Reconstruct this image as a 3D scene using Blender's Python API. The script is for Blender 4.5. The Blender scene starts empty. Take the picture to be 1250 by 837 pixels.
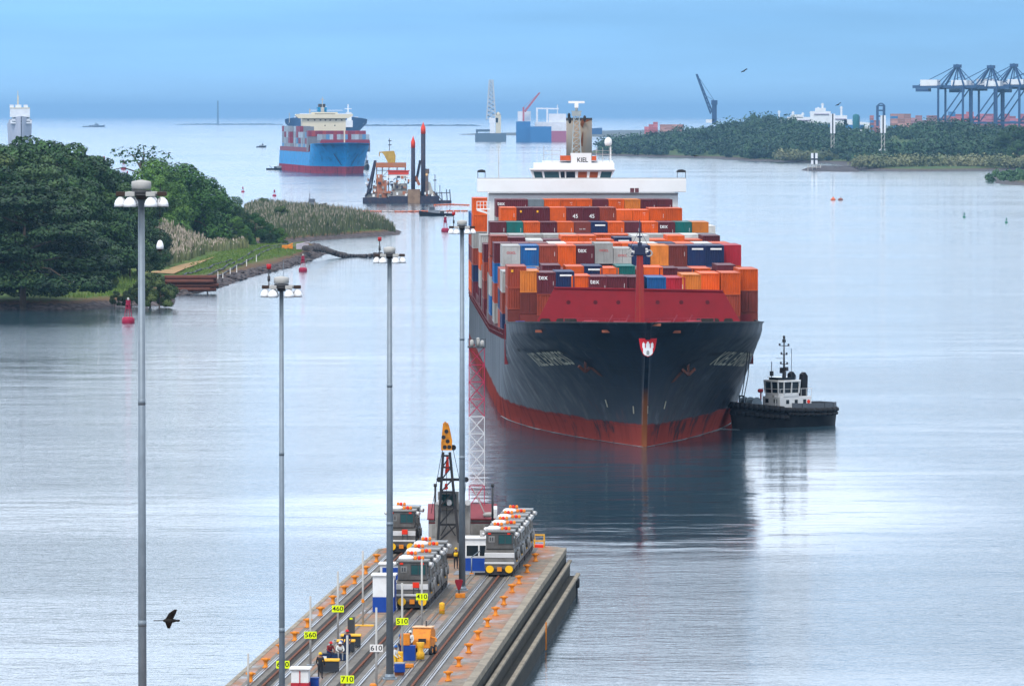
import bpy, bmesh, math, random
import numpy as np
from mathutils import Vector, Matrix
random.seed(7)
rng = np.random.default_rng(11)
S = bpy.context.scene
COL = S.collection
R = math.radians

# ------------------------------------------------------------------ camera
CX, CY, F, YH, EYE = 625.0, 418.5, 7600.0, 140.0, 39.0     # photo pixels (1250 x 837), eye height in metres
PITCH = math.atan((CY - YH) / F)
cam_d = bpy.data.cameras.new('camera')
cam = bpy.data.objects.new('camera', cam_d); COL.objects.link(cam)
cam.location = (0, 0, EYE)
cam.rotation_euler = (R(90) - PITCH, 0, 0)
cam_d.sensor_width = 36; cam_d.lens = F / 1250 * 36
cam_d.clip_start = 5; cam_d.clip_end = 200000
S.camera = cam

# ------------------------------------------------------------------ sky, sun, exposure
SUN_EL, SUN_AZ = 52, 200
world = bpy.data.worlds.new('World'); S.world = world; world.use_nodes = True
wn = world.node_tree.nodes; wl = world.node_tree.links
bg = wn['Background']
sky = wn.new('ShaderNodeTexSky'); sky.sky_type = 'NISHITA'; sky.sun_disc = False
sky.sun_elevation = R(SUN_EL); sky.sun_rotation = R(SUN_AZ)
tc = wn.new('ShaderNodeTexCoord'); sep = wn.new('ShaderNodeSeparateXYZ'); wl.new(tc.outputs['Generated'], sep.inputs[0])
ramp = wn.new('ShaderNodeValToRGB')                       # overcast cloud deck: blue rain cloud low, pale cloud above
cr = ramp.color_ramp; cr.interpolation = 'EASE'
cr.elements[0].position = 0.0;  cr.elements[0].color = (.25, .42, .60, 1)
cr.elements[1].position = 1.0;  cr.elements[1].color = (.50, .54, .60, 1)
for p, c in ((.007, (.16, .345, .57, 1)), (.018, (.122, .30, .53, 1)), (.031, (.60, .76, .98, 1)), (.045, (.90, .95, 1.05, 1)), (.075, (.79, .90, 1.06, 1)), (.16, (.76, .88, 1.05, 1)), (.34, (.74, .84, .98, 1)), (.60, (.60, .64, .70, 1))):
    e = cr.elements.new(p); e.color = c
wl.new(sep.outputs['Z'], ramp.inputs[0])
mapn = wn.new('ShaderNodeMapping'); mapn.inputs['Scale'].default_value = (7, 7, 60)
wl.new(tc.outputs['Generated'], mapn.inputs[0])
cn = wn.new('ShaderNodeTexNoise'); cn.inputs['Scale'].default_value = 1.6; cn.inputs['Detail'].default_value = 5; cn.inputs['Roughness'].default_value = .55
wl.new(mapn.outputs[0], cn.inputs['Vector'])
cmr = wn.new('ShaderNodeMapRange'); cmr.inputs['From Min'].default_value = .3; cmr.inputs['From Max'].default_value = .7
cmr.inputs['To Min'].default_value = .86; cmr.inputs['To Max'].default_value = 1.12
wl.new(cn.outputs['Fac'], cmr.inputs['Value'])
sc_ = wn.new('ShaderNodeVectorMath'); sc_.operation = 'SCALE'
wl.new(ramp.outputs[0], sc_.inputs[0]); wl.new(cmr.outputs[0], sc_.inputs['Scale'])
sc2 = wn.new('ShaderNodeVectorMath'); sc2.operation = 'SCALE'; sc2.inputs['Scale'].default_value = 9.5
xg = wn.new('ShaderNodeMapRange'); xg.inputs['From Min'].default_value = -.09; xg.inputs['From Max'].default_value = .09; xg.inputs['To Min'].default_value = 1.08; xg.inputs['To Max'].default_value = .88
wl.new(sep.outputs['X'], xg.inputs['Value'])                 # thicker rain cloud to the right
sc3 = wn.new('ShaderNodeVectorMath'); sc3.operation = 'SCALE'; wl.new(sc_.outputs[0], sc3.inputs[0]); wl.new(xg.outputs[0], sc3.inputs['Scale'])
wl.new(sc3.outputs[0], sc2.inputs[0])
mixs = wn.new('ShaderNodeMix'); mixs.data_type = 'RGBA'; mixs.inputs['Factor'].default_value = .93
wl.new(sky.outputs[0], mixs.inputs['A']); wl.new(sc2.outputs[0], mixs.inputs['B'])
wl.new(mixs.outputs['Result'], bg.inputs['Color']); bg.inputs['Strength'].default_value = .1
sun_d = bpy.data.lights.new('sun', 'SUN'); sun = bpy.data.objects.new('sun', sun_d); COL.objects.link(sun)
sun_d.energy = 1.2; sun_d.angle = R(18); sun_d.color = (1, .96, .9)
sun.rotation_euler = (R(90 - SUN_EL), 0, R(-(SUN_AZ - 180)) ); sun.location = (0, 0, 200)
S.view_settings.view_transform = 'Standard'; S.view_settings.look = 'None'
S.view_settings.exposure = 1.1; S.view_settings.gamma = 1.0; S.view_settings.use_curve_mapping = False
S.render.engine = 'CYCLES'
S.cycles.use_denoising = True
S.cycles.max_bounces = 6; S.cycles.diffuse_bounces = 2; S.cycles.glossy_bounces = 3; S.cycles.transmission_bounces = 4
S.cycles.volume_bounces = 1; S.cycles.transparent_max_bounces = 8
S.cycles.caustics_reflective = False; S.cycles.caustics_refractive = False

# ------------------------------------------------------------------ helpers
def ray(px, py):
    dx, dy = (px - CX) / F, -(py - CY) / F
    c, s = math.cos(PITCH), math.sin(PITCH)
    return Vector((dx, c + dy * s, -s + dy * c))
def at(px, py, z=0.0):                       # photo pixel -> point on the level z
    d = ray(px, py); t = (z - EYE) / d.z
    return Vector((d.x * t, d.y * t, z))
def atY(px, py, Y):                          # photo pixel -> point at depth Y
    d = ray(px, py); t = Y / d.y
    return Vector((d.x * t, Y, EYE + d.z * t))
def Yw(py): return at(CX, py).y

def tag(o, label=None, cat=None, group=None, kind=None):
    if label: o['label'] = label
    if cat: o['category'] = cat
    if group: o['group'] = group
    if kind: o['kind'] = kind
    return o
def thing(name, label, cat, loc=(0, 0, 0), rz=0.0, group=None):
    o = bpy.data.objects.new(name, None); COL.objects.link(o)
    o.empty_display_size = 1
    o.location = loc; o.rotation_euler = (0, 0, rz)
    return tag(o, label, cat, group)
def copy_tree(o, parent=None):
    c = o.copy(); COL.objects.link(c)
    if parent is not None: c.parent = parent
    for ch in list(o.children): copy_tree(ch, c)
    return c
ORD = ['first', 'second', 'third', 'fourth', 'fifth', 'sixth', 'seventh', 'eighth', 'ninth', 'tenth', 'eleventh', 'twelfth', 'thirteenth', 'fourteenth', 'fifteenth', 'sixteenth', 'seventeenth', 'eighteenth', 'nineteenth', 'twentieth', 'twenty-first', 'twenty-second', 'twenty-third', 'twenty-fourth', 'twenty-fifth', 'twenty-sixth', 'twenty-seventh', 'twenty-eighth', 'twenty-ninth', 'thirtieth']

class MB:
    def __init__(s): s.v = []; s.f = []; s.m = []; s.cm = 0; s.sm = []; s.smooth = False
    def face(s, idx): s.f.append(tuple(idx)); s.m.append(s.cm); s.sm.append(s.smooth)
    def quad(s, *ps):
        n = len(s.v); s.v += [tuple(p) for p in ps]; s.face(range(n, n + len(ps)))
    def box(s, c, d, rz=0.0, m=None):
        if m is not None: s.cm = m
        cx, cy, cz = c; hx, hy, hz = d[0] / 2, d[1] / 2, d[2] / 2
        n = len(s.v); co, si = math.cos(rz), math.sin(rz)
        for z in (-hz, hz):
            for x, y in ((-hx, -hy), (hx, -hy), (hx, hy), (-hx, hy)):
                s.v.append((cx + x * co - y * si, cy + x * si + y * co, cz + z))
        for f in ((3, 2, 1, 0), (4, 5, 6, 7), (0, 1, 5, 4), (1, 2, 6, 5), (2, 3, 7, 6), (3, 0, 4, 7)):
            s.face([n + i for i in f])
        return s
    def bx(s, x0, x1, y0, y1, z0, z1, m=None):
        return s.box(((x0 + x1) / 2, (y0 + y1) / 2, (z0 + z1) / 2), (x1 - x0, y1 - y0, z1 - z0), 0, m)
    def bar(s, a, b, w, h=None, m=None):
        if m is not None: s.cm = m
        a, b = Vector(a), Vector(b); h = h or w
        d = (b - a).normalized()
        up = Vector((0, 0, 1)) if abs(d.z) < .95 else Vector((0, 1, 0))
        x = d.cross(up).normalized() * w / 2; y = x.cross(d).normalized() * h / 2
        n = len(s.v)
        for p in (a, b):
            for q in (-x - y, x - y, x + y, -x + y): s.v.append(tuple(p + q))
        for f in ((0, 1, 2, 3), (7, 6, 5, 4), (4, 5, 1, 0), (5, 6, 2, 1), (6, 7, 3, 2), (7, 4, 0, 3)): s.face([n + i for i in f])
        return s
    def tube(s, a, b, r0, r1=None, n=10, m=None, cap=True):
        if m is not None: s.cm = m
        r1 = r0 if r1 is None else r1
        a, b = Vector(a), Vector(b); d = (b - a).normalized()
        up = Vector((0, 0, 1)) if abs(d.z) < .95 else Vector((0, 1, 0))
        x = d.cross(up).normalized(); y = x.cross(d).normalized()
        k = len(s.v)
        for p, r in ((a, r0), (b, r1)):
            for i in range(n):
                t = 2 * math.pi * i / n; s.v.append(tuple(p + x * (r * math.cos(t)) + y * (r * math.sin(t))))
        sm = s.smooth; s.smooth = n > 6
        for i in range(n): s.face((k + i, k + n + i, k + n + (i + 1) % n, k + (i + 1) % n))
        s.smooth = False
        if cap: s.face([k + i for i in range(n)]); s.face([k + n + i for i in reversed(range(n))])
        s.smooth = sm
        return s
    def path(s, pts, r, n=6, m=None):
        for a, b in zip(pts[:-1], pts[1:]): s.tube(a, b, r, r, n, m)
        return s
    def lathe(s, prof, c=(0, 0, 0), n=16, m=None, axis='z', smooth=True):
        if m is not None: s.cm = m
        k = len(s.v); L = len(prof)
        for r, h in prof:
            for i in range(n):
                t = 2 * math.pi * i / n; x, y = r * math.cos(t), r * math.sin(t)
                p = (x, y, h) if axis == 'z' else ((x, h, y) if axis == 'y' else (h, x, y))
                s.v.append((c[0] + p[0], c[1] + p[1], c[2] + p[2]))
        sm = s.smooth; s.smooth = smooth
        for j in range(L - 1):
            for i in range(n):
                a = k + j * n + i; b = k + j * n + (i + 1) % n
                s.face((a, b, b + n, a + n))
        s.smooth = False
        s.face([k + i for i in reversed(range(n))]); s.face([k + (L - 1) * n + i for i in range(n)])
        s.smooth = sm
        return s
    def prism(s, pts, y0, y1, plane='xz', m=None):      # polygon extruded along the missing axis
        if m is not None: s.cm = m
        k = len(s.v); n = len(pts)
        for q in (y0, y1):
            for a, b in pts:
                s.v.append((a, q, b) if plane == 'xz' else ((q, a, b) if plane == 'yz' else (a, b, q)))
        s.face([k + i for i in range(n)]); s.face([k + n + i for i in reversed(range(n))])
        for i in range(n): s.face((k + i, k + n + i, k + n + (i + 1) % n, k + (i + 1) % n))
        return s
    def grid(s, P, m=None, closed=False):               # P[i][j] points
        if m is not None: s.cm = m
        k = len(s.v); a = len(P); b = len(P[0])
        for row in P: s.v += [tuple(p) for p in row]
        for i in range(a - 1):
            for j in range(b - (0 if closed else 1)):
                j2 = (j + 1) % b
                s.face((k + i * b + j, k + i * b + j2, k + (i + 1) * b + j2, k + (i + 1) * b + j))
        return s
    def mesh(s, name, mats, recalc=True):
        me = bpy.data.meshes.new(name); me.from_pydata(s.v, [], s.f)
        for mt in (mats if isinstance(mats, (list, tuple)) else [mats]): me.materials.append(mt)
        me.polygons.foreach_set('material_index', s.m); me.polygons.foreach_set('use_smooth', s.sm)
        if recalc:
            bm = bmesh.new(); bm.from_mesh(me); bmesh.ops.recalc_face_normals(bm, faces=bm.faces); bm.to_mesh(me); bm.free()
        me.update(); return me
    def build(s, name, mats, parent=None, recalc=True, loc=None, bevel=0):
        o = bpy.data.objects.new(name, s.mesh(name, mats, recalc)); COL.objects.link(o)
        if parent is not None: o.parent = parent
        if loc is not None: o.location = loc
        if bevel:
            b = o.modifiers.new('bevel', 'BEVEL'); b.width = bevel; b.segments = 2; b.limit_method = 'ANGLE'
        return o

def build_each(mb, name, mats, parent=None):             # every separate piece of mb becomes a part of its own
    par = list(range(len(mb.v)))
    def find(a):
        while par[a] != a: par[a] = par[par[a]]; a = par[a]
        return a
    for f in mb.f:
        for i in f[1:]: par[find(i)] = find(f[0])
    grp = {}
    for k, f in enumerate(mb.f): grp.setdefault(find(f[0]), []).append(k)
    for ks in grp.values():
        m2 = MB(); mp = {}
        for k in ks:
            idx = []
            for i in mb.f[k]:
                if i not in mp: mp[i] = len(m2.v); m2.v.append(mb.v[i])
                idx.append(mp[i])
            m2.f.append(tuple(idx)); m2.m.append(mb.m[k]); m2.sm.append(mb.sm[k])
        m2.build(name, mats, parent)
def sr(r, g, b):                                        # sRGB 0..255 -> linear
    f = lambda c: (c / 255 / 12.92) if c <= 10 else ((c / 255 + .055) / 1.055) ** 2.4
    return (f(r), f(g), f(b))
MC = {}
def M(name, col, rough=.6, metal=0.0, dirt=None, amt=.35, scale=1.0, stretch=(1, 1, 1), bump=0.0, rnd=0.0, spec=.22, detail=5, lo=.42, hi=.72):
    """painted / weathered material: colour broken up by object-space noise towards a dirt colour"""
    if name in MC: return MC[name]
    m = bpy.data.materials.new(name); m.use_nodes = True; MC[name] = m
    nt = m.node_tree; N = nt.nodes; L = nt.links; b = N['Principled BSDF']
    b.inputs['Roughness'].default_value = rough; b.inputs['Metallic'].default_value = metal
    b.inputs['Specular IOR Level'].default_value = spec
    tcn = N.new('ShaderNodeTexCoord'); mp = N.new('ShaderNodeMapping'); mp.inputs['Scale'].default_value = stretch
    oi = N.new('ShaderNodeObjectInfo'); ad = N.new('ShaderNodeVectorMath'); ad.operation = 'ADD'
    ml = N.new('ShaderNodeMath'); ml.operation = 'MULTIPLY'; ml.inputs[1].default_value = 37.0
    L.new(oi.outputs['Random'], ml.inputs[0]); L.new(tcn.outputs['Object'], mp.inputs[0]); L.new(mp.outputs[0], ad.inputs[0]); L.new(ml.outputs[0], ad.inputs[1])
    nz = N.new('ShaderNodeTexNoise'); nz.inputs['Scale'].default_value = scale; nz.inputs['Detail'].default_value = detail; nz.inputs['Roughness'].default_value = .62
    L.new(ad.outputs[0], nz.inputs['Vector'])
    mr = N.new('ShaderNodeMapRange'); mr.inputs['From Min'].default_value = lo; mr.inputs['From Max'].default_value = hi; mr.inputs['To Max'].default_value = amt; mr.clamp = True
    L.new(nz.outputs['Fac'], mr.inputs['Value'])
    mx = N.new('ShaderNodeMix'); mx.data_type = 'RGBA'
    d = dirt or tuple(c * .45 for c in col)
    mx.inputs['A'].default_value = (*col, 1); mx.inputs['B'].default_value = (*d, 1)
    L.new(mr.outputs[0], mx.inputs['Factor'])
    out = mx.outputs['Result']
    if rnd:
        hs = N.new('ShaderNodeHueSaturation'); r2 = N.new('ShaderNodeMapRange')
        r2.inputs['To Min'].default_value = 1 - rnd; r2.inputs['To Max'].default_value = 1 + rnd
        L.new(oi.outputs['Random'], r2.inputs['Value']); L.new(r2.outputs[0], hs.inputs['Value']); L.new(out, hs.inputs['Color']); out = hs.outputs[0]
    L.new(out, b.inputs['Base Color'])
    if bump:
        bp = N.new('ShaderNodeBump'); bp.inputs['Strength'].default_value = bump; bp.inputs['Distance'].default_value = .05
        L.new(nz.outputs['Fac'], bp.inputs['Height']); L.new(bp.outputs[0], b.inputs['Normal'])
    return m
_txt = {}
def text_verts(body, size=1.0, extrude=0.0, align='CENTER'):
    key = (body, size, extrude, align)
    if key not in _txt:
        cu = bpy.data.curves.new('lettering', 'FONT'); cu.body = body; cu.size = size; cu.extrude = extrude
        cu.align_x = align; cu.align_y = 'CENTER'; cu.resolution_u = 3; cu.offset = .012 * size
        o = bpy.data.objects.new('lettering', cu); COL.objects.link(o)
        bpy.context.view_layer.update()
        dg = bpy.context.evaluated_depsgraph_get()
        me = bpy.data.meshes.new_from_object(o.evaluated_get(dg))
        bpy.data.objects.remove(o)
        _txt[key] = ([tuple(v.co) for v in me.vertices], [tuple(p.vertices) for p in me.polygons])
        bpy.data.meshes.remove(me)
    return _txt[key]
def lettering(body, size, mp, mat, parent=None, name='lettering'):
    """flat lettering; mp maps text (x, y) to a point"""
    V, Fc = text_verts(body, size)
    me = bpy.data.meshes.new(name); me.from_pydata([tuple(mp(v[0], v[1])) for v in V], [], Fc); me.materials.append(mat)
    o = bpy.data.objects.new(name, me); COL.objects.link(o)
    if parent is not None: o.parent = parent
    return o
def lattice(mb, base, top, w0, w1, n, r, m=None, brace=True):
    """four-legged square lattice tower"""
    b, t = Vector(base), Vector(top)
    def ring(k):
        f = k / n; c = b.lerp(t, f); w = (w0 + (w1 - w0) * f) / 2
        return [c + Vector((x * w, y * w, 0)) for x, y in ((-1, -1), (1, -1), (1, 1), (-1, 1))]
    for k in range(n):
        A, B = ring(k), ring(k + 1)
        for i in range(4):
            j = (i + 1) % 4
            mb.bar(A[i], B[i], r * 1.5, m=m); mb.bar(B[i], B[j], r, m=m)
            if brace:
                mb.bar(A[i], B[j], r, m=m)
                if brace == 2: mb.bar(A[j], B[i], r, m=m)
    return mb
# common paints
white = M('white_paint', (.78, .78, .77), .5, dirt=(.45, .42, .38), amt=.25, scale=.35)
galv = M('galvanised_steel', (.20, .24, .28), .5, .3, amt=.3, scale=2.0)
black = M('black_paint', (.018, .02, .024), .55, dirt=(.06, .05, .045), amt=.5)
dark = M('dark_steel', (.05, .052, .058), .6, amt=.4)
yellow = M('yellow_paint', (.78, .42, .02), .55, dirt=(.35, .15, .03), amt=.5, scale=3)
orange_p = M('orange_paint', (.70, .23, .018), .55, dirt=(.30, .09, .02), amt=.55, scale=3)
red = M('red_paint', (.42, .02, .03), .5, dirt=(.22, .03, .03), amt=.4)
navyb = M('blue_paint', (.008, .045, .22), .5, amt=.4)
glass = M('window_glass', (.015, .022, .028), .08, amt=.1)
rustm = M('rust', (.17, .055, .025), .85, dirt=(.07, .03, .02), amt=.7, scale=1.5)
# ------------------------------------------------------------------ water
def water_mat():
    m = bpy.data.materials.new('canal_water'); m.use_nodes = True
    nt = m.node_tree; N = nt.nodes; L = nt.links; b = N['Principled BSDF']
    b.inputs['Base Color'].default_value = (.026, .060, .085, 1); b.inputs['Roughness'].default_value = .09
    b.inputs['IOR'].default_value = 1.333; b.inputs['Specular IOR Level'].default_value = .5
    g = N.new('ShaderNodeNewGeometry')
    def noise(scale, st, det, rough=.55, rot=0):
        mp = N.new('ShaderNodeMapping'); mp.inputs['Scale'].default_value = st; mp.inputs['Rotation'].default_value = (0, 0, R(rot))
        n = N.new('ShaderNodeTexNoise'); n.inputs['Scale'].default_value = scale; n.inputs['Detail'].default_value = det; n.inputs['Roughness'].default_value = rough
        L.new(g.outputs['Position'], mp.inputs[0]); L.new(mp.outputs[0], n.inputs['Vector']); return n
    rip = noise(.75, (.55, 1.1, 1), 4, .62, 9)                      # wind ripples, ~2 m
    sw = noise(.07, (.6, 1.0, 1), 3, .5, -14)                     # long low undulation
    pat = noise(.0075, (.55, 1.0, 1), 4, .6, 8)                  # calm and ruffled patches
    pr = N.new('ShaderNodeMapRange'); pr.inputs['From Min'].default_value = .40; pr.inputs['From Max'].default_value = .62
    pr.inputs['To Min'].default_value = .36; pr.inputs['To Max'].default_value = 1.0
    L.new(pat.outputs['Fac'], pr.inputs['Value'])
    # slick of calm water pushed ahead of the ship, in the lee of its hull
    mp = N.new('ShaderNodeMapping'); mp.inputs['Location'].default_value = (-.42, -5.42, 0); mp.inputs['Scale'].default_value = (1 / 36, 1 / 118, 0); L.new(g.outputs['Position'], mp.inputs[0])
    ln = N.new('ShaderNodeVectorMath'); ln.operation = 'LENGTH'; L.new(mp.outputs[0], ln.inputs[0])
    an = N.new('ShaderNodeMath'); an.operation = 'MULTIPLY_ADD'; an.inputs[1].default_value = .7; L.new(pat.outputs['Fac'], an.inputs[0]); L.new(ln.outputs['Value'], an.inputs[2])
    ca = N.new('ShaderNodeMapRange'); ca.inputs['From Min'].default_value = .95; ca.inputs['From Max'].default_value = 1.45; ca.inputs['To Min'].default_value = .16; L.new(an.outputs[0], ca.inputs['Value'])
    calm = N.new('ShaderNodeMath'); calm.operation = 'MULTIPLY'; L.new(pr.outputs[0], calm.inputs[0]); L.new(ca.outputs[0], calm.inputs[1])
    mu = N.new('ShaderNodeMath'); mu.operation = 'MULTIPLY'; L.new(rip.outputs['Fac'], mu.inputs[0]); L.new(calm.outputs[0], mu.inputs[1])
    ad = N.new('ShaderNodeMath'); ad.operation = 'MULTIPLY_ADD'; ad.inputs[1].default_value = 1.5; L.new(sw.outputs['Fac'], ad.inputs[0]); L.new(mu.outputs[0], ad.inputs[2])
    bp = N.new('ShaderNodeBump'); bp.inputs['Strength'].default_value = .75; bp.inputs['Distance'].default_value = .26
    L.new(ad.outputs[0], bp.inputs['Height']); L.new(bp.outputs[0], b.inputs['Normal'])
    rr = N.new('ShaderNodeMapRange'); rr.inputs['To Min'].default_value = .03; rr.inputs['To Max'].default_value = .09
    L.new(pr.outputs[0], rr.inputs['Value']); L.new(rr.outputs[0], b.inputs['Roughness'])
    return m
mb = MB(); xs = [-60000, -3000, -600, 0, 600, 3000, 60000]; ys = [-400, 300, 900, 2000, 5000, 15000, 90000]
mb.grid([[(x, y, 0) for x in xs] for y in ys])
tag(mb.build('water', water_mat()), kind='structure')

# ------------------------------------------------------------------ haze
hz = bpy.data.materials.new('haze_air'); hz.use_nodes = True
hz.node_tree.nodes.remove(hz.node_tree.nodes['Principled BSDF'])
pv = hz.node_tree.nodes.new('ShaderNodeVolumePrincipled')
pv.inputs['Color'].default_value = (.28, .52, .80, 1); pv.inputs['Density'].default_value = HAZE = 3.4e-5
pv.inputs['Anisotropy'].default_value = .2
hz.node_tree.links.new(pv.outputs[0], hz.node_tree.nodes['Material Output'].inputs['Volume'])
mb = MB().bx(-60500, 60500, -500, 90500, -3, 170)
tag(mb.build('haze', hz), 'faint blue air thickening towards the horizon', 'haze', kind='stuff')

# ------------------------------------------------------------------ terrain
def poly_dist(P, X, Y):
    """signed distance (inside positive) of the points to polygon P"""
    P = np.array(P, float); n = len(P)
    d2 = np.full(X.shape, 1e18); ins = np.zeros(X.shape, bool)
    for i in range(n):
        a, b = P[i], P[(i + 1) % n]; e = b - a
        t = np.clip(((X - a[0]) * e[0] + (Y - a[1]) * e[1]) / (e @ e + 1e-9), 0, 1)
        d2 = np.minimum(d2, (X - a[0] - t * e[0]) ** 2 + (Y - a[1] - t * e[1]) ** 2)
        c = ((a[1] > Y) != (b[1] > Y)) & (X < (b[0] - a[0]) * (Y - a[1]) / (b[1] - a[1] + 1e-12) + a[0]); ins ^= c
    return np.where(ins, 1, -1) * np.sqrt(d2)
def vnoise(X, Y, seed, sc):
    r = np.random.default_rng(seed); G = r.random((64, 64))
    x, y = X / sc, Y / sc; xi, yi = np.floor(x).astype(int), np.floor(y).astype(int); fx, fy = x - xi, y - yi
    fx = fx * fx * (3 - 2 * fx); fy = fy * fy * (3 - 2 * fy)
    g = lambda a, b: G[a % 64, b % 64]
    return (g(xi, yi) * (1 - fx) + g(xi + 1, yi) * fx) * (1 - fy) + (g(xi, yi + 1) * (1 - fx) + g(xi + 1, yi + 1) * fx) * fy
def terrain(name, poly, cell, hfun, mat):
    P = np.array([(p[0], p[1]) for p in poly]); lo = P.min(0) - 3 * cell; hi = P.max(0) + 3 * cell
    xs = np.arange(lo[0], hi[0], cell); ys = np.arange(lo[1], hi[1], cell * 1.6)
    X, Y = np.meshgrid(xs, ys); D = poly_dist(P, X, Y); Z = hfun(X, Y, D); Z = np.where(D < -2 * cell, -2.5, Z)
    mb = MB(); mb.smooth = True; ny, nx = X.shape
    keep = D > -2.5 * cell
    idx = -np.ones(X.shape, int); n = 0
    for j in range(ny):
        for i in range(nx):
            if keep[j, i]: idx[j, i] = n; n += 1; mb.v.append((X[j, i], Y[j, i], Z[j, i]))
    for j in range(ny - 1):
        for i in range(nx - 1):
            q = (idx[j, i], idx[j, i + 1], idx[j + 1, i + 1], idx[j + 1, i])
            if min(q) >= 0: mb.face(q)
    o = mb.build(name, mat, recalc=False); tag(o, kind='structure')
    return lambda x, y: float(hfun(np.array([[x]], float), np.array([[y]], float), poly_dist(P, np.array([[x]], float), np.array([[y]], float)))[0, 0])

def ground_mat(name, grass, grass2, earth, rock):
    m = bpy.data.materials.new(name); m.use_nodes = True
    nt = m.node_tree; N = nt.nodes; L = nt.links; b = N['Principled BSDF']; b.inputs['Roughness'].default_value = .95; b.inputs['Specular IOR Level'].default_value = .15
    g = N.new('ShaderNodeNewGeometry'); sp = N.new('ShaderNodeSeparateXYZ'); L.new(g.outputs['Position'], sp.inputs[0])
    n1 = N.new('ShaderNodeTexNoise'); n1.inputs['Scale'].default_value = .12; n1.inputs['Detail'].default_value = 6; L.new(g.outputs['Position'], n1.inputs['Vector'])
    n2 = N.new('ShaderNodeTexNoise'); n2.inputs['Scale'].default_value = .9; n2.inputs['Detail'].default_value = 6; L.new(g.outputs['Position'], n2.inputs['Vector'])
    def mix(a, bb, f):
        x = N.new('ShaderNodeMix'); x.data_type = 'RGBA'
        for k, v in (('A', a), ('B', bb)):
            if isinstance(v, tuple): x.inputs[k].default_value = (*v, 1)
            else: L.new(v, x.inputs[k])
        L.new(f, x.inputs['Factor']); return x.outputs['Result']
    def mrange(v, a, bb):
        x = N.new('ShaderNodeMapRange'); x.inputs['From Min'].default_value = a; x.inputs['From Max'].default_value = bb; L.new(v, x.inputs['Value']); return x.outputs[0]
    gcol = mix(grass, grass2, mrange(n1.outputs['Fac'], .38, .62))
    ad = N.new('ShaderNodeMath'); ad.operation = 'MULTIPLY_ADD'; ad.inputs[1].default_value = 1.6; L.new(n2.outputs['Fac'], ad.inputs[0]); L.new(sp.outputs['Z'], ad.inputs[2])
    rk = mix(rock, tuple(c * 2.3 for c in rock), mrange(n2.outputs['Fac'], .45, .62))
    c1 = mix(rk, earth, mrange(ad.outputs[0], 1.7, 2.1))
    L.new(mix(c1, gcol, mrange(ad.outputs[0], 2.2, 2.6)), b.inputs['Base Color'])
    bp = N.new('ShaderNodeBump'); bp.inputs['Strength'].default_value = .6; bp.inputs['Distance'].default_value = .8; L.new(n2.outputs['Fac'], bp.inputs['Height']); L.new(bp.outputs[0], b.inputs['Normal'])
    return m
left_px = [(-80, 379), (0, 378), (60, 378), (110, 377), (165, 373), (205, 373), (207, 362), (232, 359), (262, 352), (286, 344.5), (306, 337), (334, 331), (356, 326), (371, 319.5), (387, 313.5), (399, 309), (396, 303), (372, 299), (345, 302), (318, 304), (311, 302), (330, 298), (360, 296.5), (395, 293), (430, 290), (462, 288), (486, 286.5), (489, 283.5), (478, 279), (445, 272), (400, 267), (350, 262), (250, 256), (120, 245), (-20, 235), (-80, 235)]
left_poly = [at(*p) for p in left_px]
def h_left(X, Y, D):
    base = np.where(D < 0, np.maximum(D * .25, -2.5), np.where(D < 5, D * .30, 1.5 + np.minimum(D - 5, 12) * .06))
    px = CX + X / Y * F
    hump = np.clip((215 - px) / 180, 0, 1) * np.clip(D - 14, 0, 120) / 120 * 11
    mound = 6.5 * np.exp(-((X + 95) / 8.5) ** 2 - ((Y - 1650) / 55.0) ** 2)
    return base + hump + np.where(D > 4, 1, 0) * mound + np.where(D > 0, 1, 0) * (vnoise(X, Y, 3, 9) - .5) * np.clip(D / 6, 0, 1) * .7 + np.where((D > -2) & (D < 5), (vnoise(X, Y, 8, 3.1) - .5) * .9, 0)
ground_l = ground_mat('riverbank_ground', (.055, .115, .022), (.10, .135, .035), (.13, .075, .04), (.055, .045, .045))
terrain('riverbank', left_poly, 3.0, h_left, ground_l)
_gx = np.arange(-300, 20, 1.5); _gy = np.arange(1150, 2900, 2.5); _GX, _GY = np.meshgrid(_gx, _gy)
_GH = h_left(_GX, _GY, poly_dist([(p.x, p.y) for p in left_poly], _GX, _GY))
def hl(x, y):                                             # ground height of the left bank
    i = (x + 300) / 1.5; j = (y - 1150) / 2.5; i = min(max(i, 0), len(_gx) - 2.001); j = min(max(j, 0), len(_gy) - 2.001)
    a, b = int(i), int(j); u, v = i - a, j - b
    return float((_GH[b, a] * (1 - u) + _GH[b, a + 1] * u) * (1 - v) + (_GH[b + 1, a] * (1 - u) + _GH[b + 1, a + 1] * u) * v)
right_px = [(700, 188), (742, 190), (800, 191.5), (870, 193), (905, 196), (960, 198), (1020, 199), (1042, 203), (1047, 208), (1100, 209.5), (1180, 209), (1242, 208), (1300, 207), (1400, 200), (1400, 172), (1100, 168), (900, 170), (760, 178)]
right_poly = [at(*p) for p in right_px]
def h_right(X, Y, D):
    px = CX + X / Y * F
    amp = np.interp(px, [700, 745, 800, 860, 925, 1000, 1060, 1130, 1250, 1400], [3, 8, 17, 21, 25, 17, 13, 20, 24, 26])
    back = np.clip((Y - np.interp(px, [745, 1000, 1050, 1250], [5850, 5000, 4400, 4350])) / 500, 0, 1)
    return np.where(D < 0, np.maximum(D * .05, -2.5), np.minimum(D * .08, 2.0) + amp * np.clip(D / 190, 0, 1) * (.35 + .65 * back) + (vnoise(X, Y, 5, 60) - .5) * 5 * np.clip(D / 60, 0, 1))
ground_r = ground_mat('hill_ground', (.05, .10, .03), (.09, .12, .045), (.10, .075, .05), (.06, .055, .055))
hr = terrain('hill', right_poly, 26.0, h_right, ground_r)
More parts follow.
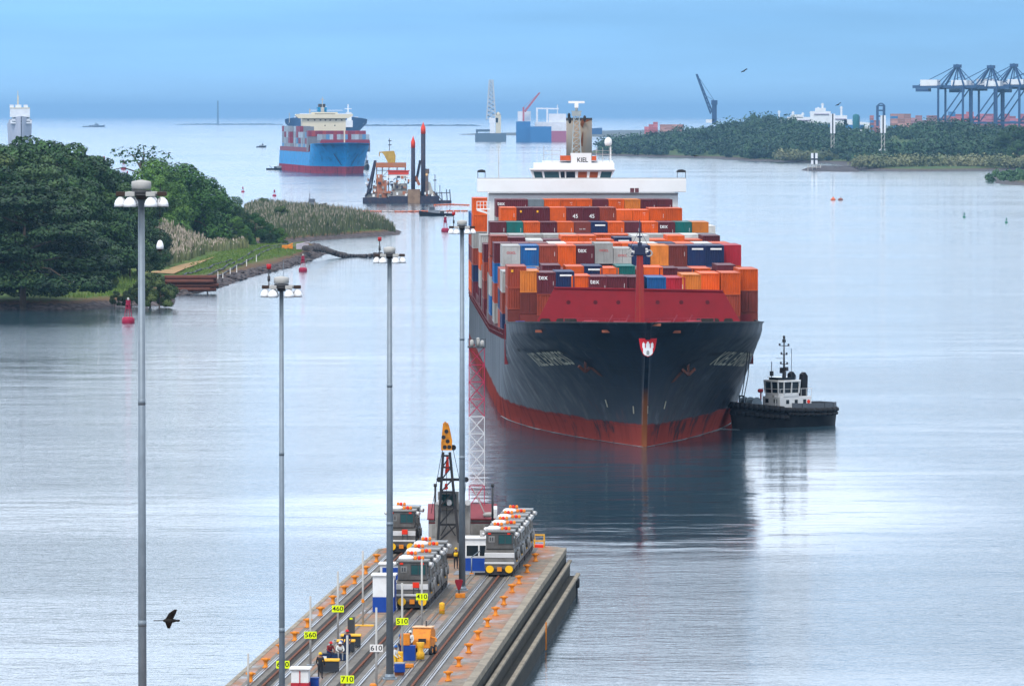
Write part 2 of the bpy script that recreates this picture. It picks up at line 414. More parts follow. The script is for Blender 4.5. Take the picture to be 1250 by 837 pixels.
islet_px = [(1203, 217), (1212, 221.5), (1216, 224), (1236, 226), (1300, 229), (1400, 226), (1400, 214), (1300, 212), (1215, 214)]
islet_poly = [at(*p) for p in islet_px]
h_islet = lambda X, Y, D: np.where(D < 0, np.maximum(D * .1, -2.5), np.minimum(D * .12, 2.4) + (vnoise(X, Y, 9, 14) - .5) * .8)
hi_ = terrain('spit', islet_poly, 9.0, h_islet, ground_r)
jetty_px = [(977, 208), (990, 209), (1048, 210), (1052, 206), (1000, 206.2), (985, 206.8)]
terrain('rocky_point', [at(*p) for p in jetty_px], 4.0, lambda X, Y, D: np.where(D < 0, np.maximum(D * .2, -2.5), np.minimum(D * .2, 1.0) + vnoise(X, Y, 4, 6) * 1.6 * np.clip(D / 5, 0, 1)), M('jetty_rock', (.07, .06, .06), .9, amt=.6, scale=.3))
port_px = [(560, 164.5), (700, 166.5), (760, 168), (1100, 165), (1400, 165), (1400, 158), (1000, 158.5), (720, 160.5), (640, 163.4), (560, 163.9)]
h_port = lambda X, Y, D: np.where(D < 0, np.maximum(D * .03, -2.5), np.minimum(D * .05, 3.0))
terrain('far_shore', [at(*p) for p in port_px], 60.0, h_port, M('far_quay', (.10, .11, .10), .9, amt=.5, scale=.01))

# dirt path on the grass bank
mb = MB(); pts = [(194, 333.5), (212, 329.5), (231, 324), (246, 318.5), (258, 314.5)]
rows = []
for (px, py), w in zip(pts, (3.2, 2.4, 1.7, 1.3, .8)):
    c = at(px, py, 2.3); rows.append([(c.x + k * w, c.y + k * 3, hl(c.x + k * w, c.y + k * 3) + .22) for k in (-1, -.4, .4, 1)])
tag(mb.grid(rows).build('path', M('dirt_path', (.36, .23, .11), .95, amt=.5, scale=.8)), kind='structure')

# breakwaters far out
for k, (x0, x1, y, hgt) in enumerate(((213, 346, 152.4, 4.5), (428, 588, 153.8, 5.0))):
    a, b = at(x0, y), at(x1, y); mb = MB(); n = 60; P = []
    for i in range(n + 1):
        t = i / n; c = a.lerp(b, t); hh = hgt * (.6 + .5 * random.random()) * min(1, 8 * t + .25, 8 * (1 - t) + .25)
        P.append([(c.x, c.y - 12, -1), (c.x, c.y - 3, hh), (c.x, c.y + 3, hh * .95), (c.x, c.y + 14, -1)])
    mb.grid(P)
    tag(mb.build('breakwater', M('breakwater_rock', (.035, .045, .05), .9)), ['long low rock breakwater on the horizon left of the pale blue ship', 'long low rock breakwater on the horizon between blue ship and drilling rig'][k], 'breakwater')
# ------------------------------------------------------------------ vegetation
def leaf_mat(name, c_dark, c_light, scale=.35, rnd=.38):
    m = bpy.data.materials.new(name); m.use_nodes = True
    nt = m.node_tree; N = nt.nodes; L = nt.links; b = N['Principled BSDF']; b.inputs['Roughness'].default_value = .6; b.inputs['Specular IOR Level'].default_value = .25
    g = N.new('ShaderNodeNewGeometry'); n = N.new('ShaderNodeTexNoise'); n.inputs['Scale'].default_value = scale; n.inputs['Detail'].default_value = 4
    L.new(g.outputs['Position'], n.inputs['Vector'])
    mr = N.new('ShaderNodeMapRange'); mr.inputs['From Min'].default_value = .36; mr.inputs['From Max'].default_value = .66; L.new(n.outputs['Fac'], mr.inputs['Value'])
    mx = N.new('ShaderNodeMix'); mx.data_type = 'RGBA'; mx.inputs['A'].default_value = (*c_dark, 1); mx.inputs['B'].default_value = (*c_light, 1); L.new(mr.outputs[0], mx.inputs['Factor'])
    oi = N.new('ShaderNodeObjectInfo'); r2 = N.new('ShaderNodeMapRange'); r2.inputs['To Min'].default_value = 1 - rnd; r2.inputs['To Max'].default_value = 1 + rnd; L.new(oi.outputs['Random'], r2.inputs['Value'])
    hs = N.new('ShaderNodeHueSaturation'); r3 = N.new('ShaderNodeMapRange'); r3.inputs['To Min'].default_value = .515; r3.inputs['To Max'].default_value = .475; L.new(oi.outputs['Random'], r3.inputs['Value']); L.new(r3.outputs[0], hs.inputs['Hue']); L.new(r2.outputs[0], hs.inputs['Value']); L.new(mx.outputs['Result'], hs.inputs['Color'])
    L.new(hs.outputs[0], b.inputs['Base Color'])
    return m
bark = M('bark', (.10, .075, .055), .9, amt=.6, scale=2)
lf_dark = leaf_mat('leaves_dark', (.009, .032, .012), (.040, .105, .028))
lf_mid = leaf_mat('leaves_mid', (.018, .066, .012), (.070, .175, .030))
lf_olive = leaf_mat('leaves_olive', (.018, .048, .012), (.075, .115, .035))
lf_grey = leaf_mat('leaves_grey_green', (.010, .036, .014), (.050, .105, .036))

def leaf_quads(mb, P, Nn, size, r, droop=0.0, aspect=1.35):
    n = len(P)
    rd = r.normal(size=(n, 3)); Nn = Nn + rd * .55; Nn /= np.linalg.norm(Nn, axis=1)[:, None]
    t = np.cross(Nn, r.normal(size=(n, 3))); t /= np.linalg.norm(t, axis=1)[:, None] + 1e-9
    b = np.cross(Nn, t); s = size * r.uniform(.55, 1.35, n)[:, None]
    t = t * s * .5 * aspect; b = b * s * .5
    k = len(mb.v)
    Q = np.stack([P - t, P - b * .9 + t * .1, P + t, P + b * .9 + t * .1], 1).reshape(-1, 3)
    mb.v += [tuple(q) for q in Q]
    for i in range(n): mb.face((k + 4 * i, k + 4 * i + 1, k + 4 * i + 2, k + 4 * i + 3))
def crown_pts(lobes, n, r, shell=.62):
    vol = np.array([(l[1][0] * l[1][1] * l[1][2]) ** .67 for l in lobes]); cnt = np.maximum((vol / vol.sum() * n).astype(int), 8)
    PP, NN = [], []
    for (c, rad), m in zip(lobes, cnt):
        d = r.normal(size=(m * 2, 3)); d /= np.linalg.norm(d, axis=1)[:, None]
        d = d[d[:, 2] > -.75][:m]
        rr = shell + (1 - shell) * r.random(len(d)) ** .5
        # clumps: pull leaves towards a few twig directions so that the outline is uneven
        tw = r.normal(size=(26, 3)); tw /= np.linalg.norm(tw, axis=1)[:, None]
        cl = (d @ tw.T).max(1); rr = rr * (.80 + .26 * np.clip((cl - .72) / .25, 0, 1))
        P = np.array(c) + d * rr[:, None] * np.array(rad)
        nn = d / np.array(rad); nn /= np.linalg.norm(nn, axis=1)[:, None]; nn[:, 2] += .35
        PP.append(P); NN.append(nn)
    return np.concatenate(PP), np.concatenate(NN)
def tree_kind(seed, H, W, nl, n, leaf, size, flat=.7, trunk=.35, low=.25, layer=False, droop=0):
    r = np.random.default_rng(seed); lobes = []
    for i in range(nl):
        a = i * 2.4 + r.uniform(-.4, .4); f = (i + .5) / nl
        z = H * (low + (1 - low - .12) * f); rad = W / 2 * (1 - f ** 2.2 * .75) * r.uniform(.55, 1.0)
        if i == nl - 1: rad = 0
        s = W * r.uniform(.13, .23) * (1 - .25 * f)
        lobes.append(((rad * math.cos(a), rad * math.sin(a), z), (s * 1.25, s * 1.25, s * (flat if not layer else .38))))
    mb = MB(); P, Nn = crown_pts(lobes, n, r); leaf_quads(mb, P, Nn, size, r)
    crown = mb.mesh('crown', leaf, recalc=False)
    tb = MB(); tr = H * .018 + .12; top = Vector((r.uniform(-.4, .4), r.uniform(-.4, .4), H * .62))
    mid = Vector((r.uniform(-.3, .3), r.uniform(-.3, .3), H * trunk))
    tb.tube((0, 0, -1.5), mid, tr, tr * .75, 8); tb.tube(mid, top, tr * .75, tr * .3, 8)
    for c, rad in lobes:
        c = Vector(c); s = mid.lerp(top, min(1, max(0, (c.z - mid.z) / (top.z - mid.z) - .15))) if c.z > mid.z else mid * .9
        k = s.lerp(c, .55) + Vector((0, 0, .05 * H)); tb.tube(s, k, tr * .4, tr * .25, 6); tb.tube(k, c, tr * .25, tr * .08, 5)
    return crown, tb.mesh('trunk', bark), H
KIND = {
 'broad':  [tree_kind(101 + i, 20, 19, 15, 17000, lf_dark, .44, low=.18) for i in range(2)],
 'round':  [tree_kind(201 + i, 18, 16, 15, 14000, lf_mid, .42, low=.12, flat=.85) for i in range(2)],
 'layer':  [tree_kind(301 + i, 21, 21, 17, 17000, lf_grey, .43, low=.12, layer=True) for i in range(2)],
 'bush':   [tree_kind(401 + i, 6, 8, 8, 4500, lf_olive, .30, low=.10, trunk=.15) for i in range(2)],
 'olive':  [tree_kind(601, 17, 15, 13, 12000, lf_olive, .42, low=.15)],
 'thin':   [tree_kind(501, 16, 13, 9, 620, lf_dark, .42, low=.55, layer=True, trunk=.4)],
}
KNAME = {'broad': 'broadleaf_tree', 'round': 'rounded_tree', 'layer': 'spreading_tree', 'bush': 'bush', 'olive': 'broadleaf_tree', 'thin': 'sparse_tree'}
def plant(kind, x, y, z, h, label, group, wide=1.0, cat='tree'):
    cr, tk, H = random.choice(KIND[kind]); s = h / H
    e = thing(KNAME[kind], label, cat, (x, y, z - .2), random.uniform(0, 6.28), group)
    e.scale = (s * wide, s * wide, s)
    for nm, me in (('crown', cr), ('trunk', tk)):
        o = bpy.data.objects.new(nm, me); COL.objects.link(o); o.parent = e
    return e
def plant_px(kind, px, ytop, Y, label, group, wide=1.0, cat='tree'):
    x = (px - CX) / F * Y; z0 = max(hl(x, Y), .3); zt = atY(px, ytop, Y).z
    return plant(kind, x, Y, z0, max(zt - z0, 1.5), label, group, wide, cat)
GW = 'trees of the left shore wood'
KADJ = {'broad': 'dark dense broadleaf tree', 'round': 'bright green rounded tree', 'layer': 'grey-green tree with layered spreading boughs', 'olive': 'olive green broadleaf tree', 'bush': 'low bush', 'thin': 'thin tree'}
rows = [   # depth, row phrase, [(px, ytop, kind, wide)]
 (1262, 'front row', [(-8, 232, 'layer', 1.0), (28, 206, 'layer', 1.15), (66, 222, 'layer', 1.05), (98, 262, 'broad', .95), (126, 296, 'olive', .8)]),
 (1330, 'second row', [(2, 190, 'broad', 1.0), (48, 186, 'layer', 1.0), (88, 205, 'broad', 1.0), (116, 240, 'round', 1.0), (138, 262, 'broad', .9), (158, 282, 'olive', .9)]),
 (1410, 'third row', [(-6, 172, 'olive', 1.0), (30, 165, 'broad', 1.1), (70, 170, 'layer', .9), (104, 182, 'broad', .9), (128, 206, 'broad', .9), (150, 236, 'layer', .9), (168, 262, 'broad', 1.0)]),
 (1500, 'fourth row', [(8, 164, 'olive', .9), (34, 152, 'broad', 1.0), (62, 160, 'broad', .9), (90, 163, 'broad', .9), (114, 178, 'layer', .9), (136, 196, 'broad', .8), (158, 220, 'broad', .8)]),
]
for Y, ph, L_ in rows:
    for i, (px, yt, k, w) in enumerate(L_):
        Yj = Y + random.uniform(-18, 18) + (62 if px > 55 and Y < 1400 else 0)
        plant_px(k, px, yt, Yj, '%s, %s in the %s of the left wood' % (KADJ[k], ORD[i], ph), GW, w)
L_ = [(1560, 172, 228, 'broad', .9), (1600, 196, 208, 'round', 1.0), (1640, 190, 189, 'round', .95), (1660, 222, 196, 'round', 1.15), (1690, 252, 212, 'round', 1.0), (1720, 272, 230, 'broad', .9), (1650, 206, 250, 'broad', 1.0), (1670, 236, 246, 'layer', .9), (1700, 262, 252, 'broad', .9), (1580, 180, 262, 'olive', .9), (1740, 286, 246, 'broad', .9)]
for i, (Y, px, yt, k, w) in enumerate(L_):
    plant_px(k, px, yt, Y + 70, '%s, %s of the clump behind the bank' % (KADJ[k], ORD[i]), 'tree clump behind the grassy bank', w)
plant_px('thin', 176, 163, 1850, 'tall sparse tree with open flat boughs standing above the wood', None, 1.0)
bl = [(1755, 290, 262, 1.0, 'round'), (1790, 312, 256, 1.1, 'round'), (1800, 330, 270, 1.0, 'round'), (1745, 281, 268, .8, 'layer'), (1750, 302, 276, .9, 'round'), (1735, 288, 284, .9, 'bush'), (1770, 330, 282, .9, 'broad'), (1800, 342, 276, .9, 'round')]
for i, (Y, px, yt, w, k) in enumerate(bl):
    plant_px(k, px, yt, Y, 'dark green low bushy tree by the inlet, %s of its cluster' % ORD[i], 'bushy trees by the inlet', w)
for px, yt, Y, lab in ((346, 248, 2050, 'small dark tree standing alone among the pale reeds'), (320, 239, 2350, 'small palm-like tree on the far edge of the reeds'), (405, 253, 2300, 'low dark shrub at the reed edge beside the dark tug'), (420, 254, 2330, 'low dark shrub right of another shrub in front of the tug')):
    plant_px('bush', px, yt, Y, lab, None, .75, 'shrub')
bs = [(184, 328, 1262, .85), (195, 340, 1256, .7), (172, 340, 1256, .8), (160, 348, 1262, .7), (140, 352, 1264, .6)]
for i, (px, yt, Y, w) in enumerate(bs):
    plant_px('bush', px, yt, Y, 'olive reedy bush at the water edge behind the nearest lamp, %s of five' % ORD[i], 'bushes at the near water edge', w, 'bush')
bs = [(196, 306, 1600, .8), (222, 290, 1690, .9), (238, 286, 1730, 1.0), (182, 312, 1560, 1.0), (250, 290, 1750, .9), (186, 284, 1680, .8), (264, 290, 1790, .9)]
for i, (px, yt, Y, w) in enumerate(bs):
    plant_px('bush', px, yt, Y, 'green bush half hidden in the tall plumed grass, %s along the slope' % ORD[i], 'bushes in the plumed grass', w, 'bush')

# reeds and tall plumed grass: nobody could count the stems
def stems(name, spots, mats, label, pl=.2):
    mb = MB(); r = np.random.default_rng(5)
    for x, y, z, h in spots:
        a = r.uniform(0, 6.28); lean = r.uniform(0, .28) * h; w = .11 + .05 * h * .3
        dx, dy = math.cos(a), math.sin(a); tx, ty = -dy * w, dx * w
        mb.cm = 0
        m = (x + dx * lean * .35, y + dy * lean * .35, z + h * .62); t = (x + dx * lean, y + dy * lean, z + h)
        mb.quad((x - tx, y - ty, z - .3), (x + tx, y + ty, z - .3), (m[0] + tx, m[1] + ty, m[2]), (m[0] - tx, m[1] - ty, m[2]))
        mb.quad((m[0] - tx, m[1] - ty, m[2]), (m[0] + tx, m[1] + ty, m[2]), t)
        if r.random() < pl:
            mb.cm = 1; p = .09 + .08 * r.random(); u = (t[0] - dx * .1, t[1] - dy * .1, t[2] - h * .20)
            mb.quad((u[0] - p * dy, u[1] + p * dx, u[2]), (t[0], t[1], t[2] - h * .05), (u[0] + p * dy, u[1] - p * dx, u[2] + .1), (u[0], u[1], u[2] - h * .06))
            mb.quad((u[0], u[1], u[2] - h * .03), (u[0] + p, u[1], u[2] + h * .08), (t[0], t[1], t[2] + h * .06), (u[0] - p, u[1], u[2] + h * .08))
    o = mb.build(name, mats, recalc=False); tag(o, label, 'grass', kind='stuff')
reed_g = leaf_mat('reed_blades', (.070, .095, .045), (.15, .165, .075), .2); plume = leaf_mat('reed_plumes', (.30, .25, .19), (.50, .43, .36), .3)
def inside(poly, x, y):
    return poly_dist([(p.x, p.y) for p in poly], np.array([[x]], float), np.array([[y]], float))[0, 0]
def scatter(px_poly, n, h0, h1, ter):
    poly = [at(*p) for p in px_poly]; P = np.array([(p.x, p.y) for p in poly]); lo, hi = P.min(0), P.max(0); out = []
    X = rng.uniform(lo[0], hi[0], n * 8); Y = rng.uniform(lo[1], hi[1], n * 8)
    D = poly_dist(P, X[None], Y[None])[0]; k = 0
    for x, y, d in zip(X, Y, D):
        if d > 0 and k < n:
            z = ter(x, y)
            if z > .25: out.append((x, y, z, rng.uniform(h0, h1) * (.55 + .45 * min(1, d / 6)))); k += 1
    return out
reeds = scatter([(322, 298), (360, 295.5), (395, 292), (430, 289.3), (462, 287), (484, 285.5), (476, 279.5), (445, 273), (400, 268), (350, 263), (300, 260), (296, 272)], 9000, 3.0, 5.2, hl)
stems('reeds', reeds, [reed_g, plume], 'dense bank of pale plumed reeds on the tongue of land beyond the inlet')
def slope(pixpoly, n, h0, h1):                            # stems standing on the bank where the ground shows in that patch
    Pp = np.array(pixpoly, float); lo, hi = Pp.min(0), Pp.max(0); out = []
    while len(out) < n:
        px, py = rng.uniform(lo[0], hi[0]), rng.uniform(lo[1], hi[1])
        if poly_dist(Pp, np.array([[px]]), np.array([[py]]))[0, 0] < 0: continue
        d = ray(px, py); t = 1380.0; hit = None
        while t < 1900:
            x, y, z = d.x * t / d.y, t, EYE + d.z * t / d.y
            if z <= hl(x, y): hit = (x, y, hl(x, y)); break
            t += 12
        if hit: out.append((hit[0] + rng.uniform(-.4, .4), hit[1] + rng.uniform(-5, 5), hit[2], rng.uniform(h0, h1)))
        elif rng.random() < .01: break
    return out
gr = slope([(166, 316), (187, 304), (198, 288), (219, 291), (248, 298), (251, 311), (233, 318), (195, 328), (166, 328)], 3600, 1.8, 4.0)
gr2 = slope([(248, 299), (298, 300), (303, 304), (254, 309)], 1200, 1.6, 3.0)
stems('reeds', gr2, [reed_g, plume], 'band of green reedy grass behind the lawn below the dark trees', .12)
stems('plumed_grass', gr, [reed_g, plume], 'tall plumed grass on the slope beside the dirt path', .5)
tuft = scatter([(50, 375), (110, 373), (165, 369), (168, 346), (100, 344), (50, 350)], 3000, .6, 1.6, hl) + scatter([(206, 352), (250, 343), (300, 330), (355, 318), (372, 312), (330, 305), (270, 318), (240, 330)], 5000, .3, .8, hl)
gm = leaf_mat('short_grass', (.065, .14, .022), (.12, .18, .04), .25)
stems('grass', tuft, [gm, gm], 'short bright grass on the left bank')

# far wood on the right shore: one mass of crowns
def wood(name, spots, label, mat, size, n_each):
    mb = MB(); r = np.random.default_rng(21)
    for x, y, z, w, h in spots:
        lob = [((x + r.uniform(-.25, .25) * w, y + r.uniform(-.25, .25) * w, z + h * r.uniform(.35, .8)), (w * r.uniform(.3, .5), w * r.uniform(.3, .5), h * r.uniform(.28, .42))) for _ in range(3)]
        P, Nn = crown_pts(lob, n_each, r, .7); leaf_quads(mb, P, Nn, size, r)
    tag(mb.build(name, mat, recalc=False), label, 'wood', kind='stuff')
lf_far = leaf_mat('far_leaves', (.012, .045, .022), (.050, .115, .045), .03)
lf_far2 = leaf_mat('far_reeds', (.050, .085, .035), (.17, .18, .09), .03)
P = np.array([(p.x, p.y) for p in right_poly]); spots = []
for _ in range(5200):
    px = rng.uniform(735, 1330); Y = float(np.interp(px, [745, 1000, 1050, 1330], [5800, 4950, 4330, 4330])) + 1500 * rng.random() ** 1.9; x = (px - CX) / F * Y
    spots.append((x, Y))
X = np.array([s[0] for s in spots]); Y = np.array([s[1] for s in spots]); D = poly_dist(P, X[None], Y[None])[0]
H = h_right(X[None], Y[None], D[None])[0]; sp = []
for x, y, d, z in zip(X, Y, D, H):
    px = CX + x / y * F; py = YH + (EYE - z) / y * F
    if d < 6: continue
    if 1040 < px < 1260 and y < 4425: continue                      # pale reeds in front there
    if 1082 < px < 1128 and 172 < py < 186 : continue
    h = rng.uniform(4, 8) + 8 * rng.random() ** 3; sp.append((x, y, z, h * rng.uniform(.9, 1.4), h))
sp = sp[:3300]
wood('wood', sp, 'far wooded hills along the right shore, blue with distance', lf_far, 1.9, 70)
sp2 = []
for _ in range(700):
    px = rng.choice([rng.uniform(950, 1042), rng.uniform(1042, 1262)], p=[.25, .75]); p = at(px, 208 if px > 1042 else 198.5)
    x, y = p.x, p.y + rng.uniform(-4, 90 if px > 1042 else 60); x = (px - CX) / F * y; sp2.append((x, y, 1.2, rng.uniform(6, 11), rng.uniform(5, 10)))
wood('shore_reeds', sp2, 'pale reeds and scrub along the far right shoreline', lf_far2, 1.4, 44)
sp3 = []
for _ in range(160):
    px = rng.uniform(1207, 1330); p = at(px, rng.uniform(216, 224.5)); sp3.append((p.x, p.y, max(.3, hi_(p.x, p.y)), rng.uniform(3, 5), rng.uniform(2, 4.2)))
lf_spit = leaf_mat('spit_scrub', (.025, .07, .025), (.06, .14, .045), .05)
wood('scrub', sp3, 'green scrub on the low spit at the right edge', lf_spit, 1.2, 60)
for i, (px, yt, Yy, w) in enumerate(((1236, 148, 4480, 1.0), (1262, 140, 4420, 1.0), (1243, 168, 4400, .9))):
    x = (px - CX) / F * Yy; zt = atY(px, yt, Yy).z; z0 = h_right(np.array([[x]]), np.array([[Yy]]), poly_dist(P, np.array([[x]]), np.array([[Yy]])))[0, 0]
    plant('broad', x, Yy, z0, max(zt - z0, 8), 'tall dark tree at the right end of the far shore, %s from the left' % ORD[i], 'tall trees at the far right end', w)
# ------------------------------------------------------------------ approach wall between the two lanes
PT = 3.5                                             # level of the wall top
PA = math.atan(.0564); PW = 15.2
def XR(Y): return 4.05 + .0564 * (Y - 504)
def pw(w, Y, z=PT): return Vector((XR(Y) + w, Y, z))
def ppx(px, py, z=PT): return at(px, py, z)
def concrete():
    m = bpy.data.materials.new('wall_concrete'); m.use_nodes = True
    nt = m.node_tree; N = nt.nodes; L = nt.links; b = N['Principled BSDF']
    t = N.new('ShaderNodeTexCoord'); sp = N.new('ShaderNodeSeparateXYZ'); L.new(t.outputs['Object'], sp.inputs[0])
    def noise(scale, st, det=6, r=.65):
        mp = N.new('ShaderNodeMapping'); mp.inputs['Scale'].default_value = st; L.new(t.outputs['Object'], mp.inputs[0])
        n = N.new('ShaderNodeTexNoise'); n.inputs['Scale'].default_value = scale; n.inputs['Detail'].default_value = det; n.inputs['Roughness'].default_value = r; L.new(mp.outputs[0], n.inputs['Vector']); return n.outputs['Fac']
    def mr(v, a, c, lo=0, hi=1):
        x = N.new('ShaderNodeMapRange'); x.inputs['From Min'].default_value = a; x.inputs['From Max'].default_value = c; x.inputs['To Min'].default_value = lo; x.inputs['To Max'].default_value = hi; L.new(v, x.inputs['Value']); return x.outputs[0]
    def mth(op, a, c):
        x = N.new('ShaderNodeMath'); x.operation = op
        for i, v in enumerate((a, c)):
            if isinstance(v, (int, float)): x.inputs[i].default_value = v
            else: L.new(v, x.inputs[i])
        return x.outputs[0]
    def mix(a, c, f):
        x = N.new('ShaderNodeMix'); x.data_type = 'RGBA'
        for k, v in (('A', a), ('B', c)):
            if isinstance(v, tuple): x.inputs[k].default_value = (*v, 1)
            else: L.new(v, x.inputs[k])
        L.new(f, x.inputs['Factor']); return x.outputs['Result']
    big = noise(.28, (1, .45, 1)); fine = noise(2.2, (1, .8, 1)); wet = noise(.22, (1.1, .55, 1), 5, .6); streak = noise(.9, (.35, 2.2, 1), 5, .7)
    base = mix((.13, .10, .068), (.29, .235, .17), mr(fine, .36, .66))
    base = mix(base, (.05, .042, .036), mr(streak, .48, .66, 0, .8))
    # rust ground off the bollards and rails: two bands along the edges
    x = sp.outputs['X']
    d1 = mr(mth('ABSOLUTE', mth('ADD', x, 2.0), 0), 0, 1.5, 1, 0); d2 = mr(mth('ABSOLUTE', mth('ADD', x, 13.9), 0), 0, 1.2, 1, 0)
    band = mth('ADD', d1, d2)
    rust = mth('MULTIPLY', mr(big, .42, .54), mth('ADD', mth('MULTIPLY', band, 1.0), .38))
    base = mix(base, (.40, .13, .03), rust)
    wetf = mr(wet, .50, .62)
    base = mix(base, (.045, .045, .05), mth('MULTIPLY', wetf, .55))
    L.new(base, b.inputs['Base Color'])
    L.new(mr(wetf, 0, 1, .75, .30), b.inputs['Roughness'])
    bp = N.new('ShaderNodeBump'); bp.inputs['Strength'].default_value = .25; bp.inputs['Distance'].default_value = .03; L.new(fine, bp.inputs['Height']); L.new(bp.outputs[0], b.inputs['Normal'])
    return m
conc = concrete()
edge_c = M('edge_concrete', (.30, .26, .20), .8, dirt=(.12, .10, .08), amt=.75, scale=.9, stretch=(1, .6, 1.4))
moss = M('wet_moss_wall', (.020, .018, .013), .7, dirt=(.055, .05, .03), amt=.8, scale=.7, stretch=(1, .5, 2))
rail_m = M('rail_steel', (.34, .35, .37), .32, .7, dirt=(.14, .11, .09), amt=.5, scale=1.2, stretch=(1, .15, 1))
slot_m = M('rack_slot', (.022, .020, .018), .8, dirt=(.06, .05, .04), amt=.6, scale=2)
conc_l = M('track_concrete', (.17, .155, .135), .7, dirt=(.06, .05, .042), amt=.7, scale=1.0, stretch=(1, .2, 1))
wall = thing('approach_wall', 'long concrete lock approach wall with three rack railway tracks on top', 'lock wall', (XR(504), 504, PT), -PA)
def wy(Y): return (Y - 504) / math.cos(PA)            # local y of depth Y
Y0, Y1 = wy(292), wy(512)
cw = math.cos(PA)
top_poly = [(-.02, Y0), (-.02, Y1 - 2.2), (-.9, Y1 - .3), (-2.2, Y1 + .4), (-13.4, Y1 + .4), (-14.4, Y1 - .9), (-15.15, Y1 - 4.0), (-15.15, Y0)]
MB().prism([(a * cw, b) for a, b in top_poly], -8, 0, 'xy').build('deck', conc, wall)
ed = MB()
ed.bx(-.50 * cw, .10, Y0, Y1 - 2.2, -.45, .045)                                  # coping, right
ed.bx(-15.3 * cw, -14.95 * cw, Y0, Y1 - 4, -.5, .04)
ed.build('coping', edge_c, wall, bevel=.05)
MB().bx(.0, .42, Y0, Y1 - 3.0, -8, -1.12).build('ledge', moss, wall); MB().bx(.42, 1.12, Y0, Y1 - 4.2, -8, -2.1).build('ledge', moss, wall)
MB().bx(.28, .56, Y0, Y1 - 2.8, -1.115, -.90).build('ledge_kerb', edge_c, wall, bevel=.04); MB().bx(.98, 1.30, Y0, Y1 - 4.0, -2.095, -1.88).build('ledge_kerb', edge_c, wall, bevel=.04)
wf = MB(); wf.bx(.003, .09, Y0, Y1 - 2.4, -1.115, -.46); wf.build('wall_face', moss, wall)
def track(w0, w1, yend, name='track'):
    """two running rails on light concrete strips with a dark rack slot between"""
    t = MB(); c = (w0 + w1) / 2
    t.bx(w0 - .55, w1 + .55, Y0, yend, 0, .006); tr = t.build(name, conc_l, wall)
    r_ = MB()
    for w in (w0, w1):
        r_.bx(w - .05, w + .05, Y0, yend, .006, .09); r_.bx(w - .22, w - .16, Y0, yend, .006, .05)
    r_.build('rail', rail_m, tr)
    s_ = MB(); s_.bx(c - .42, c + .42, Y0, yend, .006, .012); s_.build('rack_bed', slot_m, tr)
    k_ = MB(); k_.bx(c - .07, c + .07, Y0, yend, .012, .10); k_.build('rack_rail', rustm, tr)
track(-4.45, -2.75, Y1 - .5); track(-9.0, -6.9, wy(470)); track(-13.75, -12.0, Y1 - 1)
cab = MB()
for k, w in enumerate((-5.6, -10.6, -11.1, -5.95)): cab.bx(w - .09, w + .09, Y0, wy(480), .008, .035 + .004 * k)
cab.build('cable_duct', conc_l, wall)
jt = MB()
for k in range(18): jt.bx(-15.0 * cw, -.52, Y0 + 8 + k * 12.2, Y0 + 8.07 + k * 12.2, 0, .003)
jt.build('expansion_joint', slot_m, wall)
# upper lock wall behind (below the frame) that carries the nearest lamp
up = MB(); up.bx(-26, 2, 195, 290, -6, 10)
tag(up.build('lock_wall', conc), 'higher concrete lock wall nearest the viewer, below the frame', 'lock wall')

# ------------------------------------------------------------------ bollards
def bollard(): 
    mb = MB(); mb.lathe([(.28, 0), (.30, .05), (.17, .10), (.15, .30), (.24, .38), (.30, .43), (.28, .50), (.10, .53)], n=12)
    mb.box((0, 0, .455), (.78, .16, .09)); return mb.mesh('bollard', orange_p)
bm_ = bollard()
right_b = [(1010, 108), (962, 173), (915, 238), (875, 288), (828, 358), (780, 421), (733, 486), (678, 560), (625, 636), (567, 714), (507, 798)]
left_b = [(897, 112), (835, 182), (771, 238), (711, 297), (645, 355), (573, 422), (499, 490), (425, 567), (342, 640), (257, 722), (170, 806)]
for side, L_ in (('right', right_b), ('left', left_b)):
    for i, (a, b) in enumerate(L_):
        p = ppx((440 if side == 'right' else 270) + a / 4.727, 660 + b / 4.727 + 2)
        o = bpy.data.objects.new('bollard', bm_); COL.objects.link(o); o.location = p; o.rotation_euler = (0, 0, -PA); o.scale = (.78, .78, 1.25)
        tag(o, 'orange mooring bollard on the %s edge of the lock wall, %s from the far end' % (side, ORD[i]), 'bollard', 'orange bollards along the lock wall')

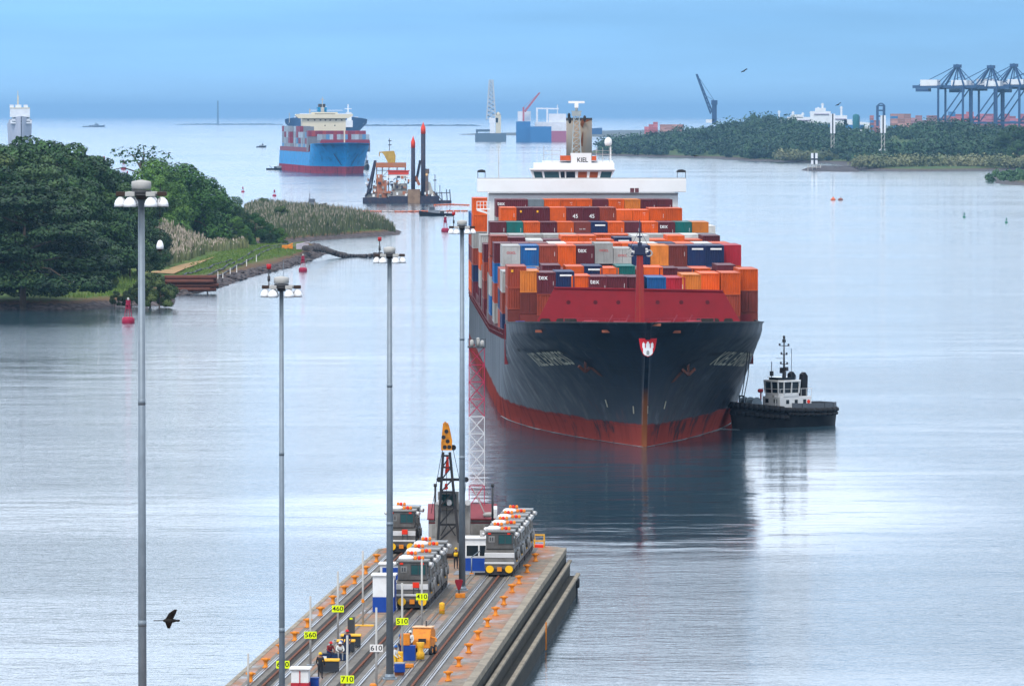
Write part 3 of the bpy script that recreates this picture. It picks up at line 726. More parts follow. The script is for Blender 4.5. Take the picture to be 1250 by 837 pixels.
# ------------------------------------------------------------------ lamps
lampw = M('lamp_dome', (.85, .85, .86), .35, amt=.1); lamp_grey = M('lamp_cap', (.42, .41, .39), .6, amt=.35); brown = M('ballast_box', (.045, .028, .022), .6, amt=.4)
cable_m = M('cable', (.02, .02, .02), .6)
def lamp(px, pybase_or_none, ytop, Y, zb, label, camera=False, beacon=False, r0=.22, r1=.13, s=1.0):
    zt = atY(px, ytop, Y).z; x = atY(px, ytop, Y).x
    e = thing('lamp_post', label, 'lamp post', (x, Y, zb), 0, 'tall lamp posts along the lock wall')
    H = zt - zb
    mb = MB(); mb.tube((0, 0, .1), (0, 0, H - .65 * s), r0, r1, 14); po = mb.build('pole', galv, e)
    for f in (.36, .68): MB().lathe([((r0 + (r1 - r0) * f) * 1.035, H * f - .12), ((r0 + (r1 - r0) * f) * 1.035, H * f + .12)], n=14).build('pole_joint', galv, po)
    mb = MB(); mb.box((0, 0, .05), (.9, .9, .10)); mb.lathe([(.34, .1), (.34, .2), (.24, .35)], n=12); mb.build('base_plate', galv, e, bevel=.01)
    mb = MB(); mb.lathe([(.20 * s, H - .75 * s), (.22 * s, H - .62 * s), (.36 * s, H - .52 * s), (.36 * s, H - .38 * s)], n=14)
    mb.lathe([(.62 * s, H - .60 * s), (.66 * s, H - .60 * s), (.66 * s, H - .54 * s), (.62 * s, H - .54 * s)], n=20)
    for k in range(6):
        a = k * math.pi / 3; mb.bar((0, 0, H - .57 * s), (.82 * s * math.cos(a), .82 * s * math.sin(a), H - .57 * s), .07 * s)
    mb.build('crown_ring', dark, e)
    mb = MB(); mb.lathe([(.34 * s, H - .36 * s), (.37 * s, H - .34 * s), (.38 * s, H - .10 * s), (.35 * s, H - .06 * s), (.05, H)], n=18); mb.build('cap', lamp_grey, e)
    for k in range(6):
        a = k * math.pi / 3 + .0; c = Vector((.79 * s * math.cos(a), .79 * s * math.sin(a), H - .55 * s))
        mb = MB(); mb.lathe([(.25 * s, -.48 * s), (.24 * s, -.36 * s), (.20 * s, -.24 * s), (.12 * s, -.14 * s), (.09 * s, -.10 * s)], c=c, n=16); d = mb.build('lamp_shade', lampw, e)
        mb = MB(); mb.lathe([(.25 * s, -.495 * s), (.25 * s, -.47 * s)], c=c, n=16); mb.build('lens', glass, d)
        mb = MB(); mb.box((c.x, c.y, c.z + .01 * s), (.36 * s, .26 * s, .17 * s)); mb.build('ballast_box', brown if k in (0, 3) else lamp_grey, e, bevel=.02)
    if camera:
        c = Vector((.72 * s, -.2, H - .6 * s)); mb = MB(); mb.tube(c, c + Vector((0, 0, -1.75)), .012, n=6); k = mb.build('hanging_cable', cable_m, e)
        mb = MB(); mb.lathe([(.03, -1.70), (.08, -1.74), (.12, -1.84), (.14, -1.92), (.13, -2.04)], c=c, n=14); mb.cm = 1; mb.lathe([(.11, -2.04), (.09, -2.10), (.02, -2.13)], c=c, n=14); mb.build('camera_dome', [lampw, black], e)
    if beacon:
        c = Vector((-.62 * s, 0, H - .5 * s)); mb = MB(); mb.tube(c, c + Vector((0, 0, .85)), .03, n=6); mb.cm = 1; mb.tube(c + Vector((0, 0, .85)), c + Vector((0, 0, 1.1)), .12, n=10); mb.cm = 0; mb.tube(c + Vector((0, 0, .25)), c + Vector((0, 0, .5)), .07, n=8)
        mb.build('beacon', [dark, red], e); mb = MB(); mb.tube((.1, 0, H - .05), (.1, 0, H + .75), .012, n=5); mb.build('antenna', galv, e)
    return e
lamp(172.5, None, 219.5, 238, 10, 'nearest and widest lamp post, at the left, with a hanging camera dome', camera=True, r0=.175, r1=.125, s=1.0)
lamp(343.5, None, 337, 309, PT, 'lamp post in front of the yellow 660 board, its lamps above open water', beacon=True, r0=.165, r1=.105)
lamp(475.5, None, 301, 391, PT, 'lamp post standing next to the yellow machine, in front of the left locomotive', beacon=True, r0=.235, r1=.145)
lamp(564, None, 268.5, 464, PT, 'farthest lamp post, beside the blue and white hut, in front of the ship', beacon=True, r0=.25, r1=.15)

# ------------------------------------------------------------------ numbered boards
bd_y = M('board_yellow', (.72, .86, .0), .5, amt=.1); bd_w = M('board_white', (.72, .70, .68), .5, amt=.2); ink = M('board_ink', (.01, .01, .012), .6); ink_w = ink
def post(px, ybase, ytop, num=None, yb=None, wht=False, yellow_base=False, bands=False):
    p = ppx(px, ybase); H = atY(px, ytop, p.y).z - PT
    lab = ('slim grey post carrying the %s board numbered %s' % ('white' if wht else 'yellow', num)) if num else ('slim grey post with a yellow base plate and no board' if yellow_base else 'slim bare grey post at the left wall edge in the corner')
    e = thing('marker_post', lab, 'marker post', p, 0, 'marker posts along the lock wall')
    mb = MB(); mb.tube((0, 0, .08), (0, 0, H), .075, .065, 8); mb.build('pole', lamp_grey, e)
    mb = MB(); mb.box((0, 0, .04), (1.5 if yellow_base else .5, .6 if yellow_base else .5, .08)); mb.build('base_plate', yellow if yellow_base else galv, e, bevel=.01)
    if yellow_base: MB().box((0, -.02, 1.75), (.2, .2, .25)).build('clamp', orange_p, e)
    if num:
        zb = atY(px, yb, p.y).z - PT; mb = MB(); w = .80
        pts = [(-w / 2, -.23), (w / 2, -.23), (w / 2, .23), (-w / 2, .23)]
        mb.prism([(a, zb + c) for a, c in pts], -.14, -.09); bo = mb.build('board', bd_w if wht else bd_y, e, bevel=.01)
        lettering(num, .44, lambda x, y: (x * 1.12, -.145, zb + y), ink, bo, 'digits')
post(303, 846, 797)
post(345.5, 858, 760, '660', 810.5)
post(379, 812, 727, '560', 774.5)
post(412.5, 781, 697, '460', 742.5)
post(443, 763.5, 672, yellow_base=True)
post(515, 771, 682, '410', 727.8)
post(491, 809, 711, '510', 757.8)
post(459.5, 845, 741, '610', 790.5, wht=True)
post(424, 872, 775, '710', 828.5)

# ------------------------------------------------------------------ locomotives
lsil = M('loco_silver', (.23, .23, .225), .45, .35, dirt=(.08, .07, .06), amt=.6, scale=1.1, stretch=(1, 1, 2), rnd=.18); lgrey = M('loco_grey', (.135, .13, .125), .5, .25, dirt=(.05, .043, .036), amt=.75, scale=1.2, rnd=.22)
lbright = M('loco_bright', (.60, .60, .60), .4, .2, dirt=(.35, .33, .3), amt=.35); signal = M('signal_red', (.75, .035, .01), .45, amt=.2); beac = M('beacon_orange', (.85, .22, .02), .35, amt=.1)
lglass = M('loco_glass', (.02, .07, .075), .06, amt=.1); num_m = M('loco_number', (.55, .55, .52), .6)
discm = M('buffer_yellow', (.85, .47, .01), .5, amt=.25, dirt=(.45, .2, .02))
def loco(label, p, front_red=True):
    e = thing('towing_locomotive', label, 'locomotive', p, -PA, 'silver towing locomotives on the lock wall'); e.scale = (1, .83, .96)
    Lx = 8.0
    mb = MB(); mb.bx(-1.0, 1.0, .25, Lx - .25, .28, .80); mb.bx(-1.08, 1.08, .02, .5, .16, .62); mb.bx(-1.08, 1.08, Lx - .5, Lx - .02, .16, .62)
    for y in (1.3, 3.0, 5.0, 6.7):
        for sx in (-1.05, 1.05): mb.bx(sx - .1, sx + .1, y - .5, y + .5, .22, .6)
    ch = mb.build('chassis', black, e)
    for y in (1.3, 6.7):
        for sx in (-.88, .88):
            mb = MB(); mb.tube((sx - .06, y, .36), (sx + .06, y, .36), .36, n=16); mb.build('wheel', dark, e)
    # body: sloped lower nose, machinery deck, winch drum housing
    mb = MB(); mb.prism([(.0, .62), (.0, 1.15), (.18, 1.95), (.55, 2.2), (Lx - .55, 2.2), (Lx - .18, 1.95), (Lx, 1.15), (Lx, .62)], -1.14, 1.14, 'yz')
    mb.bx(-.85, .85, 3.0, 5.0, 2.2, 2.62); body = mb.build('body', lgrey, e, bevel=.04)
    for y, sg in ((0, -1), (Lx, 1)):
        mb = MB(); mb.box((0, y + sg * .05, 1.10), (2.30, .10, .16)); mb.box((0, y - sg * .12 + sg * .06, 1.72), (2.30, .12, .40)); mb.build('bumper_plate', lbright, e, bevel=.03)
        for sx in (-.74, .74):
            mb = MB(); mb.lathe([(.30, 0), (.30, .08), (.26, .11)], n=18, axis='y', c=(sx, 0, 0)) ; d = mb.build('buffer_disc', discm, e)
            d.location = (0, y + sg * .12 if sg > 0 else y - .12, .62)
            if sg < 0: d.rotation_euler = (0, 0, 0)
        mb = MB(); mb.box((0, y + sg * .08, .62), (.36, .1, .34)); mb.build('coupler', orange_p if sg < 0 else dark, e)
    if front_red:
        mb = MB(); mb.box((.28, -.06, 1.86), (.46, .22, .40)); mb.build('signal_box', signal, e, bevel=.02); mb = MB(); mb.box((.10, -.06, 1.35), (.05, .05, .6)); mb.box((.48, -.06, 1.35), (.05, .05, .6)); mb.build('bracket', dark, e)
    for y0, y1, sg in ((.38, 2.35, -1), (Lx - 2.35, Lx - .38, 1)):
        mb = MB(); mb.bx(-1.05, 1.05, y0, y1, 2.2, 3.55); cab = mb.build('cab', lgrey, e, bevel=.05)
        mb = MB(); mb.bx(-1.16, 1.16, y0 - .14, y1 + .14, 3.55, 3.70); mb.build('roof', lsil, cab, bevel=.03)
        yf = y0 if sg < 0 else y1
        mb = MB(); mb.box((.42 if sg < 0 else -.42, yf + sg * .012, 2.98), (1.0, .03, .70)); w = mb.build('window', lglass, cab)
        mb = MB(); x0 = .42 if sg < 0 else -.42
        for dx in (-.52, 0, .52): mb.box((x0 + dx, yf + sg * .03, 2.98), (.05, .04, .78))
        for dz in (-.37, .37): mb.box((x0, yf + sg * .034, 2.98 + dz), (1.09, .04, .05))
        mb.build('window_frame', dark, w)
        mb = MB(); mb.box((-.62 if sg < 0 else .62, yf + sg * .015, 3.0), (.46, .03, .50)); pn = mb.build('number_panel', lsil, cab)
        mb = MB(); mb.box((-.72 if sg < 0 else .52, yf + sg * .034, 3.0), (.10, .01, .30)); mb.box((-.54 if sg < 0 else .70, yf + sg * .034, 3.0), (.10, .01, .30)); mb.build('number', dark, pn)
        for sx in (-.78, .70):
            mb = MB(); mb.box((sx, yf + sg * .04, 3.44), (.24, .08, .14)); mb.build('marker_lamp', signal, cab, bevel=.02)
        for sx in (-1.05, 1.05):
            mb = MB(); mb.box((sx + (.012 if sx > 0 else -.012), (y0 + y1) / 2, 2.95), (.03, 1.2, .68)); mb.build('side_window', lglass, cab)
        for k, (bx_, by_) in enumerate(((.18, .55), (.45, .62), (.70, .5))):
            mb = MB(); mb.lathe([(.09, 3.70), (.12, 3.74), (.12, 3.90), (.06, 3.98)], c=(bx_ if sg < 0 else -bx_, yf - sg * by_, 0), n=10); mb.build('beacon', beac if k != 1 else signal, cab)
        mb = MB(); mb.tube((1.12, y0 + .3, 3.42), (1.46, y0 + .15, 3.36), .17, n=12); mb.build('floodlight', lbright, cab)
        mb = MB(); mb.tube((-1.12, y0 + .3, 3.42), (-1.36, y0 + .15, 3.36), .12, n=10); mb.build('floodlight', lbright, cab)
        if sg > 0: continue
        mb = MB(); mb.lathe([(.56, 0), (.57, .12), (.50, .24), (.30, .32)], n=18); mb.v = [(v[0] * 1.0 + (-.48 if sg < 0 else .48), v[1] * .62 + yf - sg * .75, v[2] + 3.70) for v in mb.v]; mb.build('air_conditioner', white, cab)
    for sx in (-1.16, 1.16):
        mb = MB(); mb.path([(sx, 2.5, 2.1), (sx, 2.9, 2.9), (sx, 5.1, 2.9), (sx, 5.5, 2.1)], .035); mb.path([(sx, 3.6, 2.2), (sx, 3.6, 2.9)], .03); mb.path([(sx, 4.4, 2.2), (sx, 4.4, 2.9)], .03); mb.build('handrail', lsil, e)
    for y in (3.35, 4.65):
        mb = MB(); mb.tube((-.7, y, 2.55), (.7, y, 2.55), .42, n=16); mb.build('winch_drum', lsil, e)
    for y in (2.7, 5.3): MB().tube((1.15, y, 1.55), (1.35, y, 1.55), .36, n=14).build('fairlead', lsil, e)
    mb = MB(); mb.box((1.16, 4.0, 1.3), (.06, 1.1, .6)); mb.box((-1.16, 4.0, 1.3), (.06, 1.1, .6)); mb.build('side_panel', yellow, e)
    return e
gl = -3.55
for i in range(4):
    Yl = 478 + i * 7.1
    loco('silver towing locomotive on the right hand track, %s in the queue of four' % ORD[i], pw(gl, Yl), front_red=(i > 0))
for i, (Yl, lab) in enumerate(((446, 'silver locomotive with red box in front of the middle track queue, by the small booth'), (453.4, 'silver locomotive on the middle track, between two others'), (461.0, 'silver locomotive at the rear of the middle track, beside the blue hut'))):
    loco(lab, pw(-7.95, Yl), i == 0)
loco('lone silver locomotive on the far left track beyond the lamp post', pw(-12.95, 503), True)
# ------------------------------------------------------------------ huts and gear on the wall
hutw = M('hut_white', (.70, .71, .72), .5, dirt=(.4, .36, .32), amt=.35, scale=1.2); hutb = M('hut_blue', (.010, .055, .30), .45, amt=.3); sign_w = M('notice_white', (.8, .8, .8), .5)
def hut(label, p, w, d, h, windows=True, chimney=False):
    e = thing('control_hut', label, 'hut', p, -PA)
    hb = h * .42
    MB().bx(-w / 2, w / 2, 0, d, 0, hb).build('lower_wall', hutb, e, bevel=.02)
    MB().bx(-w / 2 + .01, w / 2 - .01, .01, d - .01, hb, h).build('upper_wall', hutw, e, bevel=.02)
    MB().bx(-w / 2 - .12, w / 2 + .12, -.12, d + .12, h, h + .12).build('roof', white, e, bevel=.02)
    if windows:
        for x0, x1 in ((-w / 2 + .12, -w / 2 + .12 + w * .42), (-w / 2 + .24 + w * .42, w / 2 - .25)):
            f = MB().bx(x0 - .05, x1 + .05, -.03, .02, hb + .12, h - .45).build('window', white, e); MB().bx(x0, x1, -.045, -.028, hb + .17, h - .5).build('pane', glass, f)
        for y0 in (.3, d * .55): MB().bx(w / 2 - .02, w / 2 + .02, y0, y0 + d * .3, hb + .15, h - .45).build('window', glass, e)
    if chimney: MB().bx(.05, .40, .5, .85, h + .12, h + .62).build('vent_box', lamp_grey, e)
    return e
p = ppx(584.5, 697.5)
hut('blue and white control hut with two windows beside the farthest lamp post', p, 2.15, 2.2, 2.55, True, True)
p2 = Vector((p.x + 1.15, p.y + 2.6, PT)); e = hut('taller white cabinet hut behind the blue and white control hut', p2, 1.3, 1.2, 3.1, False)
mb = MB(); mb.box((-.1, -.02, 2.6), (.35, .03, .4)); mb.box((.25, -.02, 2.3), (.18, .03, .3)); mb.build('vent', dark, e)
p = ppx(468, 747); e = hut('small white booth with blue base left of the front locomotive', p, 1.55, 1.6, 2.6, False)
MB().bx(.79, .81, .2, 1.4, .1, 2.3).build('side_door', hutb, e)
p = ppx(477, 727); e = hut('second white booth with a blue front opening behind the small booth', p, 1.6, 1.6, 2.3, False)
MB().bx(-.62, .62, -.02, .0, 1.2, 2.1).build('opening', hutb, e)
p = ppx(366, 848); e = thing('red_white_cart', 'white and red service cart with a box roof in the near corner', 'cart', p, -PA)
MB().bx(-.55, .55, 0, 1.2, .15, .75).build('lower_body', M('cart_red', (.35, .02, .04), .5, amt=.3), e, bevel=.02)
MB().bx(-.53, .53, .02, 1.18, .75, 1.55).build('upper_body', hutw, e, bevel=.02); MB().bx(-.66, .66, -.12, 1.32, 1.55, 1.68).build('roof', hutw, e, bevel=.03)
mb = MB(); mb.bx(-.03, .03, -.02, .02, .75, 1.5); mb.bx(-.45, -.1, -.03, .0, .2, .7); mb.bx(.1, .45, -.03, 0, .2, .7); mb.build('door', red, e)
for sx in (-.45, .45):
    for y in (.25, .95): MB().tube((sx - .06, y, .17), (sx + .06, y, .17), .17, n=12).build('wheel', black, e)
p = ppx(383, 846); e = thing('tool_box', 'blue steel tool box beside the red and white cart', 'box', p, -PA)
MB().bx(-.28, .28, 0, .6, 0, .9).build('body', hutb, e, bevel=.02); MB().bx(-.31, .31, -.03, .63, .9, .98).build('lid', navyb, e, bevel=.02)

bin_b = M('bin_body', (.03, .035, .045), .55, amt=.5)
def chest(label, px, py, w, d, h):
    e = thing('storage_chest', label, 'storage chest', ppx(px, py), -PA, 'yellow lidded chests')
    MB().bx(-w / 2, w / 2, 0, d, .08, h).build('body', bin_b, e, bevel=.02)
    MB().prism([(-.06, h), (-.06, h + .08), (d * .5, h + .16), (d + .06, h + .08), (d + .06, h)], -w / 2 - .06, w / 2 + .06, 'yz').build('lid', yellow, e, bevel=.015)
    for sx in (-.4, .4): MB().box((sx * w, d / 2, .04), (.12, d * .9, .08)).build('skid', black, e)
chest('dark chest with a yellow lid nearest the viewer, by the standing man', 401, 821, 1.25, .8, .75)
chest('dark chest with a yellow lid next to the seated workers', 422, 796, 1.1, .7, .7)
chest('dark chest with a yellow lid farthest back, below the grey cabinet', 428, 790, 1.25, .7, .75)
p = ppx(428.5, 778); e = thing('grey_cabinet', 'narrow tall grey cabinet standing behind the yellow lidded chests', 'cabinet', p, -PA)
MB().bx(-.24, .24, 0, .4, 0, 1.42).build('body', M('cabinet_grey', (.10, .095, .085), .6, amt=.5), e, bevel=.02); MB().bx(-.2, .2, -.015, 0, .1, 1.2).build('door', dark, e); MB().bx(-.1, .1, -.02, 0, 1.25, 1.37).build('label_plate', bd_y, e)
p = ppx(539.5, 749); e = thing('yellow_bollard_post', 'short yellow post standing right of the middle locomotives', 'post', p, -PA)
mb = MB(); mb.lathe([(.20, 0), (.20, .72), (.17, .80), (.05, .84)], n=12); mb.build('post', yellow, e); MB().lathe([(.205, .25), (.205, .32)], n=12).build('band', orange_p, e)
p = ppx(562, 729); e = thing('red_winch_sign', 'dark red shield plate on an orange block at the farthest lamp post', 'marker plate', p, -PA)
MB().bx(-.36, .36, -.3, .3, 0, .32).build('block', orange_p, e, bevel=.03); MB().bar((-.1, 0, .3), (-.1, 0, .8), .10).build('stem', dark, e)
MB().prism([(-.42, 1.22), (-.36, 1.34), (.12, 1.34), (.20, 1.22), (.0, .62), (-.18, .55)], -.06, .06).build('shield', M('shield_red', (.24, .012, .025), .5, amt=.3), e, bevel=.02)
p = ppx(575, 700); e = thing('grey_access_slab', 'flat grey concrete slab in front of the blue and white hut', 'slab', p, -PA)
MB().bx(-1.3, 1.9, -1.2, 2.6, .008, .06).build('slab', M('slab_grey', (.22, .24, .27), .6, amt=.4), e, bevel=.01)
mb = MB(); mb.path([(0.1, -.9, .06), (0.1, -.9, 1.35), (.75, -.6, 1.85)], .045, 8); MB().box((.1, -.9, .1), (.3, .3, .1)).build('foot', orange_p, e); mb.build('crooked_pipe', galv, e)
mb = MB(); mb.bar((.3, -1.45, .12), (2.2, -1.2, .12), .16); tag(mb.build('black_hose', black), 'black hose lying on the deck before the hut', 'hose').location = p

# compact yellow machines
e = thing('yellow_service_machine', 'orange yellow wheeled service machine parked in the middle of the wall', 'service machine', ppx(514, 799), -PA - .15)
mb = MB(); mb.prism([(-.1, .45), (-.1, 1.0), (.35, 1.75), (1.1, 1.75), (1.6, 1.5), (1.6, .45)], -.62, .62, 'yz'); mb.build('body', orange_p, e, bevel=.05)
mb = MB(); mb.box((0, .75, 1.80), (1.35, 1.0, .10)); mb.build('hood', M('hood_light', (.75, .45, .25), .5, amt=.4), e, bevel=.03)
mb = MB(); mb.box((.1, -.02, .95), (.5, .3, .28)); mb.build('grille', black, e)
for sx in (-.62, .62):
    for y in (.2, 1.3):
        w = MB().tube((sx - .1, y, .30), (sx + .1, y, .30), .30, n=14).build('wheel', black, e); MB().tube((sx - .115, y, .30), (sx + .115, y, .30), .15, n=10).build('rim', orange_p, w)
mb = MB(); mb.path([(.55, .3, 1.2), (1.0, .1, 1.1), (1.0, .0, .9)], .06); mb.build('arm', orange_p, e); mb = MB(); mb.bar((.2, .7, 1.85), (.2, .7, 2.2), .08); mb.build('exhaust', dark, e)
e = thing('yellow_winch_frame', 'tall orange yellow pump unit in front of the service machine', 'pump unit', ppx(499, 806), -PA)
mb = MB(); mb.bx(-.55, .05, 0, .6, 1.0, 1.75); mb.build('head', orange_p, e, bevel=.03); mb = MB(); mb.lathe([(.26, .1), (.28, .5), (.18, .62), (.20, .9), (.27, 1.2)], c=(.75, .1, 0), n=14); mb.build('drum', yellow, e)
mb = MB(); mb.bx(-.45, .42, .05, .55, .0, 1.0); mb.build('pedestal', hutb, e, bevel=.02); MB().tube((-.50, .0, .75), (-.38, 0, .75), .16, n=10).build('valve', signal, e)
e = thing('yellow_valve_stand', 'yellow stand with an L shaped foot just right of the lamp post base', 'valve stand', ppx(486, 815), -PA)
mb = MB(); mb.bx(-.18, .30, 0, .4, .0, 1.05); mb.build('column', yellow, e, bevel=.04); MB().bx(-.2, 1.0, -.25, .3, .05, .28).build('foot', orange_p, e, bevel=.03)
e = thing('blue_pump_box', 'small blue box with rusty feet right of the lamp post base', 'box', ppx(483.5, 824), -PA)
MB().bx(-.12, .55, 0, .5, .2, .75).build('body', hutb, e, bevel=.03); MB().bx(-.1, .5, .05, .45, 0, .2).build('foot', rustm, e); MB().bx(-.1, .5, .02, .45, .75, .82).build('lid', lamp_grey, e)
e = thing('yellow_stub_post', 'orange yellow stub post at the bottom edge beside the 610 post', 'post', ppx(455.5, 847), -PA)
MB().lathe([(.22, 0), (.22, .6), (.15, .68)], n=12).build('post', orange_p, e); MB().box((-.55, .1, .18), (.6, .4, .36)).build('block', dark, e)
e = thing('guard_railing', 'yellow guard railing at the far right end of the wall', 'railing', ppx(655, 668), -PA)
mb = MB()
for x, y in ((0, 0), (.8, 0), (.8, 1.1), (0, 1.1)): mb.tube((x - .2, y, 0), (x - .2, y, 1.0), .035, n=6)
for z in (.5, 1.0): mb.path([(-.2, 0, z), (.6, 0, z), (.6, 1.1, z), (-.2, 1.1, z)], .035)
mb.build('rails', yellow, e); MB().bx(-.2, .6, 0, 1.1, .0, .22).build('kick_board', signal, e)
e = thing('orange_ladder', 'orange safety ladder on the right face of the wall', 'ladder', Vector((XR(452) + 1.35, 452, 0)), -PA)
mb = MB()
for y in (0, .5): mb.bar((0, y, .1), (0, y, 2.1), .08)
for k in range(7): mb.bar((0, 0, .3 + .28 * k), (0, .5, .3 + .28 * k), .05)
mb.build('rungs', orange_p, e)
e = thing('corner_fender', 'black rubber fender roll on the far right corner of the wall', 'fender', Vector((XR(504) + 1.2, 505, 1.0)), -PA)
mb = MB(); mb.lathe([(.2, -.4), (.25, -.3), (.25, .3), (.2, .4)], n=14); mb.build('roll', black, e); MB().tube((0, 0, -1.1), (0, 0, .5), .08, n=8).build('pin', dark, e)

# ------------------------------------------------------------------ derrick crane, red roofed shed, lattice mast
Yc = 497
def cp(px, py, Y=Yc): return atY(px, py, Y)
o0 = cp(546, 666); bz = PT
e = thing('derrick_crane', 'black derrick crane with a yellow jib head standing before the red roofed shed', 'crane', (o0.x, Yc, PT), 0)
def lc(px, py, dy=0): q = cp(px, py, Yc + dy) if False else cp(px, py); return (q.x - o0.x, dy, q.z - PT)
mb = MB()
for dy in (-.55, .55):
    mb.bar(lc(534.5, 661, dy), lc(541, 552, dy), .20); mb.bar(lc(560, 661, dy), lc(549, 552, dy), .20)
    for y0, y1 in ((661, 640), (640, 618), (618, 600), (600, 585), (585, 570), (570, 556)):
        fl = lambda y: 534.5 + (661 - y) / 109 * 6.5; fr = lambda y: 560 - (661 - y) / 109 * 11
        mb.bar(lc(fl(y0), y0, dy), lc(fr(y1), y1, dy), .08); mb.bar(lc(fl(y1), y1, dy), lc(fr(y1), y1, dy), .09)
for y in (661, 640, 618, 600, 585, 570, 556):
    fl = 534.5 + (661 - y) / 109 * 6.5; fr = 560 - (661 - y) / 109 * 11
    mb.bar(lc(fl, y, -.55), lc(fl, y, .55), .09); mb.bar(lc(fr, y, -.55), lc(fr, y, .55), .09)
mb.bar(lc(538, 653, -.6), lc(547, 638, -.6), .09); mb.bar(lc(556, 653, -.6), lc(547, 638, -.6), .09)
mb.build('mast_frame', black, e)
mb = MB(); mb.bar(lc(537, 585), lc(569, 585), .22); 
for px in (536, 569): mb.lathe([(.20, -.18), (.22, 0), (.20, .18)], c=lc(px, 585), n=10, axis='y')
mb.build('cross_beam', black, e)
hd = MB()
hd.prism([(lc(538.5, 549)[0], lc(0, 549)[2]), (lc(551.5, 549)[0], lc(0, 549)[2]), (lc(552, 538)[0], lc(0, 538)[2]), (lc(548, 519)[0], lc(0, 519)[2]), (lc(543, 514)[0], lc(0, 514)[2]), (lc(540.5, 519)[0], lc(0, 519)[2]), (lc(538.5, 540)[0], lc(0, 540)[2])], -.50, -.38)
hd.v2 = list(hd.v); hd.v += [(a, b + .88, c) for a, b, c in hd.v2]; hd.f += [tuple(i + len(hd.v2) for i in f) for f in hd.f]; hd.m *= 2; hd.sm *= 2
for y in (548, 540, 532, 524, 517): hd.bar(lc(541.5, y, -.4), lc(541.5, y, .4), .12); hd.bar(lc(549 - max(0, 526 - y) * .3, y, -.4), lc(549 - max(0, 526 - y) * .3, y, .4), .12)
hd.build('jib_head', M('jib_yellow', (.64, .23, .010), .55, dirt=(.10, .05, .02), amt=.85, scale=1.4), e)
mb = MB(); 
for px, py in ((541.5, 533), (546.5, 538), (545, 526), (543, 545), (548.5, 545)): mb.lathe([(.17, -.515), (.17, -.505)], c=(lc(px, py)[0], 0, lc(px, py)[2]), n=10, axis='y')
mb.build('lightening_hole', black, e)
mb = MB(); mb.lathe([(.22, -.12), (.22, .12)], c=lc(553.5, 546), n=14, axis='y'); mb.build('sheave', black, e)
mb = MB(); mb.prism([(lc(543, 578)[0], lc(0, 578)[2]), (lc(548.5, 574)[0], lc(0, 574)[2]), (lc(547.5, 558)[0], lc(0, 558)[2]), (lc(545, 556)[0], lc(0, 556)[2])], -.12, .12); mb.prism([(lc(542.5, 598)[0], lc(0, 598)[2]), (lc(547, 596)[0], lc(0, 596)[2]), (lc(546, 590)[0], lc(0, 590)[2]), (lc(543, 590)[0], lc(0, 590)[2])], -.1, .1); mb.build('hook_block', signal, e)
mb = MB()
for a, b in (((540, 549), (537.5, 585)), ((553, 549), (568, 620)), ((540, 549), (526, 627)), ((569, 585), (566, 618)), ((545, 556), (545, 640))): mb.tube(lc(*a, .7), lc(*b, .7), .025, n=5)
mb.build('guy_wire', cable_m, e)
house = M('crane_house', (.28, .275, .265), .55, .15, dirt=(.13, .11, .09), amt=.6)
mb = MB(); q0 = lc(531, 652); q1 = lc(574, 612)
mb.bx(q0[0], q1[0], 1.2, 4.4, 0.35, lc(0, 616)[2]); mb.build('machinery_house', house, e, bevel=.05)
mb = MB(); mb.box((lc(547, 0 + 612)[0], 1.1, lc(0, 612)[2]), (1.7, .3, 1.5)); cbn = mb.build('operator_cab', house, e, bevel=.04); MB().box((lc(547, 612)[0], .93, lc(0, 611)[2]), (1.3, .05, .95)).build('window', lglass, cbn)
for px in (537, 548, 571): MB().lathe([(.22, 0), (.26, .12)], c=(lc(px, 614)[0], .72, lc(px, 614)[2]), n=14, axis='y').build('floodlight', lbright, e)
for px in (530.5, 601): 
    mb = MB(); a = lc(px, 640, 4.6); b = lc(px, 598, 4.6); mb.tube(a, b, .09, n=8); mb.tube(b, (b[0], b[1], b[2] + .25), .14, n=8)
    mb.build('exhaust_stack', dark, e)
Ys = 503.5
e = thing('red_roofed_shed', 'grey machinery shed with a dark red roof at the end of the wall', 'shed', (cp(565, 660, Ys).x, Ys, PT), 0)
ls = lambda px, py: (atY(px, py, Ys).x - atY(565, 660, Ys).x, atY(px, py, Ys).z - PT)
roofr = M('shed_roof_red', (.22, .035, .045), .6, amt=.35, scale=1.0)
(xa, _), (xb, _) = ls(523, 660), ls(605, 660); zt = ls(0, 634)[1]
mb = MB(); mb.bx(xa, xb, 0, 4.5, 0, zt); mb.build('wall', M('shed_wall', (.36, .35, .34), .6, dirt=(.16, .14, .12), amt=.6), e)
mb = MB(); mb.prism([(-.25, zt), (-.25, zt + .12), (4.8, ls(0, 619)[1]), (4.8, zt)], xa - .1, xb + .1, 'yz'); mb.build('roof', roofr, e)
mb = MB(); mb.bx(xa - .05, xb + .05, -.03, -.003, zt * .28, zt * .34); mb.bx(xa, xb, -.03, -.003, zt - .3, zt - .2); mb.build('trim', roofr, e)
mb = MB(); mb.bx(xb - .35, xb + .12, -.2, 4.4, 0, ls(0, 621)[1]); mb.build('end_wall', hutw, e)
a = ls(578, 596); b = ls(591, 624)
mb = MB(); mb.tube((a[0], -.9, a[1]), (b[0], -.9, b[1]), .05, n=6); mb.lathe([(.05, 0), (.2, .2), (.22, .6), (.05, .9)], c=(b[0] - .1, -.9, b[1] - .2), n=10, axis='x'); 
mb.path([(b[0], -.9, b[1]), (b[0], .5, zt + .2)], .05); mb.build('davit', lamp_grey, e)
for k, (px0, px1) in enumerate(((527, 536), (577, 590), (592, 600))):
    x0, z1 = ls(px0, 640); x1, z0 = ls(px1, 655); MB().bx(x0, x1, -.05, -.004, z0, z1).build('panel', house, e)
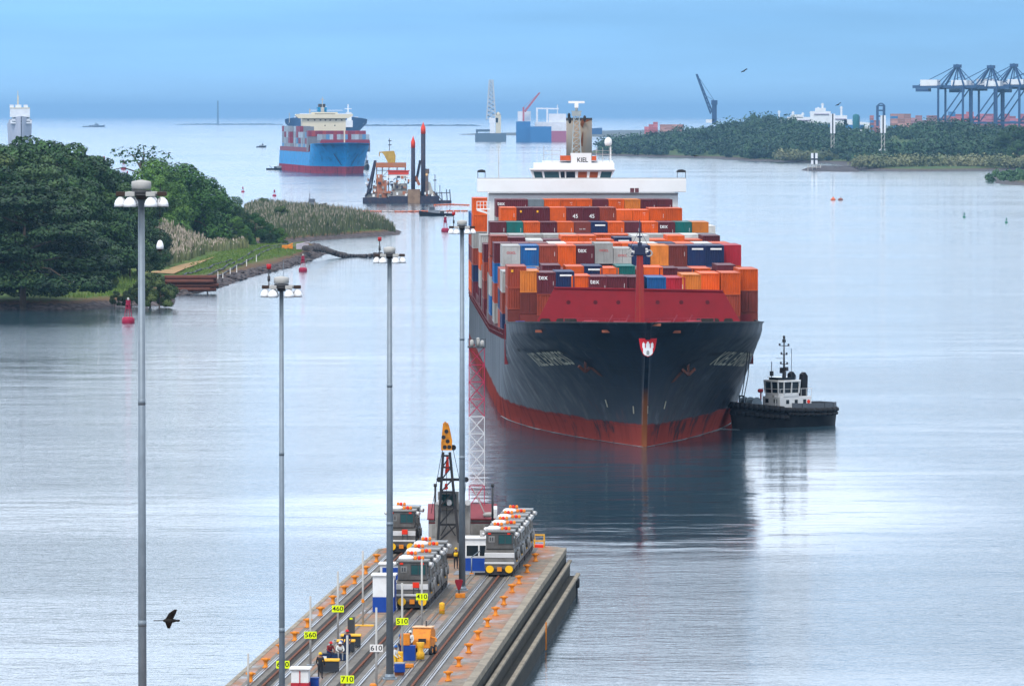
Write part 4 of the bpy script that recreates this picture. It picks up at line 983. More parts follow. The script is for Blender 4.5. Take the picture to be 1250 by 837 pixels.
Ym = 508.5; m0 = atY(582, 668, Ym); mt = atY(582, 424, Ym); 
e = thing('lattice_mast', 'slender red and white lattice mast rising at the end of the wall', 'mast', (m0.x, Ym, PT), 0)
Hm = mt.z - PT; z1 = atY(582, 592, Ym).z - PT; z2 = atY(582, 508, Ym).z - PT
mr_ = M('mast_red', (.42, .02, .07), .5, amt=.2); mw_ = M('mast_white', (.62, .62, .63), .5, amt=.2)
for nm, a, b, mt_ in (('red_lower_section', 0, z1, mr_), ('white_section', z1, z2, mw_), ('red_upper_section', z2, Hm, mr_)):
    mb = MB(); lattice(mb, (0, 0, a), (0, 0, b), 1.25, 1.25, max(2, int((b - a) / 1.35)), .032, brace=2); mb.build(nm, mt_, e)
mb = MB(); mb.bx(-.75, .75, -.75, .75, Hm, Hm + .08)
for x in (-.7, 0, .7): mb.bar((x, -.7, Hm), (x, -.7, Hm + .7), .04); mb.bar((x, .7, Hm), (x, .7, Hm + .7), .04)
mb.bar((-.7, -.7, Hm + .7), (.7, -.7, Hm + .7), .04); mb.build('platform', dark, e)
mb = MB()
for x, y, h in ((-.4, 0, .55), (.1, .2, .7), (.45, -.2, .5)): mb.lathe([(.08, Hm + .08), (.16, Hm + .2), (.16, Hm + h), (.06, Hm + h + .1)], c=(x, y, 0), n=8)
mb.build('lantern', lamp_grey, e)

# ------------------------------------------------------------------ people
skin_m = M('skin', (.22, .10, .06), .6, amt=.1); cloth = {n: M('cloth_' + n, c, .85, amt=.3, scale=4) for n, c in (('navy', (.012, .022, .07)), ('dark', (.02, .022, .028)), ('maroon', (.20, .025, .03)), ('white', (.62, .62, .60)), ('yellow', (.75, .45, .02)), ('blue', (.02, .10, .32)), ('red', (.55, .03, .03)), ('grey', (.25, .25, .26)))}
def person(label, p, rz, J, top, legs, hat, vest=None):
    """J: joint positions in metres; one skin-modifier body, coloured by region"""
    names = ['pelvis', 'chest', 'neck', 'head', 'top'] + [a + s for s in 'LR' for a in ('sh', 'el', 'wr', 'ha', 'hip', 'kn', 'an', 'toe')]
    rad = dict(pelvis=.15, chest=.17, neck=.06, head=.095, top=.075, sh=.075, el=.048, wr=.034, ha=.04, hip=.10, kn=.065, an=.045, toe=.045)
    idx = {n: i for i, n in enumerate(names)}
    E = [('pelvis', 'chest'), ('chest', 'neck'), ('neck', 'head'), ('head', 'top')]
    for s in 'LR': E += [('chest', 'sh' + s), ('sh' + s, 'el' + s), ('el' + s, 'wr' + s), ('wr' + s, 'ha' + s), ('pelvis', 'hip' + s), ('hip' + s, 'kn' + s), ('kn' + s, 'an' + s), ('an' + s, 'toe' + s)]
    V = [J[n] for n in names]; ed = [(idx[a], idx[b]) for a, b in E]; R0 = [rad[n.rstrip('LR')] for n in names]
    for s in 'LR':                                                   # fingers and thumb
        w, h = Vector(J['wr' + s]), Vector(J['ha' + s]); d = (h - w).normalized(); x = d.cross(Vector((.3, .4, .85))).normalized()
        for k in range(5):
            off = (k - 1.5) * .022; L = (.075, .09, .085, .065, .05)[k] if k < 4 else .05
            b = h + x * (off if k < 4 else -.055) + d * (.02 if k < 4 else -.02); t = b + d * L * .8 + Vector((0, 0, -.02))
            V += [tuple(b), tuple(t)]; n = len(V); ed += [(idx['ha' + s], n - 2), (n - 2, n - 1)]; R0 += [.011, .009]
    me = bpy.data.meshes.new('body'); me.from_pydata([tuple(v) for v in V], ed, [])
    o = bpy.data.objects.new('body', me); COL.objects.link(o)
    m = o.modifiers.new('skin', 'SKIN'); m.use_smooth_shade = True
    for i, r in enumerate(R0): me.skin_vertices[0].data[i].radius = (r, r)
    me.skin_vertices[0].data[0].use_root = True
    o.modifiers.new('sub', 'SUBSURF').levels = 1
    bpy.context.view_layer.update(); dg = bpy.context.evaluated_depsgraph_get()
    bm2 = bpy.data.meshes.new_from_object(o.evaluated_get(dg)); bpy.data.objects.remove(o)
    for mt in (cloth[top], cloth[legs], skin_m, black): bm2.materials.append(mt)
    reg = {n: 0 for n in names}
    for n in ('neck', 'head', 'top', 'haL', 'haR'): reg[n] = 2
    for n in ('hipL', 'hipR', 'knL', 'knR', 'anL', 'anR', 'pelvis'): reg[n] = 1
    reg['toeL'] = reg['toeR'] = 3
    pts = []
    for a, b in E:
        for t in (0, .25, .5, .75, 1):
            n = a if t < .6 else b; pts.append((Vector(J[a]).lerp(Vector(J[b]), t), reg[n]))
    for pl in bm2.polygons:
        c = pl.center; pl.material_index = min(pts, key=lambda q: (q[0] - c).length_squared)[1]; pl.use_smooth = True
    ob = bpy.data.objects.new('person', bm2); COL.objects.link(ob); ob.location = p; ob.rotation_euler = (0, 0, rz); ob.scale = (.94,) * 3
    tag(ob, label, 'person', 'workers on the lock wall')
    hd = Vector(J['head']); mb = MB(); mb.lathe([(.15, -.01), (.15, .01), (.118, .015), (.115, .07), (.08, .12), (.02, .14)], c=hd + Vector((0, 0, .035)), n=14); mb.build('helmet', cloth[hat], ob)
    f = Vector((0, -1, 0)); mb = MB()
    for sx in (-.035, .035): MB().box(hd + Vector((sx, -.096, .01)), (.022, .012, .012)).build('eye', black, ob)
    mb.box(hd + Vector((0, -.10, -.055)), (.05, .012, .01)); mb.build('mouth', black, ob)
    mb = MB(); mb.box(hd + Vector((0, -.105, -.02)), (.025, .035, .04)); mb.build('nose', skin_m, ob)
    if vest:
        c, q = Vector(J['chest']), Vector(J['pelvis']); mb = MB(); mb.tube(q.lerp(c, .25), c + Vector((0, 0, .06)), .185, .205, n=12); mb.build('vest', cloth[vest], ob)
    return ob
def stand(arm=0.0):
    J = dict(pelvis=(0, 0, .95), chest=(0, .01, 1.32), neck=(0, 0, 1.50), head=(0, -.02, 1.63), top=(0, -.01, 1.70))
    for s, q in (('L', -1), ('R', 1)):
        J.update({'sh' + s: (q * .20, 0, 1.42), 'el' + s: (q * .27, .02 - arm * .1, 1.13), 'wr' + s: (q * .25, -.10 - arm * .25, .90 + arm * .2), 'ha' + s: (q * .24, -.14 - arm * .3, .84 + arm * .22), 'hip' + s: (q * .10, 0, .90), 'kn' + s: (q * .12, -.02, .50), 'an' + s: (q * .12, .03, .09), 'toe' + s: (q * .14, -.13, .045)})
    return J
def sit():
    J = dict(pelvis=(0, 0, .55), chest=(0, -.14, .90), neck=(0, -.22, 1.06), head=(0, -.29, 1.17), top=(0, -.31, 1.24))
    for s, q in (('L', -1), ('R', 1)):
        J.update({'sh' + s: (q * .20, -.17, .99), 'el' + s: (q * .27, -.30, .74), 'wr' + s: (q * .15, -.46, .66), 'ha' + s: (q * .11, -.52, .63), 'hip' + s: (q * .11, -.05, .53), 'kn' + s: (q * .15, -.46, .52), 'an' + s: (q * .14, -.48, .09), 'toe' + s: (q * .15, -.64, .045)})
    return J
e = thing('blue_bench', 'blue box bench under the workers sitting by the yellow lidded chests', 'bench', ppx(408, 806), -PA)
MB().bx(-.95, .85, 0, .75, .0, .44).build('box', M('bench_blue', (.01, .03, .09), .5, amt=.4), e, bevel=.03); MB().bx(-.97, .87, -.02, .77, .44, .48).build('top', dark, e); MB().bx(-.75, -.5, -.012, 0, .15, .3).build('notice', hutw, e)
b = ppx(408, 806)
person('worker in a maroon top sitting bent forward on the blue bench', b + Vector((-.35, .38, 0)), .5, sit(), 'maroon', 'navy', 'red')
person('worker in a white shirt sitting on the right half of the blue bench', b + Vector((.35, .30, 0)), .15, sit(), 'white', 'grey', 'white')
person('worker in navy with a blue helmet sitting behind on the blue bench', b + Vector((.28, .85, .0)), 2.6, sit(), 'navy', 'navy', 'blue')
person('worker in navy with a red helmet behind the yellow lidded chests', ppx(424, 799), -.3, stand(.2), 'navy', 'navy', 'red')
person('worker in dark clothes with a yellow helmet standing by the nearest chest', ppx(391, 828), 2.9, stand(.3), 'dark', 'dark', 'yellow')
person('worker in a white shirt and blue helmet right of the lamp post base', ppx(483, 819), 1.2, stand(.5), 'white', 'yellow', 'blue')
person('worker in dark overalls and blue helmet beside the 510 post', ppx(488.5, 805), 1.6, stand(.6), 'grey', 'navy', 'blue')
person('worker in white with dark trousers in front of the service machine', ppx(501, 800), -.6, stand(.4), 'white', 'navy', 'white')
person('worker in a black and yellow vest beside the rear middle locomotive', ppx(556.5, 694), .2, stand(.1), 'dark', 'dark', 'yellow', 'yellow')
# ------------------------------------------------------------------ the big container ship
SHIP_Y, AXS = 731.0, -.0239
SA = math.atan(-AXS)                                     # turn so that local +y runs aft
SX = 14.84 - AXS * (762 - SHIP_Y)
def hull_fun(Bm, zs, rake, Lw, Lt, pw_, pt_):
    def stem(z): return -rake * max(0, z / zs) ** 1.6
    def hb(u, z):
        t = min(1, max(0, z / zs)); e = t ** 1.25
        L = Lw + (Lt - Lw) * e; p = pw_ + (pt_ - pw_) * e
        x = (u - stem(z)) / L
        if x <= 0: return 0.0
        g = 1 if x >= 1 else 1 - (1 - x) ** p
        return Bm * g
    return stem, hb
def build_hull(stem, hb, cols, ztop, zlow, nz, thick_tip=.25):
    """cols: fractions/aft distances; returns grids for both sides"""
    sides = []
    for q in (-1, 1):
        P = []
        for c in cols:
            row = []
            for k in range(nz + 1):
                zt = ztop(c); z = zlow + (zt - zlow) * k / nz
                s0 = stem(z); u = s0 + c if c > 60 else s0 + (c - 0) * (1 + (-s0) / 60.0)
                row.append((q * max(hb(u, z), thick_tip * (1 if c == 0 else 0)), u, z))
            P.append(row)
        sides.append(P)
    return sides
hull_m = bpy.data.materials.new('hull_paint'); hull_m.use_nodes = True
def hull_nodes(m, upper, upper2, boot, zb, rustc, streak=1.0, rough=.33):
    nt = m.node_tree; N = nt.nodes; L = nt.links; b = N['Principled BSDF']; b.inputs['Roughness'].default_value = rough; b.inputs['Specular IOR Level'].default_value = .16
    t = N.new('ShaderNodeTexCoord'); sp = N.new('ShaderNodeSeparateXYZ'); L.new(t.outputs['Object'], sp.inputs[0])
    def noise(scale, st, det=5):
        mp = N.new('ShaderNodeMapping'); mp.inputs['Scale'].default_value = st; L.new(t.outputs['Object'], mp.inputs[0])
        n = N.new('ShaderNodeTexNoise'); n.inputs['Scale'].default_value = scale; n.inputs['Detail'].default_value = det; n.inputs['Roughness'].default_value = .65; L.new(mp.outputs[0], n.inputs['Vector']); return n.outputs['Fac']
    def mr(v, a, c, lo=0, hi=1):
        x = N.new('ShaderNodeMapRange'); x.inputs['From Min'].default_value = a; x.inputs['From Max'].default_value = c; x.inputs['To Min'].default_value = lo; x.inputs['To Max'].default_value = hi; L.new(v, x.inputs['Value']); return x.outputs[0]
    def mth(op, a, c):
        x = N.new('ShaderNodeMath'); x.operation = op
        for i, v in enumerate((a, c)):
            if isinstance(v, (int, float)): x.inputs[i].default_value = v
            else: L.new(v, x.inputs[i])
        return x.outputs[0]
    def mix(a, c, f):
        x = N.new('ShaderNodeMix'); x.data_type = 'RGBA'
        for k, v in (('A', a), ('B', c)):
            if isinstance(v, tuple): x.inputs[k].default_value = (*v, 1)
            else: L.new(v, x.inputs[k])
        L.new(f, x.inputs['Factor']); return x.outputs['Result']
    vs = noise(.55, (1, 1, .09)); bl = noise(.16, (1, 1, 1.5)); sc = noise(.5, (.6, .5, .22), 6)
    col = mix(upper, upper2, mr(vs, .38, .66)); col = mix(col, tuple(c * .55 for c in upper), mth('MULTIPLY', mr(bl, .5, .68), .8))
    scr = mr(sc, .60, .66); col = mix(col, (.10, .12, .15), mth('MULTIPLY', scr, .45 * streak))
    lowr = mth('MULTIPLY', mr(sp.outputs['Z'], 8.5, 3.0), mr(vs, .56, .68)); col = mix(col, rustc, mth('MULTIPLY', lowr, .25 * streak))
    bt = mix(boot, tuple(c * .45 for c in boot), mr(vs, .5, .8)); bt = mix(bt, (.03, .03, .035), mth('MULTIPLY', mr(sc, .56, .62), .8))
    zed = mth('ADD', sp.outputs['Z'], mth('MULTIPLY', mth('SUBTRACT', bl, .5), 1.1))
    col = mix(bt, col, mr(zed, zb - .12, zb + .12))
    cb = N.new('ShaderNodeCombineXYZ'); L.new(sp.outputs['Y'], cb.inputs[0]); L.new(sp.outputs['Z'], cb.inputs[1])
    bk = N.new('ShaderNodeTexBrick'); L.new(cb.outputs[0], bk.inputs['Vector']); bk.inputs['Scale'].default_value = 1; bk.inputs['Brick Width'].default_value = 7.5; bk.inputs['Row Height'].default_value = 2.3; bk.inputs['Mortar Size'].default_value = .045; bk.inputs['Mortar Smooth'].default_value = .6
    col = mix(col, tuple(c * 2.6 + .004 for c in upper), mth('MULTIPLY', bk.outputs['Fac'], .45 * streak))
    # rust down the very stem
    stemf = mth('MULTIPLY', mr(mth('ABSOLUTE', sp.outputs['X'], 0), .45, .22), mth('MULTIPLY', mr(sp.outputs['Z'], 7.2, 5.4), mr(sp.outputs['Y'], 3, 1.5)))
    col = mix(col, (.22, .075, .028), mth('MULTIPLY', stemf, streak * .95))
    L.new(col, b.inputs['Base Color']); up = mr(zed, zb - .12, zb + .12); L.new(mth('ADD', mr(vs, .3, .7, rough - .02, rough + .2), mth('MULTIPLY', mth('SUBTRACT', 1.0, up), .35)), b.inputs['Roughness']); L.new(mth('MULTIPLY', up, .16), b.inputs['Specular IOR Level'])
    bp = N.new('ShaderNodeBump'); bp.inputs['Strength'].default_value = .25; bp.inputs['Distance'].default_value = .12; L.new(bl, bp.inputs['Height']); L.new(bp.outputs[0], b.inputs['Normal'])
hull_nodes(hull_m, (.007, .011, .019), (.016, .026, .042), (.25, .046, .034), 2.6, (.22, .075, .03))
ship = thing('container_ship', 'large black container ship stacked with orange and maroon containers, coming head on', 'container ship', (SX, SHIP_Y, 0), SA)
stem, hb = hull_fun(15.4, 12.7, 8.2, 86, 37, 1.9, 2.7)
FB = 41.0                                               # forecastle break
def ztop(c): return (14.9 - 1.3 * min(1, (c / 34)) ** 1.2) if c <= FB else (11.2 - 2.2 * min(1, (c - FB) / 90))
cols = [0, .35, .8, 1.5, 2.5, 3.8, 5.4, 7.4, 9.8, 12.6, 16, 20, 24.5, 29, 33.5, 37.5, FB, FB + .05, 46, 52, 58, 66, 76, 90, 110, 140, 180, 230, 285, 310]
sides = build_hull(stem, hb, cols, ztop, -1.5, 30)
mb = MB(); mb.smooth = True
for P in sides: mb.grid(P)
mb.grid([[a, b] for a, b in zip(sides[0][0], sides[1][0])])                               # stem bar
mb.grid([[a, b] for a, b in zip(sides[0][-1], sides[1][-1])])
mb.build('hull', hull_m, ship)
deckm = M('deck_red', (.17, .022, .028), .65, dirt=(.06, .02, .02), amt=.6, scale=.6)
dk = MB(); 
def deck_strip(mb, zf, c0, c1, inset=.12):
    P = []
    for c in cols:
        if c < c0 or c > c1: continue
        z = zf(c); s0 = stem(z); u = s0 + c if c > 60 else s0 + c * (1 + (-s0) / 60.0); w = max(hb(u, z) - inset, 0)
        P.append([(-w, u, z), (0, u, z + .15), (w, u, z)])
    mb.grid(P)
deck_strip(dk, lambda c: 13.1 - .3 * min(1, c / 34), 0, FB)
deck_strip(dk, lambda c: ztop(c) - .05, FB + .04, 400)
dk.bx(-15.5, 15.5, FB + 2, FB + 2.3, 8, 13)
dk.build('deck', deckm, ship)
# thick rim on the bulwark
rim = MB()
for P in sides:
    top = [Vector(r[-1]) for r, c in zip(P, cols) if c <= FB]
    for a, b in zip(top[:-1], top[1:]): rim.bar(a, b, .30, .16)
rim.build('bulwark_rim', black, ship)
wl = MB(); 
for q in (-1, 1):
    row = [Vector((q * hb(c, 0), c, .02)) for c in cols if 0 <= c < 80]
    wl.grid([[(p.x, p.y, .012), (p.x + q * (.12 + .45 * random.random() ** 2), p.y - .3, .014)] for p in row])
tag(wl.build('bow_wave', M('foam', (.34, .40, .43), .6, dirt=(.03, .06, .08), amt=1.0, scale=1.3)), kind='structure').matrix_world = Matrix.Translation((SX, SHIP_Y, 0)) @ Matrix.Rotation(SA, 4, 'Z')
def on_hull(q, u, z, off=.05):
    h = .15; n = Vector((1, -(hb(u + h, z) - hb(u - h, z)) / (2 * h), -(hb(u, z + h) - hb(u, z - h)) / (2 * h))).normalized()
    return Vector((q * (hb(u, z) + n.x * off), u + n.y * off, z + n.z * off))
def u_for(q, px, py):                                   # which point of the hull side shows at this photo pixel
    d = ray(px, py); co, si = math.cos(-SA), math.sin(-SA); best = None
    for k in range(0, 1400):
        Yd = SHIP_Y - 12 + k * .1; t = Yd / d.y; X, Z = d.x * t - SX, EYE + d.z * t
        lx, ly = X * co - (Yd - SHIP_Y) * si, X * si + (Yd - SHIP_Y) * co
        if lx * q >= 0 and abs(lx) <= hb(ly, Z): return ly, Z
    return 20, 9
paint_w = M('name_paint', (.62, .56, .42), .6, dirt=(.10, .10, .10), amt=.5, scale=1.5)
# ship's name on both bows, letters laid on the plating
for q, (pa, pb) in ((-1, ((652, 439.5), (695, 437))), (1, ((873, 437.5), (912, 440)))):
    ua, za = u_for(q, *pa); ub, zb_ = u_for(q, *pb)
    V, Fc = text_verts('KIEL EXPRESS', 1.0, align='LEFT'); wmax = max(v[0] for v in V)
    def mp(x, y):
        f = x / wmax; u = ua + (ub - ua) * f; z = za + (zb_ - za) * f + y * 2.2
        return on_hull(q, u + y * .25, z, .06)
    me = bpy.data.meshes.new('name_lettering'); me.from_pydata([tuple(mp(v[0], v[1])) for v in V], [], Fc); me.materials.append(paint_w)
    o = bpy.data.objects.new('name_lettering', me); COL.objects.link(o); o.parent = ship
# dashed black openings below the name line, and anchors in rusty pockets
for q, pts in ((-1, [(633, 427), (641.5, 427.5), (650, 428), (661.5, 428.5), (669, 429), (675.5, 429.3), (682, 429.8), (689.5, 430.3)]), (1, [(866, 432), (872, 431.7), (878, 431.4), (884, 431), (889.5, 430.6), (898, 430), (905, 429.3), (910.5, 428.6)])):
    mb = MB()
    for px, py in pts:
        u, z = u_for(q, px, py); mb.quad(*[on_hull(q, u + a, z + b, .04) for a, b in ((-.6, -.18), (.6, -.18), (.6, .18), (-.6, .18))])
    build_each(mb, 'mooring_port', black, ship)
pocket = M('anchor_pocket', (.020, .022, .028), .6, amt=.3); anch = M('anchor_rust', (.16, .055, .035), .8, dirt=(.05, .03, .03), amt=.6, scale=1.2)
for q, a, b in ((-1, (707, 437), (735, 459)), (1, (848, 439), (820, 467))):
    ua, za = u_for(q, *a); ub, zb_ = u_for(q, *b); n = 8; P = []; Q = []
    for k in range(n + 1):
        f = k / n; w = .75 * (1 - .45 * f); u = ua + (ub - ua) * f; z = za + (zb_ - za) * f
        P.append([on_hull(q, u - w, z, .04), on_hull(q, u + w, z + .15, .04)])
        if f > .38: Q.append([on_hull(q, u - w * .9, z, .07), on_hull(q, u + w * .9, z + .15, .07)])
    MB().grid(P).build('anchor_pocket', pocket, ship); MB().grid(Q).build('rust_streak', anch, ship)
    u = ua + (ub - ua) * .3; z = za + (zb_ - za) * .3; c = on_hull(q, u, z, .25); mb = MB()
    mb.bar(c + Vector((0, 0, .9)), c + Vector((0, 0, -.7)), .28); mb.bar(c + Vector((-.8, -.5, -.1)), c + Vector((0, 0, -.8)), .3); mb.bar(c + Vector((.8, .5, -.1)), c + Vector((0, 0, -.8)), .3)
    mb.build('anchor', anch, ship)
for q, px, py in ((-1, 742, 404), (1, 824, 404.5), (-1, 660, 404), (1, 800, 396)):
    u, z = u_for(q, px, py); c = on_hull(q, u, z, .05); MB().bar(c - Vector((.6, 0, 0)), c + Vector((.6, 0, 0)), .28, .30).build('fairlead', M('fairlead_rust', (.30, .09, .05), .7, amt=.4), ship)
for q, px, py in ((-1, 741, 492), (1, 811, 494), (-1, 774, 500), (1, 790, 500)):
    u, z = u_for(q, px, py); MB().bar(on_hull(q, u - .25, z + .45, .05), on_hull(q, u + .25, z - .45, .05), .14, .05).build('bow_mark', paint_w, ship)
# crest on the stem
zc = EYE - (426 - YH) / 10.55; uc = stem(zc) - .55
cr_e = MB(); W = 1.05
shield = [(-W, 1.15), (W, 1.15), (W * .82, 0), (W * .5, -.75), (0, -1.0), (-W * .5, -.75), (-W * .82, 0)]
cr_e.prism([(x, zc + z) for x, z in shield], uc - .45, uc - .25); cst = cr_e.build('crest', M('crest_red', (.55, .012, .02), .45, amt=.1), ship, bevel=.02)
cw_ = M('crest_white', (.78, .78, .78), .5, amt=.1); mb = MB()
castle = [(-.56, -.55), (-.56, .05), (-.64, .05), (-.64, .60), (-.56, .60), (-.56, .72), (-.46, .72), (-.46, .60), (-.34, .60), (-.34, .05), (-.22, .05), (-.22, .50), (-.11, .66), (-.11, .78), (.11, .78), (.11, .66), (.22, .50), (.22, .05), (.34, .05), (.34, .60), (.46, .60), (.46, .72), (.56, .72), (.56, .60), (.64, .60), (.64, .05), (.56, .05), (.56, -.55), (.36, -.78), (0, -.90), (-.36, -.78)]
mb.prism([(x, zc + z) for x, z in castle], uc - .48, uc - .452); mb.build('castle_emblem', cw_, cst)
mb = MB(); mb.prism([(-.16, zc - .75), (.16, zc - .75), (.16, zc - .35), (0, zc - .2), (-.16, zc - .35)], uc - .50, uc - .482); mb.build('castle_gate', M('crest_grey', (.30, .32, .32), .6), cst)
# breakwater: tall sloping red plate behind the bow
ub = 20.0; bw = M('breakwater_red', (.22, .010, .018), .7, dirt=(.14, .010, .014), amt=.5, scale=.4)
sB = F / (SHIP_Y + ub); cxB = CX + sB * (SX + AXS * ub)
lx = lambda px: (px - cxB) / sB; lz = lambda py: EYE - (py - YH) / sB
prof = [(lx(655), lz(393)), (lx(677), lz(351)), (lx(883), lz(355)), (lx(905), lz(394))]
mb = MB(); k = len(mb.v)
ysl = lambda z: ub + (z - 13) * .12
for off in (0, .18): mb.v += [(x, ysl(z) + off, z) for x, z in prof]
mb.face((0, 1, 2, 3)); mb.face((7, 6, 5, 4))
for i in range(4): mb.face((i, (i + 1) % 4, 4 + (i + 1) % 4, 4 + i))
bwo = mb.build('breakwater', bw, ship)
mb = MB()
for px in (694, 727, 755, 803, 832, 864): MB().lathe([(.26, 0), (.26, .03)], c=(lx(px), ysl(lz(369)) - .035, lz(369)), n=14, axis='y').build('porthole', M('porthole', (.09, .008, .014), .5), bwo)
mb = MB()
for px0, px1 in ((659, 672), (679, 704), (850, 878), (884, 895)):
    x0, x1 = lx(px0), lx(px1); z0, z1 = lz(394.5), lz(388.5); y = ysl(z0) - .05
    mb.prism([(x0, z0), (x1, z0), (x1, z1 - .15), (x1 - .2, z1), (x0 + .2, z1), (x0, z1 - .15)], y, y + .03)
build_each(mb, 'opening', slot_m, bwo)
mb = MB(); mb.bar((lx(677), ysl(lz(351)) - .05, lz(351)), (lx(883), ysl(lz(355)) - .05, lz(355)), .25, .18); mb.build('top_rail', bw, bwo)
# foredeck fittings
fr_ = M('fitting_red', (.26, .025, .04), .6, amt=.5)
mb = MB(); zd = 13.05
for x in np.linspace(-9, 9, 12): mb.bar((x, 12 + abs(x) * .3, zd), (x, 12 + abs(x) * .3, zd + 1.6), .10)
for z in (.8, 1.6): mb.bar((-9, 14.7, zd + z), (0, 12, zd + z), .08); mb.bar((0, 12, zd + z), (9, 14.7, zd + z), .08)
for x in (-4.5, -2.5, 3.2, 5.0): mb.bar((x, 10, zd), (x + 1.2, 10.5, zd + 2.1), .14)
mb.build('foredeck_railing', fr_, ship)
for x, y in ((-6, 9), (-2.6, 6), (2.6, 6), (6.2, 9)):
    mb = MB(); mb.tube((x - .8, y, zd + .9), (x + .8, y, zd + .9), .65, n=14); mb.bx(x - 1, x - .8, y - .6, y + .6, zd, zd + 1.4); mb.bx(x + .8, x + 1, y - .6, y + .6, zd, zd + 1.4); mb.build('windlass', fr_, ship)
mb = MB()
for x, y in ((-13.2, 22), (-12.5, 21), (9.2, 13), (10.5, 16), (-9.6, 11), (3.6, 1.5), (-3.4, 1.2), (6.6, 5)): mb.box((x, y, zd + .55), (.8, .5, .7))
build_each(mb, 'deck_locker', white, ship)
mb = MB()
for x, y in ((-14.0, 25), (-12.4, 20.5), (9.9, 14)): mb.box((x, y, zd + .6), (1.1, .6, .6))
build_each(mb, 'blue_tarpaulin', M('tarpaulin', (.02, .10, .42), .6, amt=.3), ship)
# foremast
um = 11.0; sM = F / (SHIP_Y + um); cxM = CX + sM * (SX + AXS * um); xm = (781 - cxM) / sM; zm = lambda py: EYE - (py - YH) / sM
mb = MB(); mb.prism([(-.62, 0), (.62, 0), (.40, 1), (-.40, 1)], 0, 1); mb = MB()
mb.v = [(xm - .60, um - .5, zd), (xm + .60, um - .5, zd), (xm + .60, um + .5, zd), (xm - .60, um + .5, zd), (xm - .36, um - .32, zm(311)), (xm + .36, um - .32, zm(311)), (xm + .36, um + .32, zm(311)), (xm - .36, um + .32, zm(311))]
for f in ((3, 2, 1, 0), (4, 5, 6, 7), (0, 1, 5, 4), (1, 2, 6, 5), (2, 3, 7, 6), (3, 0, 4, 7)): mb.face(f)
fm = mb.build('foremast', M('mast_paint', (.26, .014, .02), .5, dirt=(.22, .06, .03), amt=.6, scale=1.2, stretch=(1, 1, .4)), ship)
mb = MB(); mb.bar((xm, um - .55, zd), (xm, um - .38, zm(312)), .07, .05); mb.build('ladder', M('ladder_paint', (.40, .06, .03), .6, amt=.5), fm)
mb = MB(); mb.box((xm, um, zm(306)), (1.3, 1.0, .9)); mb.box((xm, um, zm(310.5)), (2.1, .8, .2)); mb.tube((xm, um, zm(303)), (xm, um, zm(268)), .10, .05, n=8); mb.box((xm, um, zm(289)), (.6, .3, .2)); mb.box((xm, um, zm(299)), (.5, .4, .6)); mb.bar((xm - .5, um, zm(283)), (xm + .5, um, zm(283)), .06); mb.build('mast_head', M('masthead_navy', (.02, .025, .06), .5), fm)
for q in (-1, 1):
    mb = MB()
    for k in range(16):
        a, b = 2 * math.pi * k / 16, 2 * math.pi * (k + 1) / 16; c = Vector((xm + q * 1.08, um - .3, zm(309)))
        mb.tube(c + Vector((.36 * math.cos(a), 0, .36 * math.sin(a))), c + Vector((.36 * math.cos(b), 0, .36 * math.sin(b))), .10, n=6)
    mb.build('ring_lamp', lamp_grey, fm); MB().bar((xm, um - .3, zm(308)), (xm + q * 1.0, um - .3, zm(306.5)), .18).build('bracket', white, fm)
    mb = MB(); mb.tube((xm + q * .2, um, zm(284)), (xm + q * 1.6, um + .3, zm(311)), .025, n=5); mb.build('stay', cable_m, fm)
# bridge
Yb = 955.0; ubr = Yb - SHIP_Y; sb = F / Yb; cb = CX + sb * (SX + AXS * ubr); bx_ = lambda px: (px - cb) / sb; bz_ = lambda py: EYE - (py - YH) / sb
shipw = M('superstructure_white', (.74, .75, .76), .5, dirt=(.50, .47, .43), amt=.3, scale=.15); br = MB()
br.bx(bx_(597), bx_(828), ubr + .8, ubr + 14, 8.7, bz_(236)); bh = br.build('accommodation_block', shipw, ship)
br = MB(); br.bx(bx_(582.5), bx_(837.5), ubr - .6, ubr + 3.2, bz_(234.5), bz_(218.5)); wing = br.build('bridge_wing', shipw, ship, bevel=.08)
mb = MB(); mb.bx(bx_(583), bx_(837), ubr - .5, ubr - .35, bz_(218.5), bz_(217)); mb.bx(bx_(597), bx_(828), ubr + .2, ubr + .6, bz_(237), bz_(235.2)); mb.build('rail_line', M('trim_grey', (.45, .45, .45), .6), wing)
mb = MB(); mb.bx(bx_(769), bx_(779.5), ubr - .64, ubr - .60, bz_(235), bz_(229.5)); w = mb.build('window', M('vent_dark', (.12, .04, .05), .5), wing); mb = MB(); mb.bx(bx_(774), bx_(774.8), ubr - .67, ubr - .64, bz_(235), bz_(229.5)); mb.build('mullion', shipw, w)
mb = MB(); mb.prism([(bx_(652), bz_(218.3)), (bx_(745), bz_(218.3)), (bx_(750.5), bz_(207.5)), (bx_(647.5), bz_(207.5))], ubr - .3, ubr + 6); wh = mb.build('wheelhouse', shipw, ship)
wg = M('bridge_glass', (.03, .07, .085), .08, amt=.1); wgo = M('bridge_glass_dark', (.012, .018, .03), .1); wgr = M('bridge_curtain', (.26, .06, .025), .6, amt=.4)
for x0, x1, mt in ((653, 663, wg), (665, 683, wg), (684.5, 689.5, wgo), (691, 702, wgo), (705, 716, wgr), (719, 729, wgr), (732, 745, wg)):
    f = 1 if x0 < 698 else -1; s0 = (698 - (x0 + x1) / 2) * .05
    mb = MB(); mb.prism([(bx_(x0), bz_(217.6)), (bx_(x1), bz_(217.6)), (bx_(x1 - s0), bz_(209.5)), (bx_(x0 - s0), bz_(209.5))], ubr - .34, ubr - .303); mb.build('window', mt, wh)
